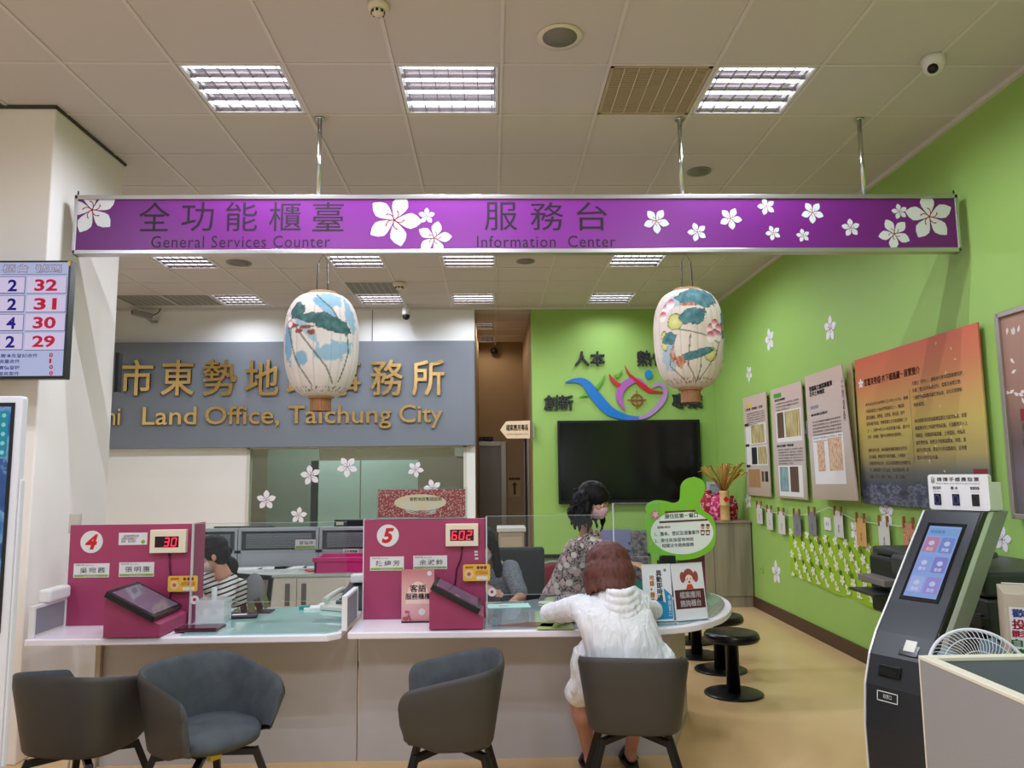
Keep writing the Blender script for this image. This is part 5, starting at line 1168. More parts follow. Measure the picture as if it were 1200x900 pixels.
ov = [T2(733+169*(1+math.cos(a)), 378+0*a-114*math.sin(a)) for a in np.linspace(0, 2*PI, 48, endpoint=False)]
ov = [T2(895+165*math.cos(a), 378-114*math.sin(a)) for a in np.linspace(0, 2*PI, 48, endpoint=False)]
MB().prism(ov, FTh, .012, .014).obj('white_oval', mat('oval_white', (226, 232, 216), .5), t)
BR = mat('band_brown', (92, 50, 36), .5)
MB().prism([T2(*c_) for c_ in ((805, 266), (965, 258), (965, 266), (805, 275))], FTh, .014, .017).obj('brown_bar', BR, t); MB().prism([T2(*c_) for c_ in ((775, 318), (1028, 305), (1028, 314), (775, 328))], FTh, .014, .017).obj('brown_bar', BR, t)
BI = mat('brush_ink', (24, 26, 24), .5)
def tx(s, x0, y0, x1, y1, m_=BI, b=.02):
    a = T2(x0, y1); b_ = T2(x1, y0); dy = T2(x1, y1); rot = math.atan2(dy[1]-a[1], dy[0]-a[0])
    text(FTh, s, a[0], a[1], b_[0]-a[0], b_[1]-a[1], b, 2, t=.0148, rot=.045).obj('lettering', m_, t, kind='stuff')
tx('原住民第一窗口', 805, 280, 978, 306); tx('服務項目', 765, 344, 832, 358, mat('text_red', (170, 30, 36), .5)); tx('1、謄本、登記及測量案件', 752, 374, 988, 398, b=.012); tx('2、原住民保留地地政', 752, 410, 956, 432, b=.012); tx('相關法令諮詢服務', 790, 436, 958, 458, b=.012)
c = T2(752, 286); flower(FTh, c[0], c[1], .034, .3, .0155).obj('lotus_print', mat('lotus_pink', (206, 110, 130), .5), t, kind='stuff'); flower(FTh, c[0]+.004, c[1]+.004, .02, .9, .016).obj('lotus_print', mat('lotus_pale', (232, 190, 196), .5), t, kind='stuff')
for cx_, nm in ((1003, 'figure_print'), (1030, 'figure_print')):
    MB().flat(circ(*T2(cx_, 350), .012, .013), FTh, .0152).obj(nm, mat('fig_skin', (200, 150, 120), .5), t); MB().flat(circ(*T2(cx_, 338), .013, .008), FTh, .0155).flat([T2(cx_-12, 364), T2(cx_+12, 364), T2(cx_+9, 392), T2(cx_-9, 392)], FTh, .0155).obj(nm, mat('fig_dark', (90, 60, 50), .5), t, kind='stuff'); MB().flat([T2(cx_-8, 372), T2(cx_+8, 372), T2(cx_+8, 385), T2(cx_-8, 385)], FTh, .0158).obj(nm, LABW, t)
zb = TZ+.007; c = FTh.p(*T2(880, 520), -.004)
MB().box((c.x-.1, c.y-.002, zb), (c.x+.1, c.y+.002, c.z+.02)).obj('clear_post', ACRYL, t); MB().box((c.x-.12, c.y-.05, zb), (c.x+.12, c.y+.06, zb+.006)).obj('base', mat('acrylic_edge', (206, 216, 214), .1, spec=.8), t)
q0 = PY(768, 700, 5.1); MB().box((c.x-.13, 5.02, zb), (c.x-.02, 5.1, zb+.27)).obj('desk_box', BLACK, label='black box standing behind the two table signs', cat='box', bevel=.004)
MB().box((c.x+.02, 5.14, zb), (c.x+.2, 5.18, zb+.26)).obj('maroon_folder', mat('maroon_card', (120, 46, 56), .5), label='maroon folder standing behind the pigtailed girl sign', cat='folder')
# leaflet stands behind the customer
def leaf_stand(px0, py0, px1, py1, yy, lb, m_, lean=.06):
    a = PY(px0, py1, yy); b_ = PY(px1, py0, yy); zz = TZ+.007
    t = empty('leaflet_stand', ((a.x+b_.x)/2, yy, zz), lb, 'leaflet stand')
    F = Surf((a.x, yy, zz), (1, 0, 0), Vector((0, lean, .3))); W = b_.x-a.x; H = b_.z-zz
    MB().prism(rect(0, 0, W, H), F, -.004, 0).obj('leaflet', m_, t); MB().prism(rect(-.006, -.0, W+.006, H+.01), F, .003, .006).obj('holder', ACRYL, t); MB().prism(rect(0, 0, W, .02), F, .006, .04).obj('pocket', ACRYL, t)
    return t, F, W, H
t, F, W, H = leaf_stand(708, 620, 741, 664, 5.12, 'lilac leaflet in a clear stand with black lattice pattern, behind the customer', mat('leaf_lilac', (136, 122, 170), .4))
mb = MB()
for k in range(6): mb.flat([(W*(.3+.12*k), H*.1), (W*(.33+.12*k), H*.1), (W*(.98), H*(.2+.12*k)), (W*.98, H*(.16+.12*k))], F, .0006); mb.flat([(W*.98, H*(.12+.13*k)), (W*.98, H*(.16+.13*k)), (W*(.4+.1*k), H*(.3+.1*k)), (W*(.42+.1*k), H*(.26+.1*k))], F, .0008)
mb.obj('lattice_print', BI, t, kind='stuff'); MB().flat([(W*.3, .01), (W*.95, .01), (W*.9, H*.3), (W*.6, H*.34)], F, .001).obj('teal_print', mat('leaf_teal', (40, 150, 130), .4), t)
text(F, '國土\n計畫', W*.12, H*.5, W*.35, H*.35, .02, 1, t=.001).obj('lettering', LABW, t, kind='stuff')
t, F, W, H = leaf_stand(740, 621, 760, 664, 5.2, 'mauve patterned leaflet in a clear stand beside the lilac one', noise_mat('leaf_mauve', [(.35, (70, 50, 60)), (.5, (150, 120, 130)), (.65, (176, 150, 150))], (40, 40, 40), .4))
MB().flat(rect(W*.1, .01, W*.9, H*.2), F, .001).obj('teal_print', mat('leaf_teal', (40, 150, 130), .4), t)
for k, (px, py, w_, h_, col, lb) in enumerate(((722, 678, .3, .12, (180, 214, 200), 'pale mint sheet lying behind the customer head'), (715, 685, .2, .1, (220, 224, 220), 'white sheet beside the grey telephone'))):
    c = PZ(px, py, TZ+.0065+.003*k); c.y = min(c.y, 5.18); MB().box((-w_/2, -h_/2, 0), (w_/2, h_/2, .003), Matrix.Translation(c)).obj('loose_sheet', mat('sheet%d' % k, col, .4), label=lb, cat='paper')
# ================================================================== TUB CHAIRS
FAB = noise_mat('chair_fabric', [(.3, (62, 67, 71)), (.7, (77, 83, 88))], (14, 14, 14), .75, detail=8, bump=.15, coord='obj')
LEATH = mat('chair_leather', (60, 57, 53), .5, bump=.12, bscale=350)
LEGM = mat('chair_leg', (30, 28, 28), .45, .3)
def chair_master():
    t = empty('tub_chair', (0, 0, 0), 'x', 'chair', 'grey tub chairs along the counter')
    N = 80
    def plan(q, sx, sy, yc, yf, ex=3.0):
        """q 0..1 from the left arm front, round the back, to the right arm front"""
        if q < .2: k = q/.2; return (-sx, yf+(yc-yf)*k)
        if q > .8: k = (1-q)/.2; return (sx, yf+(yc-yf)*k)
        a = PI+PI*(q-.2)/.6; c, s = math.cos(a), math.sin(a)
        return (sx*math.copysign(abs(c)**(2/ex), c), yc+sy*math.copysign(abs(s)**(2/ex), s))
    out_, inn = [], []
    rings = []
    def sm(x): x = max(0, min(1, x)); return x*x*(3-2*x)
    for i in range(N+1):
        q = i/N; q = .5+.5*math.copysign(1-(1-abs(2*q-1))**1.5, 2*q-1); back = sm(1.15-abs(q-.5)/.34)
        e = min(q, 1-q)
        zt = 0
        zb = .372 + .035*(1-sm(e/.16))
        x0, y0 = plan(q, .218, .195, .0, .175, 3.4); x1, y1 = plan(q, .266, .248, -.005, .218, 3.4)
        xi, yi = plan(q, .235, .217, -.005, .215, 3.4); xj, yj = plan(q, .196, .172, .0, .19, 3.4)
        zt = .63+.095*max(0, min(1, (.218-y1)/.47))**.85 - .055*(1-math.sqrt(1-(1-min(1, e/.045))**2))
        rg = []
        H = zt-zb
        def P(k, xx0, yy0, xx1, yy1): return Vector((xx0+(xx1-xx0)*k, yy0+(yy1-yy0)*k, zb+H*k))
        rg.append(Vector((xj, yj, zb+.01))); rg.append(Vector((x0*.97, y0*.97, zb)))
        for k in (.04, .3, .6, .93): rg.append(P(k, x0, y0, x1, y1))
        rg.append(Vector(((x1*.7+xi*.3), (y1*.7+yi*.3), zt-.004))); rg.append(Vector(((x1+xi)/2, (y1+yi)/2, zt+.002))); rg.append(Vector(((x1*.3+xi*.7), (y1*.3+yi*.7), zt-.004)))
        for k in (.93, .6, .3, .12): rg.append(P(k, xj, yj, xi, yi))
        rings.append(rg)
    n = len(rings[0])
    # outer leather
    mb = MB(); vs = [r[k] for r in rings for k in range(0, 8)]; mb.add(vs, [(i*8+k, i*8+k+1, (i+1)*8+k+1, (i+1)*8+k) for i in range(N) for k in range(7)], True)
    for i, flip in ((0, 0), (N, 1)):
        pass
    mb.obj('outer_shell', LEATH, t, local=True)
    mb = MB(); vs = [r[k] for r in rings for k in range(7, n)]; m_ = n-7; mb.add(vs, [(i*m_+k, i*m_+k+1, (i+1)*m_+k+1, (i+1)*m_+k) for i in range(N) for k in range(m_-1)], True)
    for i in (0, N):   # close the arm fronts with a slightly puffed face
        r = rings[i]; c = sum(r, Vector())/n+Vector((0, .012, 0)); k0 = len(mb.v)
        mb.add([c]+r, [(0, k+1, (k+1) % n+1) for k in range(n)], True)
    mb.obj('inner_lining', FAB, t, local=True)
    # seat
    mb = MB(); lay = []
    for sc_, z in ((.75, .37), (.92, .385), (1.0, .41), (1.02, .44), (.94, .458), (.5, .464)):
        rg = []
        for i in range(40):
            a = 2*PI*i/40; c, s = math.cos(a), math.sin(a); x = .206*math.copysign(abs(c)**.72, c)*sc_; y = .015+(.19 if s < 0 else .2)*math.copysign(abs(s)**.72, s)*sc_
            rg.append(Vector((x, y, z - (.03*max(0, (y-.12)/.13) if z > .4 else 0)+(.02 if z < .4 and y > .1 else 0))))
        lay.append(rg)
    mb.loft(lay); mb.obj('seat', FAB, t, local=True)
    MB().box((-.09, -.09, .345), (.09, .09, .378)).obj('swivel_plate', LEGM, t, local=True)
    for sx in (-1, 1):
        for sy in (-1, 1):
            a = Vector((sx*.03, sy*.03, .34)); b_ = Vector((sx*.15, sy*.15, .33)); c = Vector((sx*.25, sy*.24, 0.0))
            mb = MB().bar(a, b_+Vector((sx*.008, sy*.008, 0)), .03, .03).bar(b_+Vector((0, 0, .014)), c, .03, .03)
            mb.obj('leg', LEGM, t, local=True, bevel=.003)
    return t
cm = chair_master()
spots = [(PZ(92, 893, 0).x, 3.42, -14, 'grey tub chair seen from behind, farthest left by the counter end'),
         (-1.335, 3.78, -142, 'grey tub chair turned towards the camera with its padded seat showing'),
         (-.215, 3.86, 76, 'grey tub chair turned sideways in front of booth five'),
         (.665, 3.60, -10, 'grey tub chair with the customer in white sitting on it')]
spots = [(-1.86, 3.66, -12, spots[0][3]), (-1.30, 3.62, -126, spots[1][3]), (-.2, 3.66, 91, spots[2][3]), (.67, 3.80, -8, spots[3][3])]
for i, (x, y, a, lb) in enumerate(spots):
    o = cm if i == 0 else copy_tree(cm)
    o.location = (x, y, 0); o.rotation_euler = (0, 0, math.radians(a)); o['label'] = lb
    if i == 1:
        MB().box((.02, .12, .348), (.075, .15, .373)).obj('yellow_tag', mat('tag_yellow', (206, 176, 40), .5), o, local=True)
# ================================================================== STOOLS
SM = mat('stool_black', (20, 20, 22), .25); SB = mat('stool_metal', (24, 24, 26), .3, .4)
def stool_master():
    t = empty('round_stool', (0, 0, 0), 'x', 'stool', 'black round stools along the counter end')
    MB().lathe([(.17, .365), (.188, .372), (.192, .395), (.192, .41), (.182, .425), (.16, .43), (.001, .432)], n=40).obj('seat', SM, t, local=True)
    MB().lathe([(.193, .386), (.196, .388), (.196, .392), (.193, .394)], n=40).obj('piping', SB, t, local=True)
    MB().lathe([(.048, .012), (.046, .36), (.11, .364)], n=24).obj('pole', SB, t, local=True)
    MB().lathe([(.205, .0), (.205, .008), (.19, .013), (.05, .016)], n=44).obj('base', SB, t, local=True)
    return t
sm_ = stool_master()
for i, (px, py, lb) in enumerate(((860, 813, 'nearest black round stool, standing clear of the counter end'), (844.5, 785, 'second black round stool, just behind the nearest one'), (817, 768, 'third black stool, mostly hidden by the counter end'), (813, 751.5, 'farthest black stool under the counter end'))):
    o = sm_ if i == 0 else copy_tree(sm_)
    p = PZ(px, py, 0); o.location = (p.x, p.y, 0); o['label'] = lb
# ================================================================== TICKET KIOSK
th = math.radians(60); D = Vector((math.sin(th), math.cos(th), 0)); Tt = Vector((math.cos(th), -math.sin(th), 0))
P0 = PY(1016, 830, 3.62); P0.z = 0
def edge_pt(px, py):
    d = ray(px, py); C = Vector((0, 0, CAMH)); k = (P0-C).dot(Tt)/d.dot(Tt); q = C+d*k
    return ((q-P0).dot(D), q.z)
pts = [edge_pt(*q) for q in ((1084, 598), (1063, 650), (1042, 704), (1028, 738), (1020, 765), (1015, 800), (1015, 850), (1019, 900))]
zend = max(.02, pts[-1][1])
prof = [(pts[-1][0]+.06, 0.0), (pts[-1][0]+.02, zend*.5)] + pts[::-1]
prof = [p for p in prof]
t = empty('ticket_kiosk', P0+D*.2, 'tall black and silver ticket kiosk leaning back with a lit touch screen', 'kiosk')
q = PX; 
def tr_width():
    zt = pts[0][1]; dt = pts[0][0]; A = P0+D*dt; A.z = zt
    best = None
    for i in range(200):
        w_ = .2+i*.002; pnt = A+Tt*w_; dd = pnt-Vector((0, 0, CAMH)); x = 600+FPX*dd.dot(CR)/dd.dot(CF)
        if best is None or abs(x-1150) < best[0]: best = (abs(x-1150), w_)
    return best[1]
KW = tr_width()
def kv(d, z, w_): return P0+D*d+Tt*w_+Vector((0, 0, z))
nseg = len(prof)
BK = mat('kiosk_black', (38, 41, 45), .32); SIL = mat('kiosk_silver', (150, 152, 148), .4, .25); KD = mat('kiosk_dark', (14, 15, 17), .15)
dep = lambda z: .30 if z > .5 else .32
def kprism(w0, w1, inset0, inset1, nm, m_, bev=0, o0=0):
    mb = MB(); rings = []
    for (d, z) in prof: rings.append([kv(d+inset0, z, w0), kv(d+inset0, z, w1), kv(d+inset1, z, w1), kv(d+inset1, z, w0)])
    mb.loft(rings, smooth=False); return mb.obj(nm, m_, t, bevel=bev)
kprism(.0, KW, .0, .05, 'front_panel', BK, .004)
kprism(-.006, KW+.006, .05, .25, 'silver_body', SIL, .004); kprism(KW+.006, KW+.009, .055, .10, 'trim_highlight', mat('kiosk_trim_highlight', (236, 238, 238), .25, .3))  # silver edge strip, its white colour stands in for the bright highlight
kprism(-.008, .0, -.004, .05, 'left_edge_strip', mat('kiosk_trim_highlight', (236, 238, 238), .25, .3)); kprism(KW, KW+.007, .004, .05, 'right_edge_strip', KD)
# the tilted face as a surface for screen and slots
def face_frame(z0, z1):
    a = next(p for p in sorted(prof, key=lambda p: abs(p[1]-z0))); b_ = next(p for p in sorted(prof, key=lambda p: abs(p[1]-z1)))
    O = kv(a[0], a[1], 0); V = kv(b_[0], b_[1], 0)-O; F = Surf(O, Tt, V); F.N = F.U.cross(F.V); return F
zt = pts[0][1]
Fk = Surf(kv(pts[2][0], pts[2][1], 0), Tt, kv(pts[0][0], pts[0][1], 0)-kv(pts[2][0], pts[2][1], 0)); Fk.N = Fk.U.cross(Fk.V).normalized()
c_ = [Fk.px(*q) for q in ((1092, 614), (1139, 612.5), (1100, 715), (1051, 701))]
u0 = .045; u1 = KW-.045; v1 = Fk.px(1092, 613)[1]; v0 = Fk.px(1056, 702)[1]
MB().prism(rect(u0, v0, u1, v1), Fk, -.01, .004).obj('screen_bezel', KD, t)
scr = mat('kiosk_screen', (110, 130, 170), .08, emit=.28, ecol=(120, 146, 200)); W = u1-u0-.03; H = v1-v0-.04; su, sv = u0+.015, v0+.02
sco = MB().prism(rect(su, sv, su+W, sv+H), Fk, .0041, .005).obj('screen', scr, t)
def em(name, col, e=.5): return mat(name, tuple(int(q*.6) for q in col), .2, emit=e, ecol=col)
MB().flat(rect(su+W*.04, sv+H*.86, su+W*.96, sv+H*.97), Fk, .0055).obj('title_print', em('scr_title', (120, 160, 210)), sco)
text(Fk, '取號服務', su+W*.1, sv+H*.89, W*.45, H*.05, 0, 1, t=.006).obj('lettering', em('scr_ink', (70, 96, 160)), sco, kind='stuff')
for i, (r_, c2, col) in enumerate(((0, 0, (176, 120, 150)), (0, 1, (110, 130, 190)), (1, 0, (130, 150, 210)), (1, 1, (120, 120, 190)), (2, 0, (150, 165, 215)), (2, 1, (140, 130, 200)))):
    a0, b0 = su+W*(.05+.48*c2), sv+H*(.62-.28*r_)
    MB().flat(rrect(a0, b0, a0+W*.42, b0+H*.22, .008), Fk, .0055).obj('button_print', em('scr_b%d' % i, col, .6), sco)
    MB().flat(circ(a0+W*.21, b0+H*.13, W*.09), Fk, .006).obj('icon_print', em('scr_icon', (190, 200, 230)), sco); text(Fk, ['登記', '測量', '謄本', '實價', '簡易', '其他'][i], a0+W*.1, b0+H*.02, W*.22, H*.05, 0, 1, t=.006).obj('lettering', em('scr_w', (224, 228, 240)), sco, kind='stuff')
# lower slots
Fl = Surf(kv(pts[4][0], pts[4][1], 0), Tt, kv(pts[2][0], pts[2][1], 0)-kv(pts[4][0], pts[4][1], 0)); Fl.N = Fl.U.cross(Fl.V).normalized()
def lp_(x, y): return Fl.px(x, y)
a = lp_(1068, 757); MB().prism(rect(a[0]-.045, a[1]-.055, a[0]+.045, a[1]+.055), Fl, -.01, .006).obj('reader_frame', KD, t, bevel=.003); MB().prism(rect(a[0]-.026, a[1]-.032, a[0]+.026, a[1]+.032), Fl, .0062, .008).obj('reader_window', em('reader_white', (226, 222, 204), .5), t)
a = lp_(1044, 746); MB().prism(rect(a[0]-.045, a[1]-.05, a[0]+.035, a[1]+.05), Fl, .0, .0015).obj('cover_plate', mat('kiosk_plate', (30, 32, 35), .5), t)
Fm = Surf(kv(pts[5][0], pts[5][1], 0), Tt, kv(pts[4][0], pts[4][1], 0)-kv(pts[5][0], pts[5][1], 0)); Fm.N = Fm.U.cross(Fm.V).normalized()
a = Fm.px(1045, 789); MB().prism(rect(a[0]-.06, a[1]-.022, a[0]+.045, a[1]+.03), Fm, -.0, .012).obj('ticket_mouth', KD, t, bevel=.004); MB().prism(rect(a[0]-.045, a[1]-.008, a[0]+.03, a[1]+.008), Fm, .012, .013).obj('ticket_slot', mat('black_hole', (4, 4, 4), .9), t)
Fn = Surf(kv(pts[6][0], pts[6][1], 0), Tt, kv(pts[5][0], pts[5][1], 0)-kv(pts[6][0], pts[6][1], 0)); Fn.N = Fn.U.cross(Fn.V).normalized()
a = Fn.px(1041, 817); mb = MB()
for r_ in (rect(a[0]-.05, a[1]-.022, a[0]+.05, a[1]-.018), rect(a[0]-.05, a[1]+.018, a[0]+.05, a[1]+.022), rect(a[0]-.05, a[1]-.022, a[0]-.046, a[1]+.022), rect(a[0]+.046, a[1]-.022, a[0]+.05, a[1]+.022)): mb.flat(r_, Fn, .008)
mb.obj('frame_print', LABW, t, kind='stuff'); text(Fn, '取票口', a[0]-.02, a[1]-.008, .04, .018, 0, 1, t=.008).obj('lettering', LABW, t, kind='stuff')
# hand-wave box on top
tp = kv(pts[0][0], zt, 0)
FH = Surf(tp+D*.03+Vector((0, 0, .005)), Tt, Vector((0, 0, 1))); a0 = FH.px(1090, 600)[0]; a1 = FH.px(1161, 600)[0]; hz = FH.px(1095, 556)[1]
t = empty('wave_sensor_box', FH.p(KW/2, 0), 'white sensor box with three black windows on top of the ticket kiosk', 'sensor box')
a1 = max(KW+.01, min(a1, KW+.06))
MB().prism(rrect(a0, .0, a1, hz, .015), FH, -.03, .0).obj('front_plate', WPLAST, t); MB().prism(rect(a0+.015, .0, a1-.01, hz-.04), FH, -.14, -.031).obj('housing', WPLAST, t, bevel=.004)
W = a1-a0
text(FH, '請揮手感應取票', a0+W*.16, hz*.8, W*.7, hz*.12, .02, 2, t=.001, spacing=1.3).obj('lettering', mat('ink_dark', (50, 50, 54), .5), t, kind='stuff'); text(FH, 'Please wave your hand to get a number', a0+W*.15, hz*.71, W*.72, hz*.06, .0, 1, t=.001).obj('lettering', mat('ink_dark', (50, 50, 54), .5), t, kind='stuff')
MB().flat(circ(a0+W*.09, hz*.8, W*.035, hz*.06), FH, .001).flat(rect(a0+W*.06, hz*.84, a0+W*.075, hz*.92), FH, .001).flat(rect(a0+W*.085, hz*.85, a0+W*.1, hz*.94), FH, .001).flat(rect(a0+W*.11, hz*.84, a0+W*.125, hz*.91), FH, .001).obj('hand_print', mat('ink_hand', (150, 140, 136), .5), t, kind='stuff')
for k, (c_, s1, s2, ring) in enumerate(((.15, '登記案件', 'Registration', 1), (.46, '謄 本', 'Transcript', 1), (.78, '實價登錄', 'Real price registration', 0))):
    text(FH, s1, a0+W*(c_-.075), hz*.57, W*(.15 if k != 1 else .12), hz*.09, .02, 1, t=.001).obj('lettering', mat('ink_dark', (50, 50, 54), .5), t, kind='stuff'); text(FH, s2, a0+W*(c_-.07), hz*.50, W*.14, hz*.035, 0, 1, t=.001).obj('lettering', mat('ink_dark', (50, 50, 54), .5), t, kind='stuff')
    sn = MB().prism(rect(a0+W*(c_-.055), hz*.13, a0+W*(c_+.06), hz*.45), FH, 0, .004).obj('sensor_window', KD, t)
    O1 = circ(a0+W*c_, hz*.29, W*.045, hz*.13, 20); I1 = circ(a0+W*c_, hz*.29, W*.037, hz*.115, 20)
    mb = MB()
    for i in range(20): j = (i+1) % 20; mb.flat([O1[i], O1[j], I1[j], I1[i]], FH, .0045)
    mb.obj('sensor_ring', em('ring_blue', (70, 70, 190), .8) if ring else mat('ring_grey', (50, 50, 54), .4), sn, kind='stuff')
# ================================================================== GREY DESK ENCLOSURE, RIGHT FRONT
dz = .95; dx, dy = PZ(1077, 768, dz).x, PZ(1077, 768, dz).y
GD = mat('desk_grey', (150, 148, 148), .45, bump=.08, bscale=300); GI = mat('desk_inner', (120, 126, 132), .6); CE = mat('desk_cream_edge', (226, 220, 200), .4)
t = empty('reception_desk', (dx+.5, dy-.5, 0), 'light grey desk with cream edges filling the lower right corner', 'desk')
MB().box((dx, dy-1.2, 0), (dx+.035, dy, dz-.012)).obj('left_panel', GD, t); MB().box((dx+.035, dy-.035, 0), (dx+1.3, dy, dz-.012)).obj('far_panel', GI, t)
MB().box((dx-.002, dy-1.2, dz-.012), (dx+.037, dy+.002, dz)).obj('top_edge', CE, t, bevel=.002); MB().box((dx+.037, dy-.037, dz-.012), (dx+1.3, dy+.002, dz)).obj('top_edge', CE, t, bevel=.002)
MB().box((dx-.002, dy-.004, 0), (dx+.004, dy+.002, dz-.012)).obj('corner_edge', CE, t)
MB().box((dx+.035, dy-1.2, .70), (dx+1.3, dy-.035, .73)).obj('worktop', GI, t)
# ================================================================== COPIER, COIN BOX, FAN
CO = mat('copier_dark', (52, 56, 54), .4); CO2 = mat('copier_darker', (30, 32, 32), .35)
t = empty('copier', (2.72, 4.25, 0), 'big dark office copier standing against the green wall behind the kiosk', 'copier')
MB().box((2.42, 3.75, .05), (2.99, 4.62, .93)).obj('body', CO, t, bevel=.015); MB().box((2.40, 3.74, .94), (2.99, 4.63, 1.06)).obj('lid', CO, t, bevel=.02)
for k in range(4): MB().box((2.405, 3.8, .08+k*.2), (2.42, 4.55, .25+k*.2)).obj('drawer', CO2, t, bevel=.004)
for k in range(4): MB().box((2.395, 4.1, .2+k*.2), (2.406, 4.3, .225+k*.2)).obj('drawer_handle', mat('copier_grey', (84, 86, 82), .4), t)
MB().box((2.38, 3.76, .80), (2.44, 4.60, .84)).obj('tray_lip', CO2, t)
MB().box((-.1, -.16, 0), (.1, .16, .03), Matrix.Translation((2.52, 4.1, 1.08)) @ Matrix.Rotation(-.3, 4, 'Y')).obj('control_panel', mat('copier_panel', (96, 100, 102), .3), t, bevel=.005)
MB().box((2.46, 4.66, .66), (2.98, 5.02, 1.02)).obj('finisher', CO2, t, bevel=.02); MB().box((2.5, 4.6, 1.02), (2.95, 5.05, 1.07)).obj('feeder', CO, t, bevel=.015)
MB().box((2.36, 4.64, .86), (2.48, 4.98, .90)).obj('output_tray', mat('tray_grey', (122, 116, 110), .4), t, bevel=.004); MB().box((2.3, 4.66, .8), (2.5, 4.98, .815)).obj('output_tray', CO, t)
p = PY(1176, 695, 3.2); bt = p.z; bx = p.x
FBb = Surf((bx, 3.2, 0), (1, -.55, 0), (0, 0, 1)); FBb.N = FBb.U.cross(FBb.V)
t = empty('coin_box', FBb.p(.17, 0), 'beige upright box with a coloured Chinese notice at the right edge', 'box')
MB().prism(rect(0, .0, .36, bt), FBb, -.3, 0).obj('body', mat('box_beige', (186, 172, 152), .5), t, bevel=.004); MB().prism(rect(.02, .0, .34, .02), Surf(FBb.p(0, bt, -.3), FBb.U, -FBb.N), .001, .004).obj('top_label', LABW, t)
sg = FBb.px(1182, 711); MB().prism(rect(sg[0], bt-.42, .33, sg[1]), FBb, .0005, .002).obj('notice', LABW, t)
for s, y0, y1, col in (('歡迎光臨', 723, 713, (60, 80, 150)), ('投幣影印', 737, 725, (190, 40, 70)), ('影印列印', 746, 738, (190, 40, 70)), ('自己來喔', 757, 748, (50, 130, 70)), ('請投幣喔', 768, 759, (50, 130, 70))):
    a = FBb.px(1183, y1); b_ = FBb.px(1183, y0)
    text(FBb, s, a[0]+.006, b_[1], .2, a[1]-b_[1], .03, 2, t=.003).obj('lettering', mat('notice_%d%d' % (col[0], col[1]), col, .5), t, kind='stuff')
# fan
fc = PY(1149, 792, 3.0); R = .178; t = empty('stand_fan', (fc.x, fc.y, 0), 'white wire guarded fan peeking over the grey desk', 'fan')
ax = Vector((-.25, -.8, .45)).normalized(); FF = Surf(fc, ax.orthogonal(), ax.cross(ax.orthogonal())); FF.N = FF.U.cross(FF.V)
if FF.N.y > 0: FF.N = -FF.N
FW_ = mat('fan_white', (216, 220, 226), .35)
def ringpts(r, off, n=48): return [FF.p(r*math.cos(2*PI*i/n), r*math.sin(2*PI*i/n), off) for i in range(n+1)]
MB().tube(ringpts(R, .0), .007, 8).obj('rim', FW_, t)
for r, o_ in ((R*.75, .035), (R*.45, .048), (R*.2, .052)): MB().tube(ringpts(r, o_), .0018, 6).obj('guard_ring', FW_, t)
mb = MB()
for k in range(60):
    a = 2*PI*k/60; mb.tube([FF.p(R*.18*math.cos(a), R*.18*math.sin(a), .053), FF.p(R*.6*math.cos(a+.15), R*.6*math.sin(a+.15), .046), FF.p(R*.9*math.cos(a+.25), R*.9*math.sin(a+.25), .022), FF.p(R*math.cos(a+.3), R*math.sin(a+.3), 0)], .0012, 4)
mb.obj('guard_wires', FW_, t, kind='stuff')
MB().lathe([(.001, .056), (.03, .056), (.034, .05)], FF.O, 20, M=Matrix((FF.U, FF.V, FF.N)).transposed()).obj('badge', FW_, t)
for k in range(4):
    a = 2*PI*k/4; MB().add([FF.p(.02*math.cos(a), .02*math.sin(a), .01), FF.p(.15*math.cos(a-.2), .15*math.sin(a-.2), .0), FF.p(.16*math.cos(a+.2), .16*math.sin(a+.2), .02), FF.p(.13*math.cos(a+.55), .13*math.sin(a+.55), .03), FF.p(.03*math.cos(a+.8), .03*math.sin(a+.8), .02)], [(0, 1, 2, 3, 4)]).obj('blade', mat('fan_blade', (150, 170, 190), .2, alpha=.6), t)
MB().tube([FF.p(0, 0, -.01), FF.p(0, 0, -.12)], .045, 16).obj('motor', FW_, t)
e_ = FF.p(0, 0, -.08); MB().tube([e_, (e_.x, e_.y, .03)], .014, 10).obj('pole', FW_, t); MB().lathe([(.17, 0), (.17, .015), (.02, .035)], (e_.x, e_.y, 0), 28).obj('base', FW_, t)
# ================================================================== CALL DISPLAY (LEFT)
FD = Surf((0, 4.14, 0), (1, 0, 0), (0, 0, 1))
a = FD.px(0, 443); b_ = FD.px(83, 305); d1 = b_[0]; dz1 = b_[1]; dz0 = FD.px(40, 444)[1]; d0 = d1-1.05
t = empty('call_display', ((d0+d1)/2, 4.14, dz0), 'wall screen listing counter and queue numbers, top left by the pillar', 'display')
MB().prism(rect(d0, dz0, d1, dz1), FD, -.06, 0).obj('bezel', BLACK, t, bevel=.004); MB().box((d0+.3, 4.2, dz0+.2), (d1-.3, 4.47, dz1-.2)).obj('wall_mount', BLACK, t)
sc_ = MB().prism(rect(d0+.012, dz0+.016, d1-.009, dz1-.012), FD, .0003, .001).obj('screen', em('display_blue', (176, 184, 222), .62), t)
BX = em('display_cell', (206, 196, 228), .66); LN = em('display_line', (104, 104, 140), .35); RDn = em('display_red', (190, 14, 60), .6); BLn = em('display_navy', (20, 10, 130), .55); GY = em('display_grey', (96, 96, 112), .35)
def dpx(x, y): return FD.px(x/5, 290+y/5)
def drect(x0, y0, x1, y1): a = dpx(x0, y1); b_ = dpx(x1, y0); return rect(a[0], a[1], b_[0], b_[1])
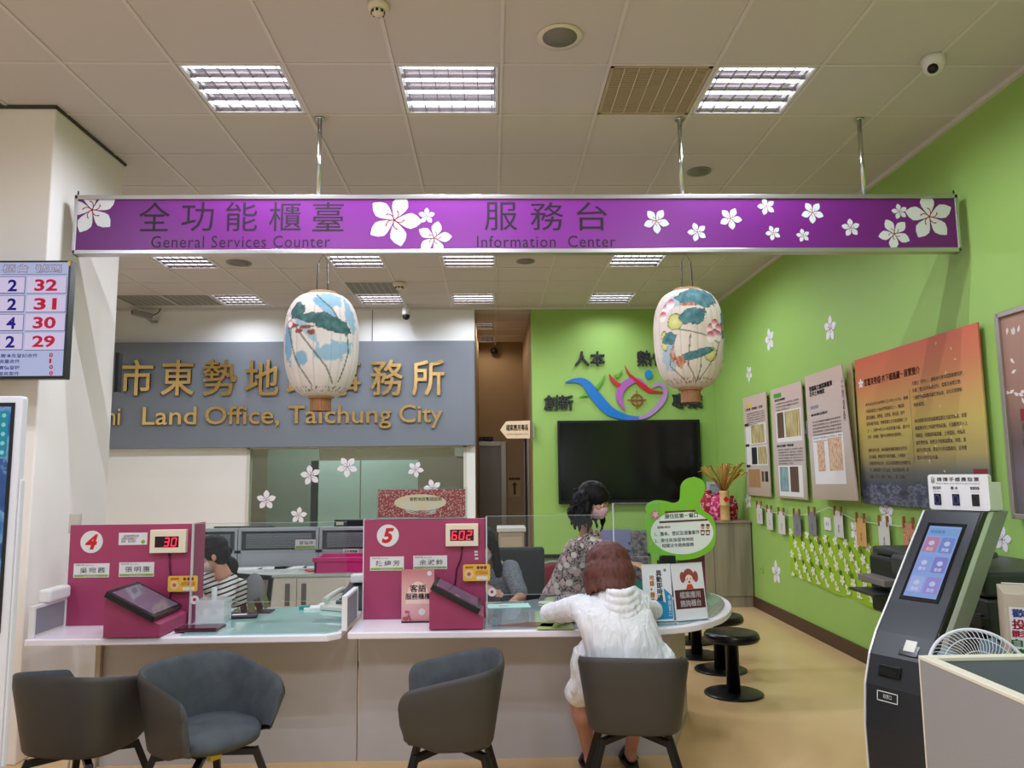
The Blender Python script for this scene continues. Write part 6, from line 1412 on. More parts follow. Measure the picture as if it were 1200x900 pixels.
for (y0, y1, sh, n1, n2) in ((170, 272, 0, '2', '32'), (280, 382, -4, '2', '31'), (390, 492, -9, '4', '30'), (500, 604, -14, '2', '29')):
    MB().flat(drect(-200, y0, 152+sh, y1), FD, .0012).obj('cell_border', LN, sc_); MB().flat(drect(-200, y0+3, 148+sh, y1-5), FD, .0014).obj('cell', BX, sc_)
    MB().flat(drect(156+sh, y0, 394+sh*.8, y1), FD, .0012).obj('cell_border', LN, sc_); MB().flat(drect(156+sh, y0, 391+sh*.8, y1-4), FD, .0014).obj('cell', BX, sc_)
    a = dpx(45+sh, y0+88); b_ = dpx(104+sh, y0+18); text(FD, n1, a[0], a[1], b_[0]-a[0], b_[1]-a[1], .03, 3, t=.0017).obj('digit', BLn, sc_)
    a = dpx(201+sh, y0+86); b_ = dpx(339+sh, y0+16); text(FD, n2, a[0], a[1], b_[0]-a[0], b_[1]-a[1], .03, 3, t=.0017).obj('digit', RDn, sc_)
for s, x0, x1 in (('櫃台', 12, 172), ('號碼', 206, 366)):
    a = dpx(x0, 148); b_ = dpx(x1, 98); text(FD, s, a[0], a[1], b_[0]-a[0], b_[1]-a[1], .03, 2, t=.0015).obj('lettering', GY, sc_); text(FD, s, a[0]+.003, a[1]+.003, b_[0]-a[0]-.006, b_[1]-a[1]-.006, .0, 2, t=.0019).obj('lettering', BX, sc_)
MB().flat(drect(10, 156, 394, 160), FD, .0012).obj('rule', LN, sc_)
for s, n_, yy, x1 in (('謄本及登記收件', '0', 646, 222), ('測量收件', '1', 680, 118), ('實價登錄', '0', 716, 118), ('簡易案件', '0', 752, 114)):
    a = dpx(x1-31*len(s), yy); b_ = dpx(x1, yy-24); text(FD, s, a[0], a[1], b_[0]-a[0], b_[1]-a[1], .01, 1, t=.0015).obj('lettering', BLn, sc_, kind='stuff')
    a = dpx(288, yy-2); b_ = dpx(312, yy-28); text(FD, n_, a[0], a[1], (b_[0]-a[0])*(.6 if n_ == '1' else 1), b_[1]-a[1], .04, 2, t=.0015).obj('digit', RDn, sc_)
MB().prism(drect(398, 80, 414, 108), FD, .001, .004).obj('yellow_tag', mat('tag_yellow', (206, 176, 40), .5), t)
MB().box((-2.64, 5.345, 2.16), (-2.615, 5.40, 2.44)).obj('panel_edge', BLACK, label='thin black panel edge sticking out behind the pillar over the sign', cat='panel')
# information totem at the left edge
TY = 2.85
FTm = Surf((0, TY, 0), (1, 0, 0), (0, 0, 1)); xr = FTm.px(21, 560)[0]; zt_ = FTm.px(20, 464)[1]; xl = xr-.62
t = empty('info_totem', (xr-.31, TY, 0), 'tall white information totem with a blue map screen at the left edge', 'totem')
WT = mat('totem_white', (214, 216, 226), .35)
def ty(y): return FTm.px(12, y)[1]
MB().prism(rrect(xl, .05, xr-.0, zt_, .012), FTm, -.035, 0).obj('body', WT, t, bevel=.004)
MB().prism(rect(xl+.035, ty(742), xr-.026, zt_-.025), FTm, .0005, .004).obj('screen_bezel', BLACK, t)
MAPM = noise_mat('map_screen', [(.2, (20, 40, 84)), (.45, (44, 84, 140)), (.55, (90, 130, 170)), (.58, (40, 70, 120)), (.8, (24, 50, 96))], (7, 7, 7), .15, detail=8, emit=.35)
ms = MB().prism(rect(xl+.05, ty(735), xr-.038, zt_-.04), FTm, .0042, .005).obj('screen', MAPM, t)
for k in range(5): 
    zc_ = ty(487+k*10.8); MB().flat(rect(xr-.078, zc_-.017, xr-.045, zc_+.017), FTm, .0055).obj('icon_print', em('icon_teal', (30, 140, 160), .5), ms); MB().flat(circ(xr-.061, zc_, .008), FTm, .006).obj('icon_print', em('icon_pale', (130, 210, 220), .5), ms)
MB().box((xr, TY+.005, ty(900)), (xr+.01, TY+.03, ty(562))).obj('side_rib', WT, t, bevel=.004)
MB().prism(rrect(xl+.02, .12, xr-.035, ty(775), .012), FTm, .0, .012).obj('lower_frame', WT, t, bevel=.004); MB().prism(rect(xl+.04, .16, xr-.055, ty(783)), FTm, .0125, .014).obj('lower_panel', BLACK, t)
MB().box((xl-.05, TY-.2, 0), (xr+.06, TY+.25, .05)).obj('base_plate', mat('totem_base', (150, 150, 156), .4), t, bevel=.005)
MB().tube([(xr-.2, TY+.27, .03), (xr-.3, 3.5, .012), (xr-.42, 4.1, .1), (xr-.5, 4.3, .28), (xr-.55, 4.46, .4)], .006, 6).obj('power_cord', mat('cord_grey', (180, 178, 170), .5), label='thin grey power cord hanging from the pillar behind the totem', cat='cord')
uu = PX(149, 600, -2.639); MB().box((-2.64, 4.33+.0, 1.3), (-2.6, 4.42, 1.42)).obj('pillar_socket', mat('socket_grey', (190, 186, 176), .5), label='grey switch box on the pillar just above booth board four', cat='socket', bevel=.004) if False else None
sw = PY(89, 610, 4.46); MB().box((sw.x-.03, 4.44, sw.z-.07), (sw.x+.03, 4.469, sw.z+.04)).obj('wall_switch', mat('socket_grey', (190, 186, 176), .5), label='small grey switch box on the pillar above booth board four', cat='switch', bevel=.004)
# ================================================================== OFFICE BEHIND THE COUNTER
t = empty('office_cabinet', (-1.7, 6.8, 0), 'low cream office cabinet with vertical handles behind the clerk', 'cabinet')
CC = mat('cabinet_cream', (212, 206, 194), .5); x0, x1 = -2.75, -.55; yf = PZ(300, 674, .75).y; cw = .58
MB().box((x0, yf, .04), (x1, yf+.45, .73)).obj('carcass', CC, t); MB().box((x0-.01, yf-.015, .731), (x1+.01, yf+.46, .755)).obj('worktop', mat('cab_top', (190, 196, 190), .3), t, bevel=.003)
hx = PY(348, 700, yf).x; edges = [hx-2*cw, hx-cw, hx, hx+cw, hx+2*cw]
for a, b_ in zip(edges, edges[1:]):
    if a < x0: a = x0
    if b_ > x1: b_ = x1
    d_ = MB().box((a+.004, yf-.018, .05), (b_-.004, yf-.001, .72)).obj('door', CC, t, bevel=.002)
    left = abs(b_-hx) < .01 or abs(b_-hx-2*cw) < .01
    xh = b_-.075 if left else a+.06
    MB().box((xh-.02, yf-.022, .50), (xh+.02, yf-.0181, .68)).obj('handle', mat('handle_grey', (120, 116, 110), .4, .5), d_)
for i, (px, py, rz, w_, h_, col, lb) in enumerate(((290, 669, .1, .3, .2, (220, 220, 216), 'stack of white papers at the left on the cream cabinet'), (322, 668, -.2, .3, .21, (214, 216, 214), 'second sheaf of white papers on the cream cabinet'), (342, 667, .15, .32, .2, (222, 222, 218), 'sheaf of white papers in the middle of the cream cabinet'), (376, 667, 0, .34, .2, (206, 206, 210), 'sheaf of papers beside the pink tray'), (361, 669, .5, .05, .2, (196, 90, 70), 'red strip of paper between the sheaves'))):
    c = PZ(px, py, .7555); c.y = min(c.y, yf+.3); c.y = max(c.y, yf+.12)
    t = empty('paper_sheaf', c, lb, 'paper'); m2 = Matrix.Translation(c) @ Matrix.Rotation(rz, 4, 'Z')
    MB().box((-w_/2, -h_/2, 0), (w_/2, h_/2, .012), m2).obj('sheets', mat('sheaf%d' % i, col, .7), t)
    if i < 4: MB().box((-w_/2+.02, -h_/2+.01, .0125), (w_/2-.03, h_/2+.02, .018), m2 @ Matrix.Rotation(.08, 4, 'Z')).obj('sheets', mat('sheaf%d' % i, col, .7), t)
c = PZ(405, 667, .7555); c.y = yf+.2; t = empty('pink_tray', c, 'bright pink plastic tray on the cream cabinet', 'tray')
PKT = mat('tray_pink', (204, 40, 120), .35)
MB().box((-.2, -.14, 0), (.2, .14, .008), Matrix.Translation(c)).obj('base', PKT, t)
for lo, hi in (((-.22, -.15, 0), (-.2, .15, .12)), ((.2, -.15, 0), (.22, .15, .12)), ((-.22, -.15, 0), (.22, -.14, .11)), ((-.22, .14, 0), (.22, .15, .13))): MB().box(lo, hi, Matrix.Translation(c)).obj('wall', PKT, t, bevel=.003)
MB().box((-.235, -.165, .09), (.235, -.14, .125), Matrix.Translation(c)).obj('rim', PKT, t, bevel=.004)
# desk screens with louvres
GP = mat('partition_grey', (176, 180, 188), .6); GPD = mat('partition_frame', (168, 172, 178), .45, .1); LV = mat('louvre_grey', (136, 140, 146), .5)
yp = 7.02; zt1 = PY(340, 618, yp).z; xs_ = [PY(px, 650, yp).x for px in (205, 279, 374, 470)]
descr = ['grey desk screen with louvres, partly behind the clerk at booth four', 'widest grey desk screen with louvres, middle of the office', 'grey desk screen with louvres left of booth board five']
for i, (a, b_) in enumerate(zip(xs_, xs_[1:])):
    t = empty('desk_screen', ((a+b_)/2, yp, 0), descr[i], 'screen', 'grey louvred desk screens')
    MB().box((a+.005, yp-.015, .0), (b_-.005, yp+.015, .88)).obj('lower_panel', GP, t)
    MB().box((a+.004, yp-.02, zt1-.03), (b_-.004, yp+.02, zt1)).obj('top_rail', GPD, t, bevel=.003); MB().box((a+.004, yp-.02, .88), (b_-.004, yp+.02, .905)).obj('mid_rail', GPD, t)
    for x in (a+.004, b_-.029): MB().box((x, yp-.02, .0), (x+.025, yp+.02, zt1-.03)).obj('post', GPD, t)
    MB().box((a+.03, yp+.008, .905), (b_-.03, yp+.014, zt1-.03)).obj('backing', mat('louvre_back', (70, 74, 76), .6), t)
    n_ = 8
    for k in range(n_):
        z_ = .93+k*(zt1-.06-.93)/(n_-1); MB().box((a+.07, -.006, -.005), (b_-.07, .006, .005), Matrix.Translation((0, yp-.008, z_)) @ Matrix.Rotation(.5, 4, 'X')).obj('louvre_slat', LV, t)
FPn = Surf((0, yp-.022, 0), (1, 0, 0), (0, 0, 1))
a = FPn.px(346, 643.5); b_ = FPn.px(370, 632); t = empty('desk_name_plate', FPn.p(*a), 'white and green name plate clipped on the middle desk screen', 'name plate')
MB().prism(rect(a[0], a[1], b_[0], b_[1]), FPn, .0, .006).obj('plate', LABW, t); MB().flat(rect(a[0]+.005, a[1]+.004, b_[0]-.005, a[1]+.028), FPn, .0065).obj('green_stripe', LIME, t); text(FPn, '曾治洋', a[0]+.04, a[1]+.04, .12, .03, .01, 1, t=.007).obj('lettering', INK2, t, kind='stuff')
a = FPn.px(402, 649); b_ = FPn.px(420.5, 643); t = empty('pink_label', FPn.p(*a), 'small white and plum label on the desk screen left of booth five', 'label')
MB().prism(rect(a[0], a[1], b_[0], b_[1]), FPn, .0, .004).obj('plate', LABW, t); text(FPn, '公文收發處', a[0]+.012, a[1]+.01, b_[0]-a[0]-.024, b_[1]-a[1]-.02, .03, 1, t=.0045).obj('lettering', mat('plum', (120, 30, 70), .5), t, kind='stuff')
def monitor(px0, py0, px1, zb, yy, lb):
    a = PY(px0, py0, yy); b_ = PY(px1, py0, yy); t = empty('monitor', ((a.x+b_.x)/2, yy, zb), lb, 'monitor')
    MB().box((a.x, yy-.02, a.z-.3), (b_.x, yy+.02, a.z)).obj('housing', BLACK, t, bevel=.008); xm = (a.x+b_.x)/2
    MB().box((xm-.03, yy+.0, zb+.015), (xm+.03, yy+.03, a.z-.28)).obj('stand', BLACK, t); MB().box((xm-.12, yy-.08, zb), (xm+.12, yy+.1, zb+.015)).obj('foot', BLACK, t)
    MB().box((a.x+.02, yy-.022, a.z-.05), (a.x+.09, yy-.0201, a.z-.02)).obj('asset_label', mat('asset', (200, 206, 170), .6), t)
t = empty('office_desk', (-1.2, 7.6, 0), 'pale desk behind the grey louvred screens', 'desk')
MB().box((-3.3, 7.1, .7), (.0, 7.9, .73)).obj('top', CC, t)
for x in (-3.25, -1.7, -.05): MB().box((x-.02, 7.12, 0), (x+.02, 7.88, .7)).obj('leg_panel', CC, t)
monitor(251, 617, 322, .731, 7.45, 'wide black monitor back peeking over the left desk screen'); monitor(392, 609, 436, .731, 7.4, 'black monitor back above the screen left of booth board five')
# office chair behind counter four
t = empty('office_chair', PY(302, 700, 5.75)*Vector((1, 1, 0)) if False else (PY(300, 690, 5.75).x, 5.75, 0), 'black mesh office chair with a grey headrest behind the clerk', 'chair')
cx = PY(300, 690, 5.75).x; p00 = PY(277, 712, 5.7); p01 = PY(275, 674, 5.7); p11 = PY(318, 677, 5.7); p10 = PY(312, 712, 5.7)
MB().bar(p01, p11, .03, .03).bar(p11, p10-Vector((0, 0, .12)), .03, .03).bar(p01, p00-Vector((0, 0, .12)), .03, .03).bar(p00-Vector((0, 0, .12)), p10-Vector((0, 0, .12)), .03, .03).obj('back_frame', BLACK, t)
MB().add([p01, p11, p10-Vector((0, 0, .12)), p00-Vector((0, 0, .12))], [(0, 1, 2, 3)]).obj('back_mesh', mat('mesh_taupe', (128, 112, 96), .8, alpha=.85), t)
MB().box((cx-.24, 5.45, .44), (cx+.24, 5.9, .52)).obj('seat', BLACK, t, bevel=.03); MB().tube([(cx, 5.68, .1), (cx, 5.68, .44)], .03, 12).obj('column', BLACK, t)
for k in range(5): a = 2*PI*k/5; MB().bar((cx, 5.68, .09), (cx+.28*math.cos(a), 5.68+.28*math.sin(a), .05), .04, .03).ell((cx+.29*math.cos(a), 5.68+.29*math.sin(a), .028), (.028, .028, .028), 10).obj('leg', BLACK, t)
c = PY(298, 695, 5.55); t = empty('plastic_seat', c, 'rounded grey plastic seat back beside the clerk in stripes', 'seat')
MB().ell(c, (.075, .03, .14), 24).obj('shell', mat('grey_shell', (128, 128, 130), .5), t); MB().tube([c-Vector((0, 0, .1)), (c.x, c.y+.06, .3), (c.x, c.y+.06, .0)], .02, 8).obj('post', BLACK, t)
# red chair beside the standing clerk, black chair of the seated one
c = PY(636, 690, 6.45); t = empty('red_chair', (c.x, 6.35, 0), 'red upholstered office chair beside the standing woman', 'chair')
RC = mat('red_fabric', (140, 24, 44), .8)
MB().ell((c.x+.1, 6.5, .60), (.21, .05, .21), 28).obj('backrest', RC, t); MB().tube([(c.x+.1+.22*math.cos(a), 6.53, .60+.22*math.sin(a)) for a in np.linspace(-.3, PI+.3, 20)], .014, 8).obj('back_rim', mat('rim_grey', (150, 140, 146), .4), t)
MB().box((c.x-.15, 6.12, .39), (c.x+.3, 6.48, .45)).obj('seat', RC, t, bevel=.03); MB().tube([(c.x+.08, 6.3, .05), (c.x+.08, 6.3, .39)], .03, 10).lathe([(.25, 0), (.25, .02), (.04, .06)], (c.x+.08, 6.3, 0), 20).obj('base', BLACK, t)
c = PY(608, 680, 6.0); t = empty('office_chair', (c.x, 6.0, 0), 'black office chair back behind the seated clerk in grey', 'chair')
MB().box((c.x-.22, 5.97, .55), (c.x+.2, 6.02, 1.0)).obj('backrest', mat('chair_black', (34, 38, 38), .6), t, bevel=.03, seg=4); MB().box((c.x-.24, 5.6, .42), (c.x+.22, 6.0, .5)).obj('seat', BLACK, t, bevel=.02); MB().tube([(c.x, 5.8, .03), (c.x, 5.8, .42)], .03, 10).lathe([(.25, 0), (.25, .02), (.04, .06)], (c.x, 5.8, 0), 20).obj('base', BLACK, t)
# wooden side and low partition seen between the clerks
c = PY(636, 690, 7.6)
t = empty('low_partition', (c.x+.3, 8.6, 0), 'low green partition with a dark top rail below the television', 'partition')
a = PY(622, 651, 8.6); b_ = PY(700, 651, 8.6)
MB().box((a.x, 8.58, 0), (b_.x+.6, 8.62, a.z-.03)).obj('panel', mat('partition_green', (96, 140, 60), .6), t); MB().box((a.x-.01, 8.57, a.z-.03), (b_.x+.6, 8.63, a.z+.01)).obj('top_rail', BLACK, t)
a = PY(585, 660, 8.2); b_ = PY(614, 612, 8.2)
t = empty('service_cart', ((a.x+b_.x)/2, 8.4, 0), 'pale beige cabinet standing at the corridor mouth', 'cabinet')
MB().box((a.x, 8.2, .0), (b_.x, 8.6, .95)).obj('carcass', mat('cart_beige', (176, 156, 130), .5), t, bevel=.005); MB().box((a.x-.02, 8.18, .951), (b_.x+.02, 8.62, .99)).obj('top', mat('cart_white', (206, 200, 190), .4), t, bevel=.003); MB().box((a.x+.02, 8.19, .5), (b_.x-.02, 8.199, .9)).obj('door', mat('cart_door', (190, 170, 144), .5), t)
# ================================================================== WOOD CABINET IN THE CORNER
WOODM = noise_mat('grey_wood', [(.25, (108, 100, 84)), (.5, (140, 132, 112)), (.75, (158, 150, 128))], (9, 9, .8), .5, detail=7)
q0 = PY(820, 610, 8.95); zc_ = PY(860, 611, 8.95).z
t = empty('wood_cabinet', (2.65, 9.3, 0), 'grey wood grain cabinet in the back corner by the green wall', 'cabinet')
MB().box((2.12, 8.97, .12), (3.02, 9.6, zc_-.02)).obj('carcass', WOODM, t); MB().box((2.1, 8.94, zc_-.019), (3.03, 9.6, zc_)).obj('top', WOODM, t, bevel=.002); MB().box((2.13, 8.965, 0), (3.01, 9.5, .118)).obj('plinth', WOODM, t)
MB().box((2.125, 8.955, .125), (2.57, 8.969, zc_-.025)).obj('door', WOODM, t, bevel=.002); MB().box((2.575, 8.955, .125), (3.015, 8.969, zc_-.025)).obj('door', WOODM, t, bevel=.002)
MB().box((2.3, 8.95, zc_+.001), (2.98, 9.35, zc_+.006)).obj('table_runner', noise_mat('runner_pink', [(.4, (150, 60, 80)), (.6, (206, 150, 160))], (30, 30, 30), .7), label='pink patterned cloth under the vase on the wood cabinet', cat='cloth')
zt2 = zc_+.007
PKF = noise_mat('pink_floral_cloth', [(.3, (150, 20, 70)), (.5, (190, 40, 100)), (.6, (226, 150, 180)), (.68, (236, 214, 220)), (.75, (180, 30, 90))], (26, 26, 26), .7, detail=2, coord='pos')
REDC = noise_mat('red_floral_cloth', [(.3, (130, 14, 34)), (.55, (170, 30, 50)), (.62, (226, 190, 190)), (.7, (150, 20, 40))], (22, 22, 22), .7, detail=2)
for px, rr, hh, m_, lb, yy in ((830, .13, .33, REDC, 'dark red flowered cloth bundle half behind the thumb sign', 9.34), (842, .1, .31, PKF, 'pink flowered cloth bundle beside the bamboo vase', 9.13), (858, .065, .27, REDC, 'red flowered bundle right of the bamboo vase', 9.2)):
    x = PY(px, 590, yy).x; t = empty('cloth_bundle', (x, yy, zt2), lb, 'bundle', None)
    MB().lathe([(rr*.7, 0), (rr, hh*.25), (rr*1.05, hh*.55), (rr*.8, hh*.82), (rr*.3, hh*.97), (.001, hh)], (x, yy, zt2), 24).obj('cloth', m_, t)
    MB().lathe([(rr*.3, hh*.93), (rr*.42, hh*1.02), (rr*.2, hh*1.06)], (x, yy, zt2), 12).obj('knot', m_, t)
x = PY(849.5, 590, 8.98).x; t = empty('bamboo_vase', (x, 8.99, zt2), 'bamboo vase of dried golden grass on the wood cabinet', 'vase')
BM = mat('bamboo_pale', (206, 170, 110), .5, var=.08, vscale=20); hv = PY(850, 575, 8.99).z-zt2
MB().lathe([(.055, 0), (.058, .02), (.054, .03), (.054, hv*.5), (.06, hv*.51), (.054, hv*.53), (.055, hv*.93), (.06, hv), (.05, hv), (.048, hv*.9)], (x, 8.99, zt2), 20).obj('vase', BM, t)
Fv = Surf((x, 8.93, zt2+hv*.72), (1, 0, 0), (0, 0, 1)); MB().prism([(0, -.035), (.035, 0), (0, .035), (-.035, 0)], Fv, 0, .004).obj('red_tag', REDP, t)
GRS = mat('dried_grass', (184, 146, 66), .8); random.seed(11)
for k in range(46):
    a = random.uniform(0, 2*PI); l = random.uniform(.16, .36); sp = random.uniform(.02, .27)*(1 if random.random() < .8 else 1.3); b0 = Vector((x, 8.99, zt2+hv*.9))
    d = Vector((math.cos(a)*sp, math.sin(a)*sp*.7, l)); p1 = b0+d*.5+Vector((0, 0, .03)); p2 = b0+d
    MB().tube([b0, p1, p2, p2+Vector((math.cos(a)*.05, 0, -.015))], [.003, .005, .012, .003], 5).obj('grass_stem', GRS if k % 3 else mat('dried_grass2', (150, 110, 44), .8), t)
p = PY(838, 575, 9.4); t = empty('photo_frame', (p.x, 9.4, zt2), 'white edged picture frame standing behind the bamboo vase', 'picture frame')
MB().box((p.x-.1, 9.39, zt2), (p.x+.12, 9.41, zt2+.45)).obj('frame', mat('frame_pale', (206, 206, 206), .4), t); MB().box((p.x-.07, 9.385, zt2+.03), (p.x+.09, 9.389, zt2+.42)).obj('picture', noise_mat('pic_blue', [(.3, (50, 70, 110)), (.6, (170, 180, 190)), (.8, (90, 90, 90))], (12, 12, 12), .4), t)
# ================================================================== PEOPLE
SKIN = mat('skin', (206, 152, 122), .5, var=.03, vscale=12, bump=.05, bscale=300); MATS['skin'].node_tree.nodes['Principled BSDF'].inputs['Subsurface Weight'].default_value = .0
SKIN2 = mat('skin_legs', (184, 134, 114), .5, var=.06, vscale=9)
def hair_mat(name, a, b_):
    return noise_mat(name, [(.3, a), (.55, b_), (.75, a)], (60, 60, 9), .62, detail=3, bump=.4)
H_BLK = hair_mat('hair_black', (10, 9, 9), (22, 19, 19)); H_BLK.node_tree.nodes['Principled BSDF'].inputs['Specular IOR Level'].default_value = .25; H_AUB = hair_mat('hair_auburn', (50, 24, 20), (96, 48, 38))
def frame(fwd, up=(0, 0, 1)):
    f = Vector(fwd).normalized(); r = f.cross(Vector(up)).normalized(); u = r.cross(f); return Matrix((r, f, u)).transposed()
class Head:
    def __init__(s, c, fwd, k=1.0, up=(0, 0, 1)): s.c = Vector(c); s.R = frame(fwd, up); s.k = k
    def p(s, x, y, z): return s.c + s.R @ Vector((x, y, z))*s.k
    def skull(s, mb):
        k = s.k
        def e(x, y, z, a, b_, c): mb.ell(s.p(x, y, z), (a*k, b_*k, c*k), 16, s.R)
        e(0, -.012, .03, .074, .092, .082); e(0, .018, -.03, .060, .068, .078); e(0, .045, -.075, .036, .034, .028); e(0, .03, -.055, .052, .045, .042)
        e(.04, .055, -.015, .022, .02, .02); e(-.04, .055, -.015, .022, .02, .02); e(0, .074, .018, .045, .014, .018)
        mb.cap(s.p(0, .083, .008), .009*k, s.p(0, .103, -.026), .0125*k); e(.011, .09, -.029, .008, .009, .007); e(-.011, .09, -.029, .008, .009, .007)
        e(0, .088, -.053, .021, .01, .0065); e(0, .085, -.062, .018, .01, .007)
        for sx in (-1, 1): e(sx*.077, -.005, -.01, .009, .018, .03)
        mb.cap(s.p(0, -.02, -.06), .05*k, s.p(0, -.035, -.15), .052*k)
    def face(s, t, white=True):
        for sx in (-1, 1):
            MB().ell(s.p(sx*.032, .0755, .005), (.0115*s.k, .008*s.k, .006*s.k), 12, s.R).obj('eye', mat('eye_white', (226, 222, 218), .2), t)
            MB().ell(s.p(sx*.032, .0825, .005), (.005*s.k, .003*s.k, .005*s.k), 10, s.R).obj('iris', mat('iris_dark', (30, 20, 16), .2), t)
            MB().cap(s.p(sx*.018, .088, .026), .003*s.k, s.p(sx*.048, .078, .027), .002*s.k, 6).obj('eyebrow', H_BLK, t)
        MB().ell(s.p(0, .096, -.0535), (.017*s.k, .004*s.k, .0045*s.k), 12, s.R).obj('lips', mat('lips', (170, 90, 86), .4), t)
    def mask(s, t, col, nm):
        rows = []
        for j, (z, hw, y0) in enumerate(((-.004, .034, .104), (-.02, .058, .112), (-.05, .064, .112), (-.078, .056, .104), (-.096, .036, .088))):
            row = []
            for i in range(13):
                a = (i/12-.5)*2; row.append(s.p(a*hw*1.06, y0-.075*abs(a)**2.2, z+.006*(1-a*a)))
            rows.append(row)
        mb = MB(); vs = [v for r in rows for v in r]; mb.add(vs, [(j*13+i, j*13+i+1, (j+1)*13+i+1, (j+1)*13+i) for j in range(4) for i in range(12)], True)
        def sol(o):
            m_ = o.modifiers.new('s', 'SOLIDIFY'); m_.thickness = .003; m2 = o.modifiers.new('sub', 'SUBSURF'); m2.levels = m2.render_levels = 2
        o = mb.obj(nm, mat(nm+'_fab', col, .8), t, mods=sol)
        for sx in (-1, 1):
            MB().tube([s.p(sx*.058, .04, -.02), s.p(sx*.074, .01, .005), s.p(sx*.083, -.012, .008), s.p(sx*.076, -.004, -.025), s.p(sx*.054, .042, -.07)], .0014, 5).obj('ear_loop', mat('loop_white', (214, 210, 210), .8), t)
def hand(mb, wrist, d, nrm, side=1, k=1.0, curl=.25):
    """palm and five fingers; d points along the hand, nrm out of its back"""
    w_ = Vector(wrist); d = Vector(d).normalized(); n = Vector(nrm); n = (n-d*n.dot(d)).normalized(); s = d.cross(n)*side
    for q in (-.028, -.01, .01, .028): mb.cap(w_+s*q*.7*k, .014*k, w_+d*.085*k+s*q*k, .012*k, 8)
    for q, L in ((-.030, .055), (-.0105, .07), (.0105, .075), (.030, .066)):
        b_ = w_+d*.085*k+s*q*k; a = b_; dd = d; r = .0088*k
        for j, f_ in enumerate((.45, .32, .23)):
            dd = (dd-n*curl*(1+j*.3)).normalized(); e = a+dd*L*f_*k*1.05; mb.cap(a, r, e, r*.92, 8); a = e; r *= .92
    a = w_+d*.02*k+s*.028*k; e = a+(d*.6+s*.75).normalized()*.042*k; mb.cap(a, .013*k, e, .010*k, 8); e2 = e+(d*.9+s*.35-n*.2).normalized()*.034*k; mb.cap(e, .0098*k, e2, .0085*k, 8)
def P(px, py, y): return PY(px, py, y)
# ---------------------------------------------------------------- customer in white, seen from behind
t = empty('person', (.69, 3.82, .46), 'seated person in white hooded top with auburn bob, seen from behind', 'person')
hd = Head(P(713, 669, 3.99), (.05, .9, -.42), 1.08)
sh = P(712, 706, 3.9); pel = Vector((.685, 3.82, .55)); chest = pel.lerp(sh, .66)+Vector((0, -.035, 0))
sl = P(671, 712, 3.93); sr = P(750, 712, 3.93); el = P(645, 729, 4.16); er = P(764, 722, 4.2); el.z = .825; er.z = .825
wl = Vector((el.x+.2, 4.33, .79)); wr_ = Vector((er.x-.12, 4.42, .79))
b_ = MB(); hd.skull(b_)
neck = hd.p(0, -.035, -.15)
b_.cap(neck, .05, sh+Vector((0, 0, .0)), .055); b_.ell(sh+Vector((0, 0, -.05)), (.14, .075, .08), 16); b_.cap(sh+Vector((0, -.01, -.08)), .085, chest, .095); b_.cap(chest, .095, pel, .11); b_.ell(pel, (.15, .11, .1), 16)
for s_, e_, w_, sd in ((sl, el, wl, 1), (sr, er, wr_, -1)):
    b_.cap(s_, .038, e_, .031); b_.cap(e_, .031, w_, .024); dd = (w_-e_).normalized(); hand(b_, w_, dd, (0, 0, 1), sd, .95, .15)
kl = Vector((P(672, 812, 4.08).x+.02, 4.08, .44)); kr = Vector((.77, 4.10, .47)); fl = Vector((.5, 4.24, .075)); fr = Vector((.735, 4.30, .075)); fl = P(691, 878, 4.22); fr = P(739, 872, 4.27)
fl.z = .08; fr.z = .085
for hp, kn, an in ((pel+Vector((-.09, .03, -.01)), kl, fl), (pel+Vector((.09, .03, -.01)), kr, fr)):
    b_.cap(hp, .088, kn, .062); b_.cap(kn, .06, an, .034); mid = kn.lerp(an, .32)+Vector((0, -.022, 0)); b_.cap(kn.lerp(an, .1), .052, mid, .058); b_.cap(mid, .058, kn.lerp(an, .72), .038)
    b_.cap(an+Vector((0, -.022, -.025)), .032, an+Vector((0, .05, -.035)), .03); b_.cap(an+Vector((0, .04, -.035)), .028, an+Vector((0, .15, -.052)), .02)
    for q in (-.028, -.012, .003, .017, .03): b_.cap(an+Vector((q, .14, -.055)), .0095, an+Vector((q, .178-abs(q)*.5, -.058)), .009, 8)
remeshed(b_, 'body', SKIN2, t, .0055, 5)
hd.face(t)
# hair
h_ = MB(); 
for x, y, z, a, b2, c in ((0, -.02, .035, .11, .12, .1), (0, -.045, -.03, .122, .1, .105), (.07, -.0, -.04, .055, .075, .095), (-.07, -.0, -.04, .055, .075, .095), (0, -.055, -.085, .1, .075, .06)): h_.ell(hd.p(x, y, z), (a*hd.k, b2*hd.k, c*hd.k), 18, hd.R)
for k in range(30):
    a = -PI/2+(k/29-.5)*4.0; rx, ry = .112, .098
    h_.cap(hd.p(rx*math.cos(a)*.96, -.03+ry*math.sin(a)*.96, -.01), .012, hd.p(rx*.96*math.cos(a), -.035+ry*.98*math.sin(a), -.125-.01*math.sin(k*2.3)), .008, 8)
def hd_hair(co, n): return .0035*noise.noise(Vector((co.x*55, co.y*55, co.z*9)))
remeshed(h_, 'hair', H_AUB, t, .0055, 9, hd_hair)
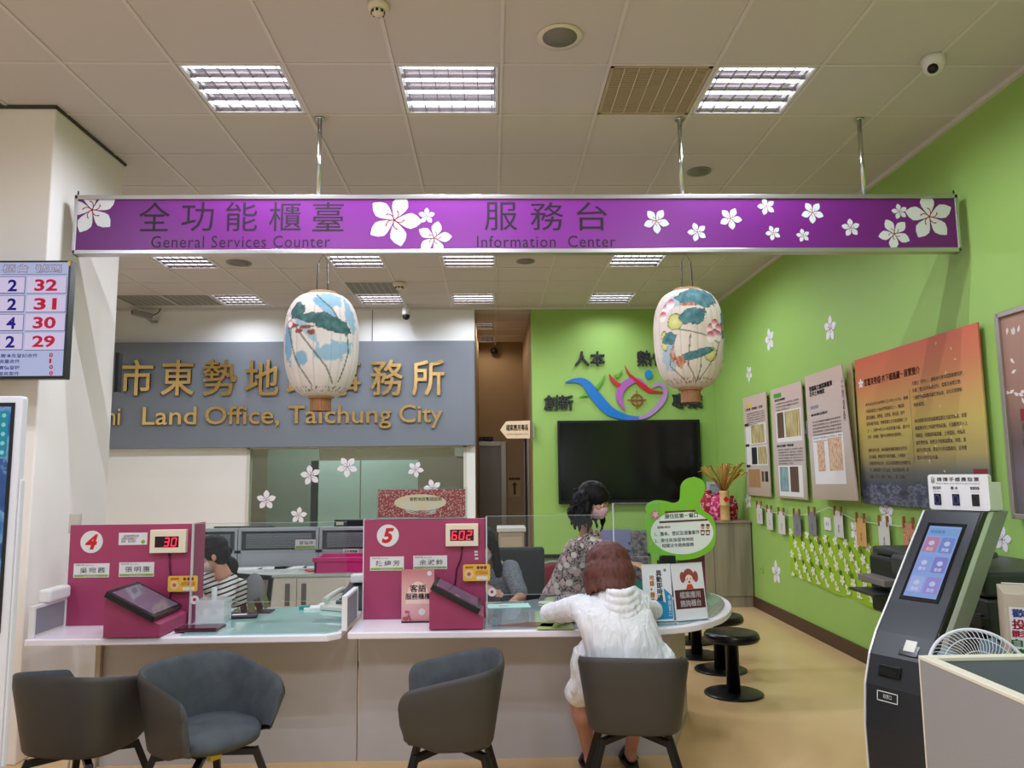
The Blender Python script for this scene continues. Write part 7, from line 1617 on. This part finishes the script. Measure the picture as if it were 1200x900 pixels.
# top
c_ = MB()
c_.ell(sh+Vector((0, -.01, -.045)), (.192, .118, .098), 18); c_.cap(sl+Vector((.03, 0, .0)), .07, el, .056); c_.cap(sr+Vector((-.03, 0, .0)), .07, er, .056)
c_.cap(el, .056, wl-(wl-el).normalized()*.02, .043); c_.cap(er, .056, wr_-(wr_-er).normalized()*.02, .043)
secs = []
nb = hd.p(0, -.05, -.13)
for q, rx, ry in ((-.02, .10, .085), (.06, .17, .11), (.14, .198, .125), (.3, .2, .135), (.5, .197, .14), (.7, .2, .145), (.88, .205, .145), (1.02, .2, .15), (1.16, .2, .155)):
    secs.append((sh.lerp(pel, q)+Vector((0, -.035*math.sin(PI*min(1, max(0, q))), .015)), rx, ry))
rings = []
for c0, rx, ry in secs: rings.append([c0+Vector((rx*math.cos(2*PI*i/36), ry*math.sin(2*PI*i/36), 0)) for i in range(36)])
c_.loft(rings)
for hp, kn in ((pel+Vector((-.1, .03, -.0)), kl), (pel+Vector((.09, .03, -.0)), kr)): c_.cap(hp, .112, hp.lerp(kn, .86), .086)
# cloth hanging down outside the left thigh
a0 = P(682, 758, 3.86); a1 = P(669, 808, 3.88); a2 = P(678, 806, 4.0); a3 = P(684, 762, 4.0)
th_ = Vector((.016, 0, 0)); inn_ = pel+Vector((-.12, .05, .1))
c_.cap(pel+Vector((-.13, .04, .1)), .09, P(676, 800, 3.97), .04); c_.cap(P(684, 770, 3.93), .07, P(673, 806, 3.96), .03)
c_.cap(inn_, .09, a0.lerp(a3, .5)+Vector((.03, 0, .0)), .06)
# flare at the right
c_.cap(pel+Vector((.1, .0, .1)), .1, P(748, 778, 3.78)+Vector((-.02, 0, -.03)), .055)
def folds(co, n):
    dx = co.x-sh.x; dz = sh.z-co.z
    f = math.sin((dx*38+dz*16)+3*noise.noise(Vector((co.x*5, co.y*5, co.z*4))))
    g = noise.noise(Vector((co.x*24+co.z*9, co.y*24, co.z*4)))
    lo = min(1, max(0, dz*2.6))
    return .0065*f*lo + .011*g*(.35+.65*lo) + .0012*noise.noise(Vector((co.x*50, co.y*50, co.z*30)))
WHC = mat('white_jersey', (226, 226, 230), .85); nt = WHC.node_tree; g = nt.nodes.new('ShaderNodeNewGeometry'); mp = nt.nodes.new('ShaderNodeMapping'); mp.inputs['Scale'].default_value = (26, 26, 6); mp.inputs['Rotation'].default_value = (0, .35, 0)
nz = nt.nodes.new('ShaderNodeTexNoise'); nz.inputs['Scale'].default_value = 1; nz.inputs['Detail'].default_value = 3; nz.inputs['Distortion'].default_value = .6; bp = nt.nodes.new('ShaderNodeBump'); bp.inputs['Strength'].default_value = .9; bp.inputs['Distance'].default_value = .022
nt.links.new(g.outputs['Position'], mp.inputs[0]); nt.links.new(mp.outputs[0], nz.inputs['Vector']); nt.links.new(nz.outputs[0], bp.inputs['Height']); nt.links.new(bp.outputs[0], nt.nodes['Principled BSDF'].inputs['Normal'])
remeshed(c_, 'hooded_top', WHC, t, .0065, 4, folds)
# hood: a cowl of soft rolls on the upper back
hm = MB(); hc = P(730, 702, 3.80)
for k in range(6):
    pts = []
    for i in range(17):
        a = PI*(i/16); r = .075+.013*k; pts.append(Vector((hc.x-.012-r*math.cos(a)*1.12, 3.93-(.15+.006*k)*math.sin(a)+.02*(1-math.sin(a)), sh.z+.075-.010*k-(.015+.027*k)*math.sin(a)**1.3)))
    hm.tube(pts, [.012+.010*math.sin(PI*i/16) for i in range(17)], 10)
hm.ell(Vector((hc.x-.01, 3.87, sh.z+.03)), (.115, .09, .065), 18)
remeshed(hm, 'hood', WHC, t, .005, 3, lambda co, n: .002*noise.noise(co*40))
for an in (fl, fr):
    s_ = empty('sandal_root', an, '', '') if False else None
    sol = [(an.x+x, an.y+y) for x, y in ((-.03, -.06), (.03, -.06), (.04, .02), (.046, .1), (.03, .18), (0, .2), (-.03, .18), (-.046, .1), (-.04, .02))]
    MB().prism(sol, FZ, .002, .024).obj('sandal', mat('sandal_black', (28, 26, 28), .5), t, bevel=.004)
    pts = [Vector((an.x-.05+.1*q, an.y+.075+.02*math.sin(PI*q), .02+.052*math.sin(PI*q))) for q in np.linspace(0, 1, 9)]
    MB().loft([[p_+Vector((0, -.035, 0)), p_+Vector((0, .045, -.012*1)), p_+Vector((0, .045, -.006)), p_+Vector((0, -.035, .006))] for p_ in pts]).obj('sandal_strap', mat('sandal_black', (28, 26, 28), .5), t)
# ---------------------------------------------------------------- standing clerk in the flowered blouse
YS = 5.45
t = empty('person', (P(676, 700, 5.66).x, 5.7, 0), 'standing person with curly black hair, pink mask and flowered blouse leaning over the counter', 'person')
hd = Head(P(697, 588, 5.3), (.80, -.5, -.40), 1.02)
sh = P(689, 632, 5.42); pel = P(668, 690, 5.68); chest = sh.lerp(pel, .42)+Vector((-.02, .03, .01))
ax = Vector((.5, .85, 0)).normalized()
sA = P(697, 641, 5.27); eA = P(712, 656, 5.12)+Vector((0, 0, -.0)); wA = P(737, 660, 4.98)
sB = sh+ax*.15+Vector((0, 0, -.02)); eB = sB+Vector((.16, -.06, -.2)); wB = eB+Vector((.14, -.16, -.05))
b_ = MB(); hd.skull(b_); neck = hd.p(0, -.035, -.15)
b_.cap(neck, .05, sh, .058); b_.ell(sh+Vector((0, 0, -.055)), (.105, .105, .07), 16); b_.cap(sh.lerp(pel, .25), .085, pel, .1); b_.ell(pel, (.13, .12, .1), 16)
for s_, e_, w_, sd in ((sA, eA, wA, -1), (sB, eB, wB, 1)):
    b_.cap(s_, .05, e_, .04); b_.cap(e_, .039, w_, .026); hand(b_, w_, (w_-e_).normalized(), (0, 0, 1), sd, .9, .2)
ftA = Vector((pel.x-.06, 5.62, 0)); ftB = Vector((pel.x+.1, 5.85, 0))
for ft, hx_ in ((ftA, -.06), (ftB, .07)):
    hp = pel+Vector((hx_, .0, -.04)); kn = Vector((ft.x+.02, ft.y-.03, .47)); an = ft+Vector((0, .02, .08)); b_.cap(hp, .085, kn, .06); b_.cap(kn, .058, an, .038); b_.cap(an+Vector((0, 0, -.03)), .035, an+Vector((.09, -.12, -.045)), .028)
remeshed(b_, 'body', SKIN, t, .006, 4); hd.face(t); hd.mask(t, (214, 170, 178), 'pink_mask')
h_ = MB(); random.seed(21)
for x, y, z, a, b2, c in ((0, -.025, .045, .1, .115, .092), (0, -.07, -.02, .12, .085, .11), (.082, -.03, -.04, .04, .06, .1), (-.082, -.03, -.04, .04, .06, .1), (0, -.08, -.11, .115, .08, .08)): h_.ell(hd.p(x, y, z), (a, b2, c), 16, hd.R)
for k in range(95):
    a = -PI/2+(random.random()-.5)*3.9; z0 = random.uniform(-.05, .06); L = random.uniform(.12, .2); pts = []; rx, ry = .105+random.random()*.03, .1+random.random()*.03
    for j in range(8): q = j/7; ph = k+q*9; pts.append(hd.p(rx*math.cos(a)+.01*math.sin(ph), -.03+ry*math.sin(a)+.01*math.cos(ph), z0) - Vector((0, 0, L*q)))
    h_.tube(pts, [.011]*7+[.004], 6)
remeshed(h_, 'hair', H_BLK, t, .0055, 2, lambda co, n: .004*noise.noise(co*45))
c_ = MB()
rings = []; 
for q, rx, ry in ((-.06, .07, .07), (.03, .15, .13), (.16, .155, .135), (.42, .155, .14), (.75, .165, .15), (1.02, .2, .19), (1.22, .205, .2)):
    c0 = sh.lerp(pel, q)+Vector((-.02*math.sin(PI*min(1, max(0, q))), 0, 0)); rings.append([c0+ax*(rx*math.cos(2*PI*i/32))+Vector((-ax.y, ax.x, 0))*(ry*math.sin(2*PI*i/32)) for i in range(32)])
c_.loft(rings); c_.cap(sA+Vector((-.02, .04, .02)), .08, sA.lerp(eA, .62), .068); c_.cap(sB, .075, sB.lerp(eB, .6), .065)
FLO = mat('blouse_floral', (200, 170, 172), .85); nt = FLO.node_tree; bs = nt.nodes['Principled BSDF']; g = nt.nodes.new('ShaderNodeNewGeometry')
v1_ = nt.nodes.new('ShaderNodeTexVoronoi'); v1_.inputs['Scale'].default_value = 17; v2_ = nt.nodes.new('ShaderNodeTexNoise'); v2_.inputs['Scale'].default_value = 30; v2_.inputs['Detail'].default_value = 2; v2_.inputs['Distortion'].default_value = 2.5
nt.links.new(g.outputs['Position'], v1_.inputs['Vector']); nt.links.new(g.outputs['Position'], v2_.inputs['Vector'])
r1 = nt.nodes.new('ShaderNodeValToRGB'); r1.color_ramp.interpolation = 'CONSTANT'; e = r1.color_ramp.elements; e[0].color = (1, 1, 1, 1); e[1].position = .42; e[1].color = (0, 0, 0, 1); nt.links.new(v1_.outputs['Distance'], r1.inputs[0])
r2 = nt.nodes.new('ShaderNodeValToRGB'); r2.color_ramp.interpolation = 'CONSTANT'; e = r2.color_ramp.elements; e[0].color = srgb((30, 26, 28)); e[1].position = .47; e[1].color = srgb((206, 176, 172)); e2 = e.new(.56); e2.color = srgb((34, 30, 32)); e3 = e.new(.61); e3.color = srgb((222, 206, 198)); nt.links.new(v2_.outputs[0], r2.inputs[0])
r3 = nt.nodes.new('ShaderNodeValToRGB'); r3.color_ramp.interpolation = 'CONSTANT'; e = r3.color_ramp.elements; e[0].color = srgb((216, 184, 180)); e[1].position = .5; e[1].color = srgb((232, 222, 210)); nt.links.new(v1_.outputs['Color'], r3.inputs[0])
mx = nt.nodes.new('ShaderNodeMix'); mx.data_type = 'RGBA'; nt.links.new(r1.outputs[0], mx.inputs[0]); nt.links.new(r2.outputs[0], mx.inputs[6]); nt.links.new(r3.outputs[0], mx.inputs[7]); nt.links.new(mx.outputs[2], bs.inputs['Base Color'])
remeshed(c_, 'flowered_blouse', FLO, t, .007, 4, lambda co, n: .007*noise.noise(Vector((co.x*18, co.y*18, co.z*9))))
c_ = MB(); TR = mat('trousers_black', (24, 26, 28), .8)
c_.cap(pel+Vector((0, 0, -.03)), .13, pel+Vector((0, 0, -.09)), .145)
for ft, hx_ in ((ftA, -.06), (ftB, .07)): hp = pel+Vector((hx_, .0, -.04)); kn = Vector((ft.x+.02, ft.y-.03, .47)); c_.cap(hp, .105, kn, .08); c_.cap(kn, .08, ft+Vector((0, .02, .1)), .065)
remeshed(c_, 'trousers', TR, t, .01, 3)
for ft in (ftA, ftB): MB().cap(ft+Vector((0, .04, .042)), .04, ft+Vector((.09, -.1, .038)), .036).obj('shoe', BLACK, t)
# ---------------------------------------------------------------- clerk in stripes at booth four
def seated(lb, px_sh, py_sh, yy, head_px, head_py, hy, fwd, cloth, voxel, sA, eA, wA, shd, ponytail, mask):
    sh = P(px_sh, py_sh, yy); pel = Vector((sh.x+.02, yy+.12, .56))
    t = empty('person', (pel.x, pel.y, .46), lb, 'person'); hd = Head(P(head_px, head_py, hy), fwd, 1.03); b_ = MB(); hd.skull(b_); neck = hd.p(0, -.035, -.15)
    b_.cap(neck, .05, sh, .055); b_.ell(sh+Vector((0, .0, -.07)), (.14, .075, .075), 16); b_.cap(sh+Vector((0, .01, -.14)), .09, pel, .105); b_.ell(pel, (.15, .12, .1), 16)
    sB = sh+Vector((-(sA.x-sh.x), .04, -.02)) if sA.x != sh.x else sh+Vector((-.17, 0, 0)); eB = sB+Vector((-.04, -.16, -.2)); wB = eB+Vector((.1, -.18, -.02)); eB.z = max(eB.z, .8); wB.z = .79
    for s_, e_, w_, sd in ((sA, eA, wA, shd), (sB, eB, wB, -shd)): b_.cap(s_, .05, e_, .04); b_.cap(e_, .04, w_, .027); hand(b_, w_, (w_-e_).normalized(), (0, 0, 1), sd, .92, .2)
    for s_ in (-1, 1):
        kn = pel+Vector((s_*.11, -.4, -.05)); b_.cap(pel+Vector((s_*.09, -.02, -.01)), .085, kn, .062); an = Vector((kn.x, kn.y+.04, .08)); b_.cap(kn, .058, an, .036); b_.cap(an+Vector((0, 0, -.04)), .034, an+Vector((0, -.14, -.048)), .026)
    remeshed(b_, 'body', SKIN, t, .006, 4); hd.face(t)
    if mask: hd.mask(t, (206, 186, 186), 'face_mask')
    h_ = MB()
    for x, y, z, a, b2, c in ((0, -.022, .042, .09, .108, .086), (0, -.05, -.01, .092, .075, .09), (.064, .0, .015, .022, .05, .05), (-.064, .0, .015, .022, .05, .05)): h_.ell(hd.p(x, y, z), (a, b2, c), 16, hd.R)
    if ponytail:
        pc = P(*ponytail); h_.cap(hd.p(0, -.11, -.02), .03, pc+Vector((-.03, 0, .05)), .035); h_.ell(pc, (.074, .055, .075), 16); h_.cap(pc+Vector((.01, 0, -.01)), .045, pc+Vector((.05, .0, -.05)), .02)
    else:
        for sx in (-1, 1): h_.cap(hd.p(sx*.075, -.01, .02), .035, hd.p(sx*.09, .0, -.2), .035); 
        h_.cap(hd.p(0, -.08, 0), .08, hd.p(0, -.07, -.2), .07)
    remeshed(h_, 'hair', H_BLK, t, .006, 3, lambda co, n: .003*noise.noise(Vector((co.x*50, co.y*50, co.z*14))))
    c_ = MB(); rings = []
    for q, rx, ry in ((-.04, .075, .07), (.08, .17, .11), (.25, .175, .125), (.6, .17, .135), (.95, .185, .15), (1.1, .19, .15)):
        c0 = sh.lerp(pel, q); rings.append([c0+Vector((rx*math.cos(2*PI*i/32), ry*math.sin(2*PI*i/32), 0)) for i in range(32)])
    c_.loft(rings); c_.cap(sA.lerp(sh, .15), .072, sA.lerp(eA, .8), .06); c_.cap(sB.lerp(sh, .15), .072, sB.lerp(eB, .8), .06)
    remeshed(c_, 'shirt', cloth, t, .007, 4, lambda co, n: .006*noise.noise(Vector((co.x*15, co.y*15, co.z*10))))
    c_ = MB(); c_.ell(pel+Vector((0, 0, -.02)), (.18, .15, .1), 16)
    for s_ in (-1, 1): kn = pel+Vector((s_*.11, -.4, -.05)); c_.cap(pel+Vector((s_*.09, -.02, -.01)), .098, kn, .076); c_.cap(kn, .075, Vector((kn.x, kn.y+.04, .12)), .055)
    remeshed(c_, 'trousers', TR, t, .012, 2)
    for s_ in (-1, 1):
        kn = pel+Vector((s_*.11, -.4, -.05)); MB().cap((kn.x, kn.y+.06, .045), .044, (kn.x, kn.y-.12, .038), .036).obj('shoe', BLACK, t)
    return t, hd
STR = mat('striped_knit', (222, 218, 214), .9); nt = STR.node_tree; bs = nt.nodes['Principled BSDF']; g = nt.nodes.new('ShaderNodeNewGeometry'); mp = nt.nodes.new('ShaderNodeMapping'); mp.inputs['Rotation'].default_value = (0, .32, 0); nt.links.new(g.outputs['Position'], mp.inputs[0])
wv = nt.nodes.new('ShaderNodeTexWave'); wv.bands_direction = 'Z'; wv.inputs['Scale'].default_value = 10; wv.inputs['Distortion'].default_value = .6; nt.links.new(mp.outputs[0], wv.inputs[0]); rr = nt.nodes.new('ShaderNodeValToRGB'); rr.color_ramp.interpolation = 'CONSTANT'
e = rr.color_ramp.elements; e[0].color = srgb((40, 40, 48)); e[1].position = .3; e[1].color = srgb((224, 220, 216)); nt.links.new(wv.outputs[0], rr.inputs[0]); nt.links.new(rr.outputs[0], bs.inputs['Base Color'])
t, hd = seated('seated person in a black and white striped knit top, hair tied back, behind booth four', 259, 678, 5.5, 247, 650, 5.36, (-.86, -.45, -.35), STR, .007, P(270, 684, 5.42), P(262, 708, 5.28), P(243, 706, 5.18), -1, (267, 664, 5.5), True)
for sx in (-1, 1): MB().tube([hd.p(sx*.032+.02*math.cos(a), .092, .003+.016*math.sin(a)) for a in np.linspace(0, 2*PI, 17)], .0015, 5).obj('glasses_rim', BLACK, t); MB().tube([hd.p(sx*.052, .09, .006), hd.p(sx*.076, .03, .008), hd.p(sx*.08, -.01, .0)], .0015, 5).obj('glasses_arm', BLACK, t)
TW = noise_mat('tweed_grey', [(.35, (78, 84, 94)), (.5, (116, 122, 132)), (.65, (150, 156, 164))], (160, 160, 160), .9, detail=2)
seated('seated person in a grey tweed top with long black hair behind booth board five', 583, 664, 5.55, 566, 640, 5.42, (-.25, -.9, -.35), TW, .007, P(601, 668, 5.48), P(610, 700, 5.30), P(602, 705, 5.06), -1, None, True)
# ---------------------------------------------------------------- end
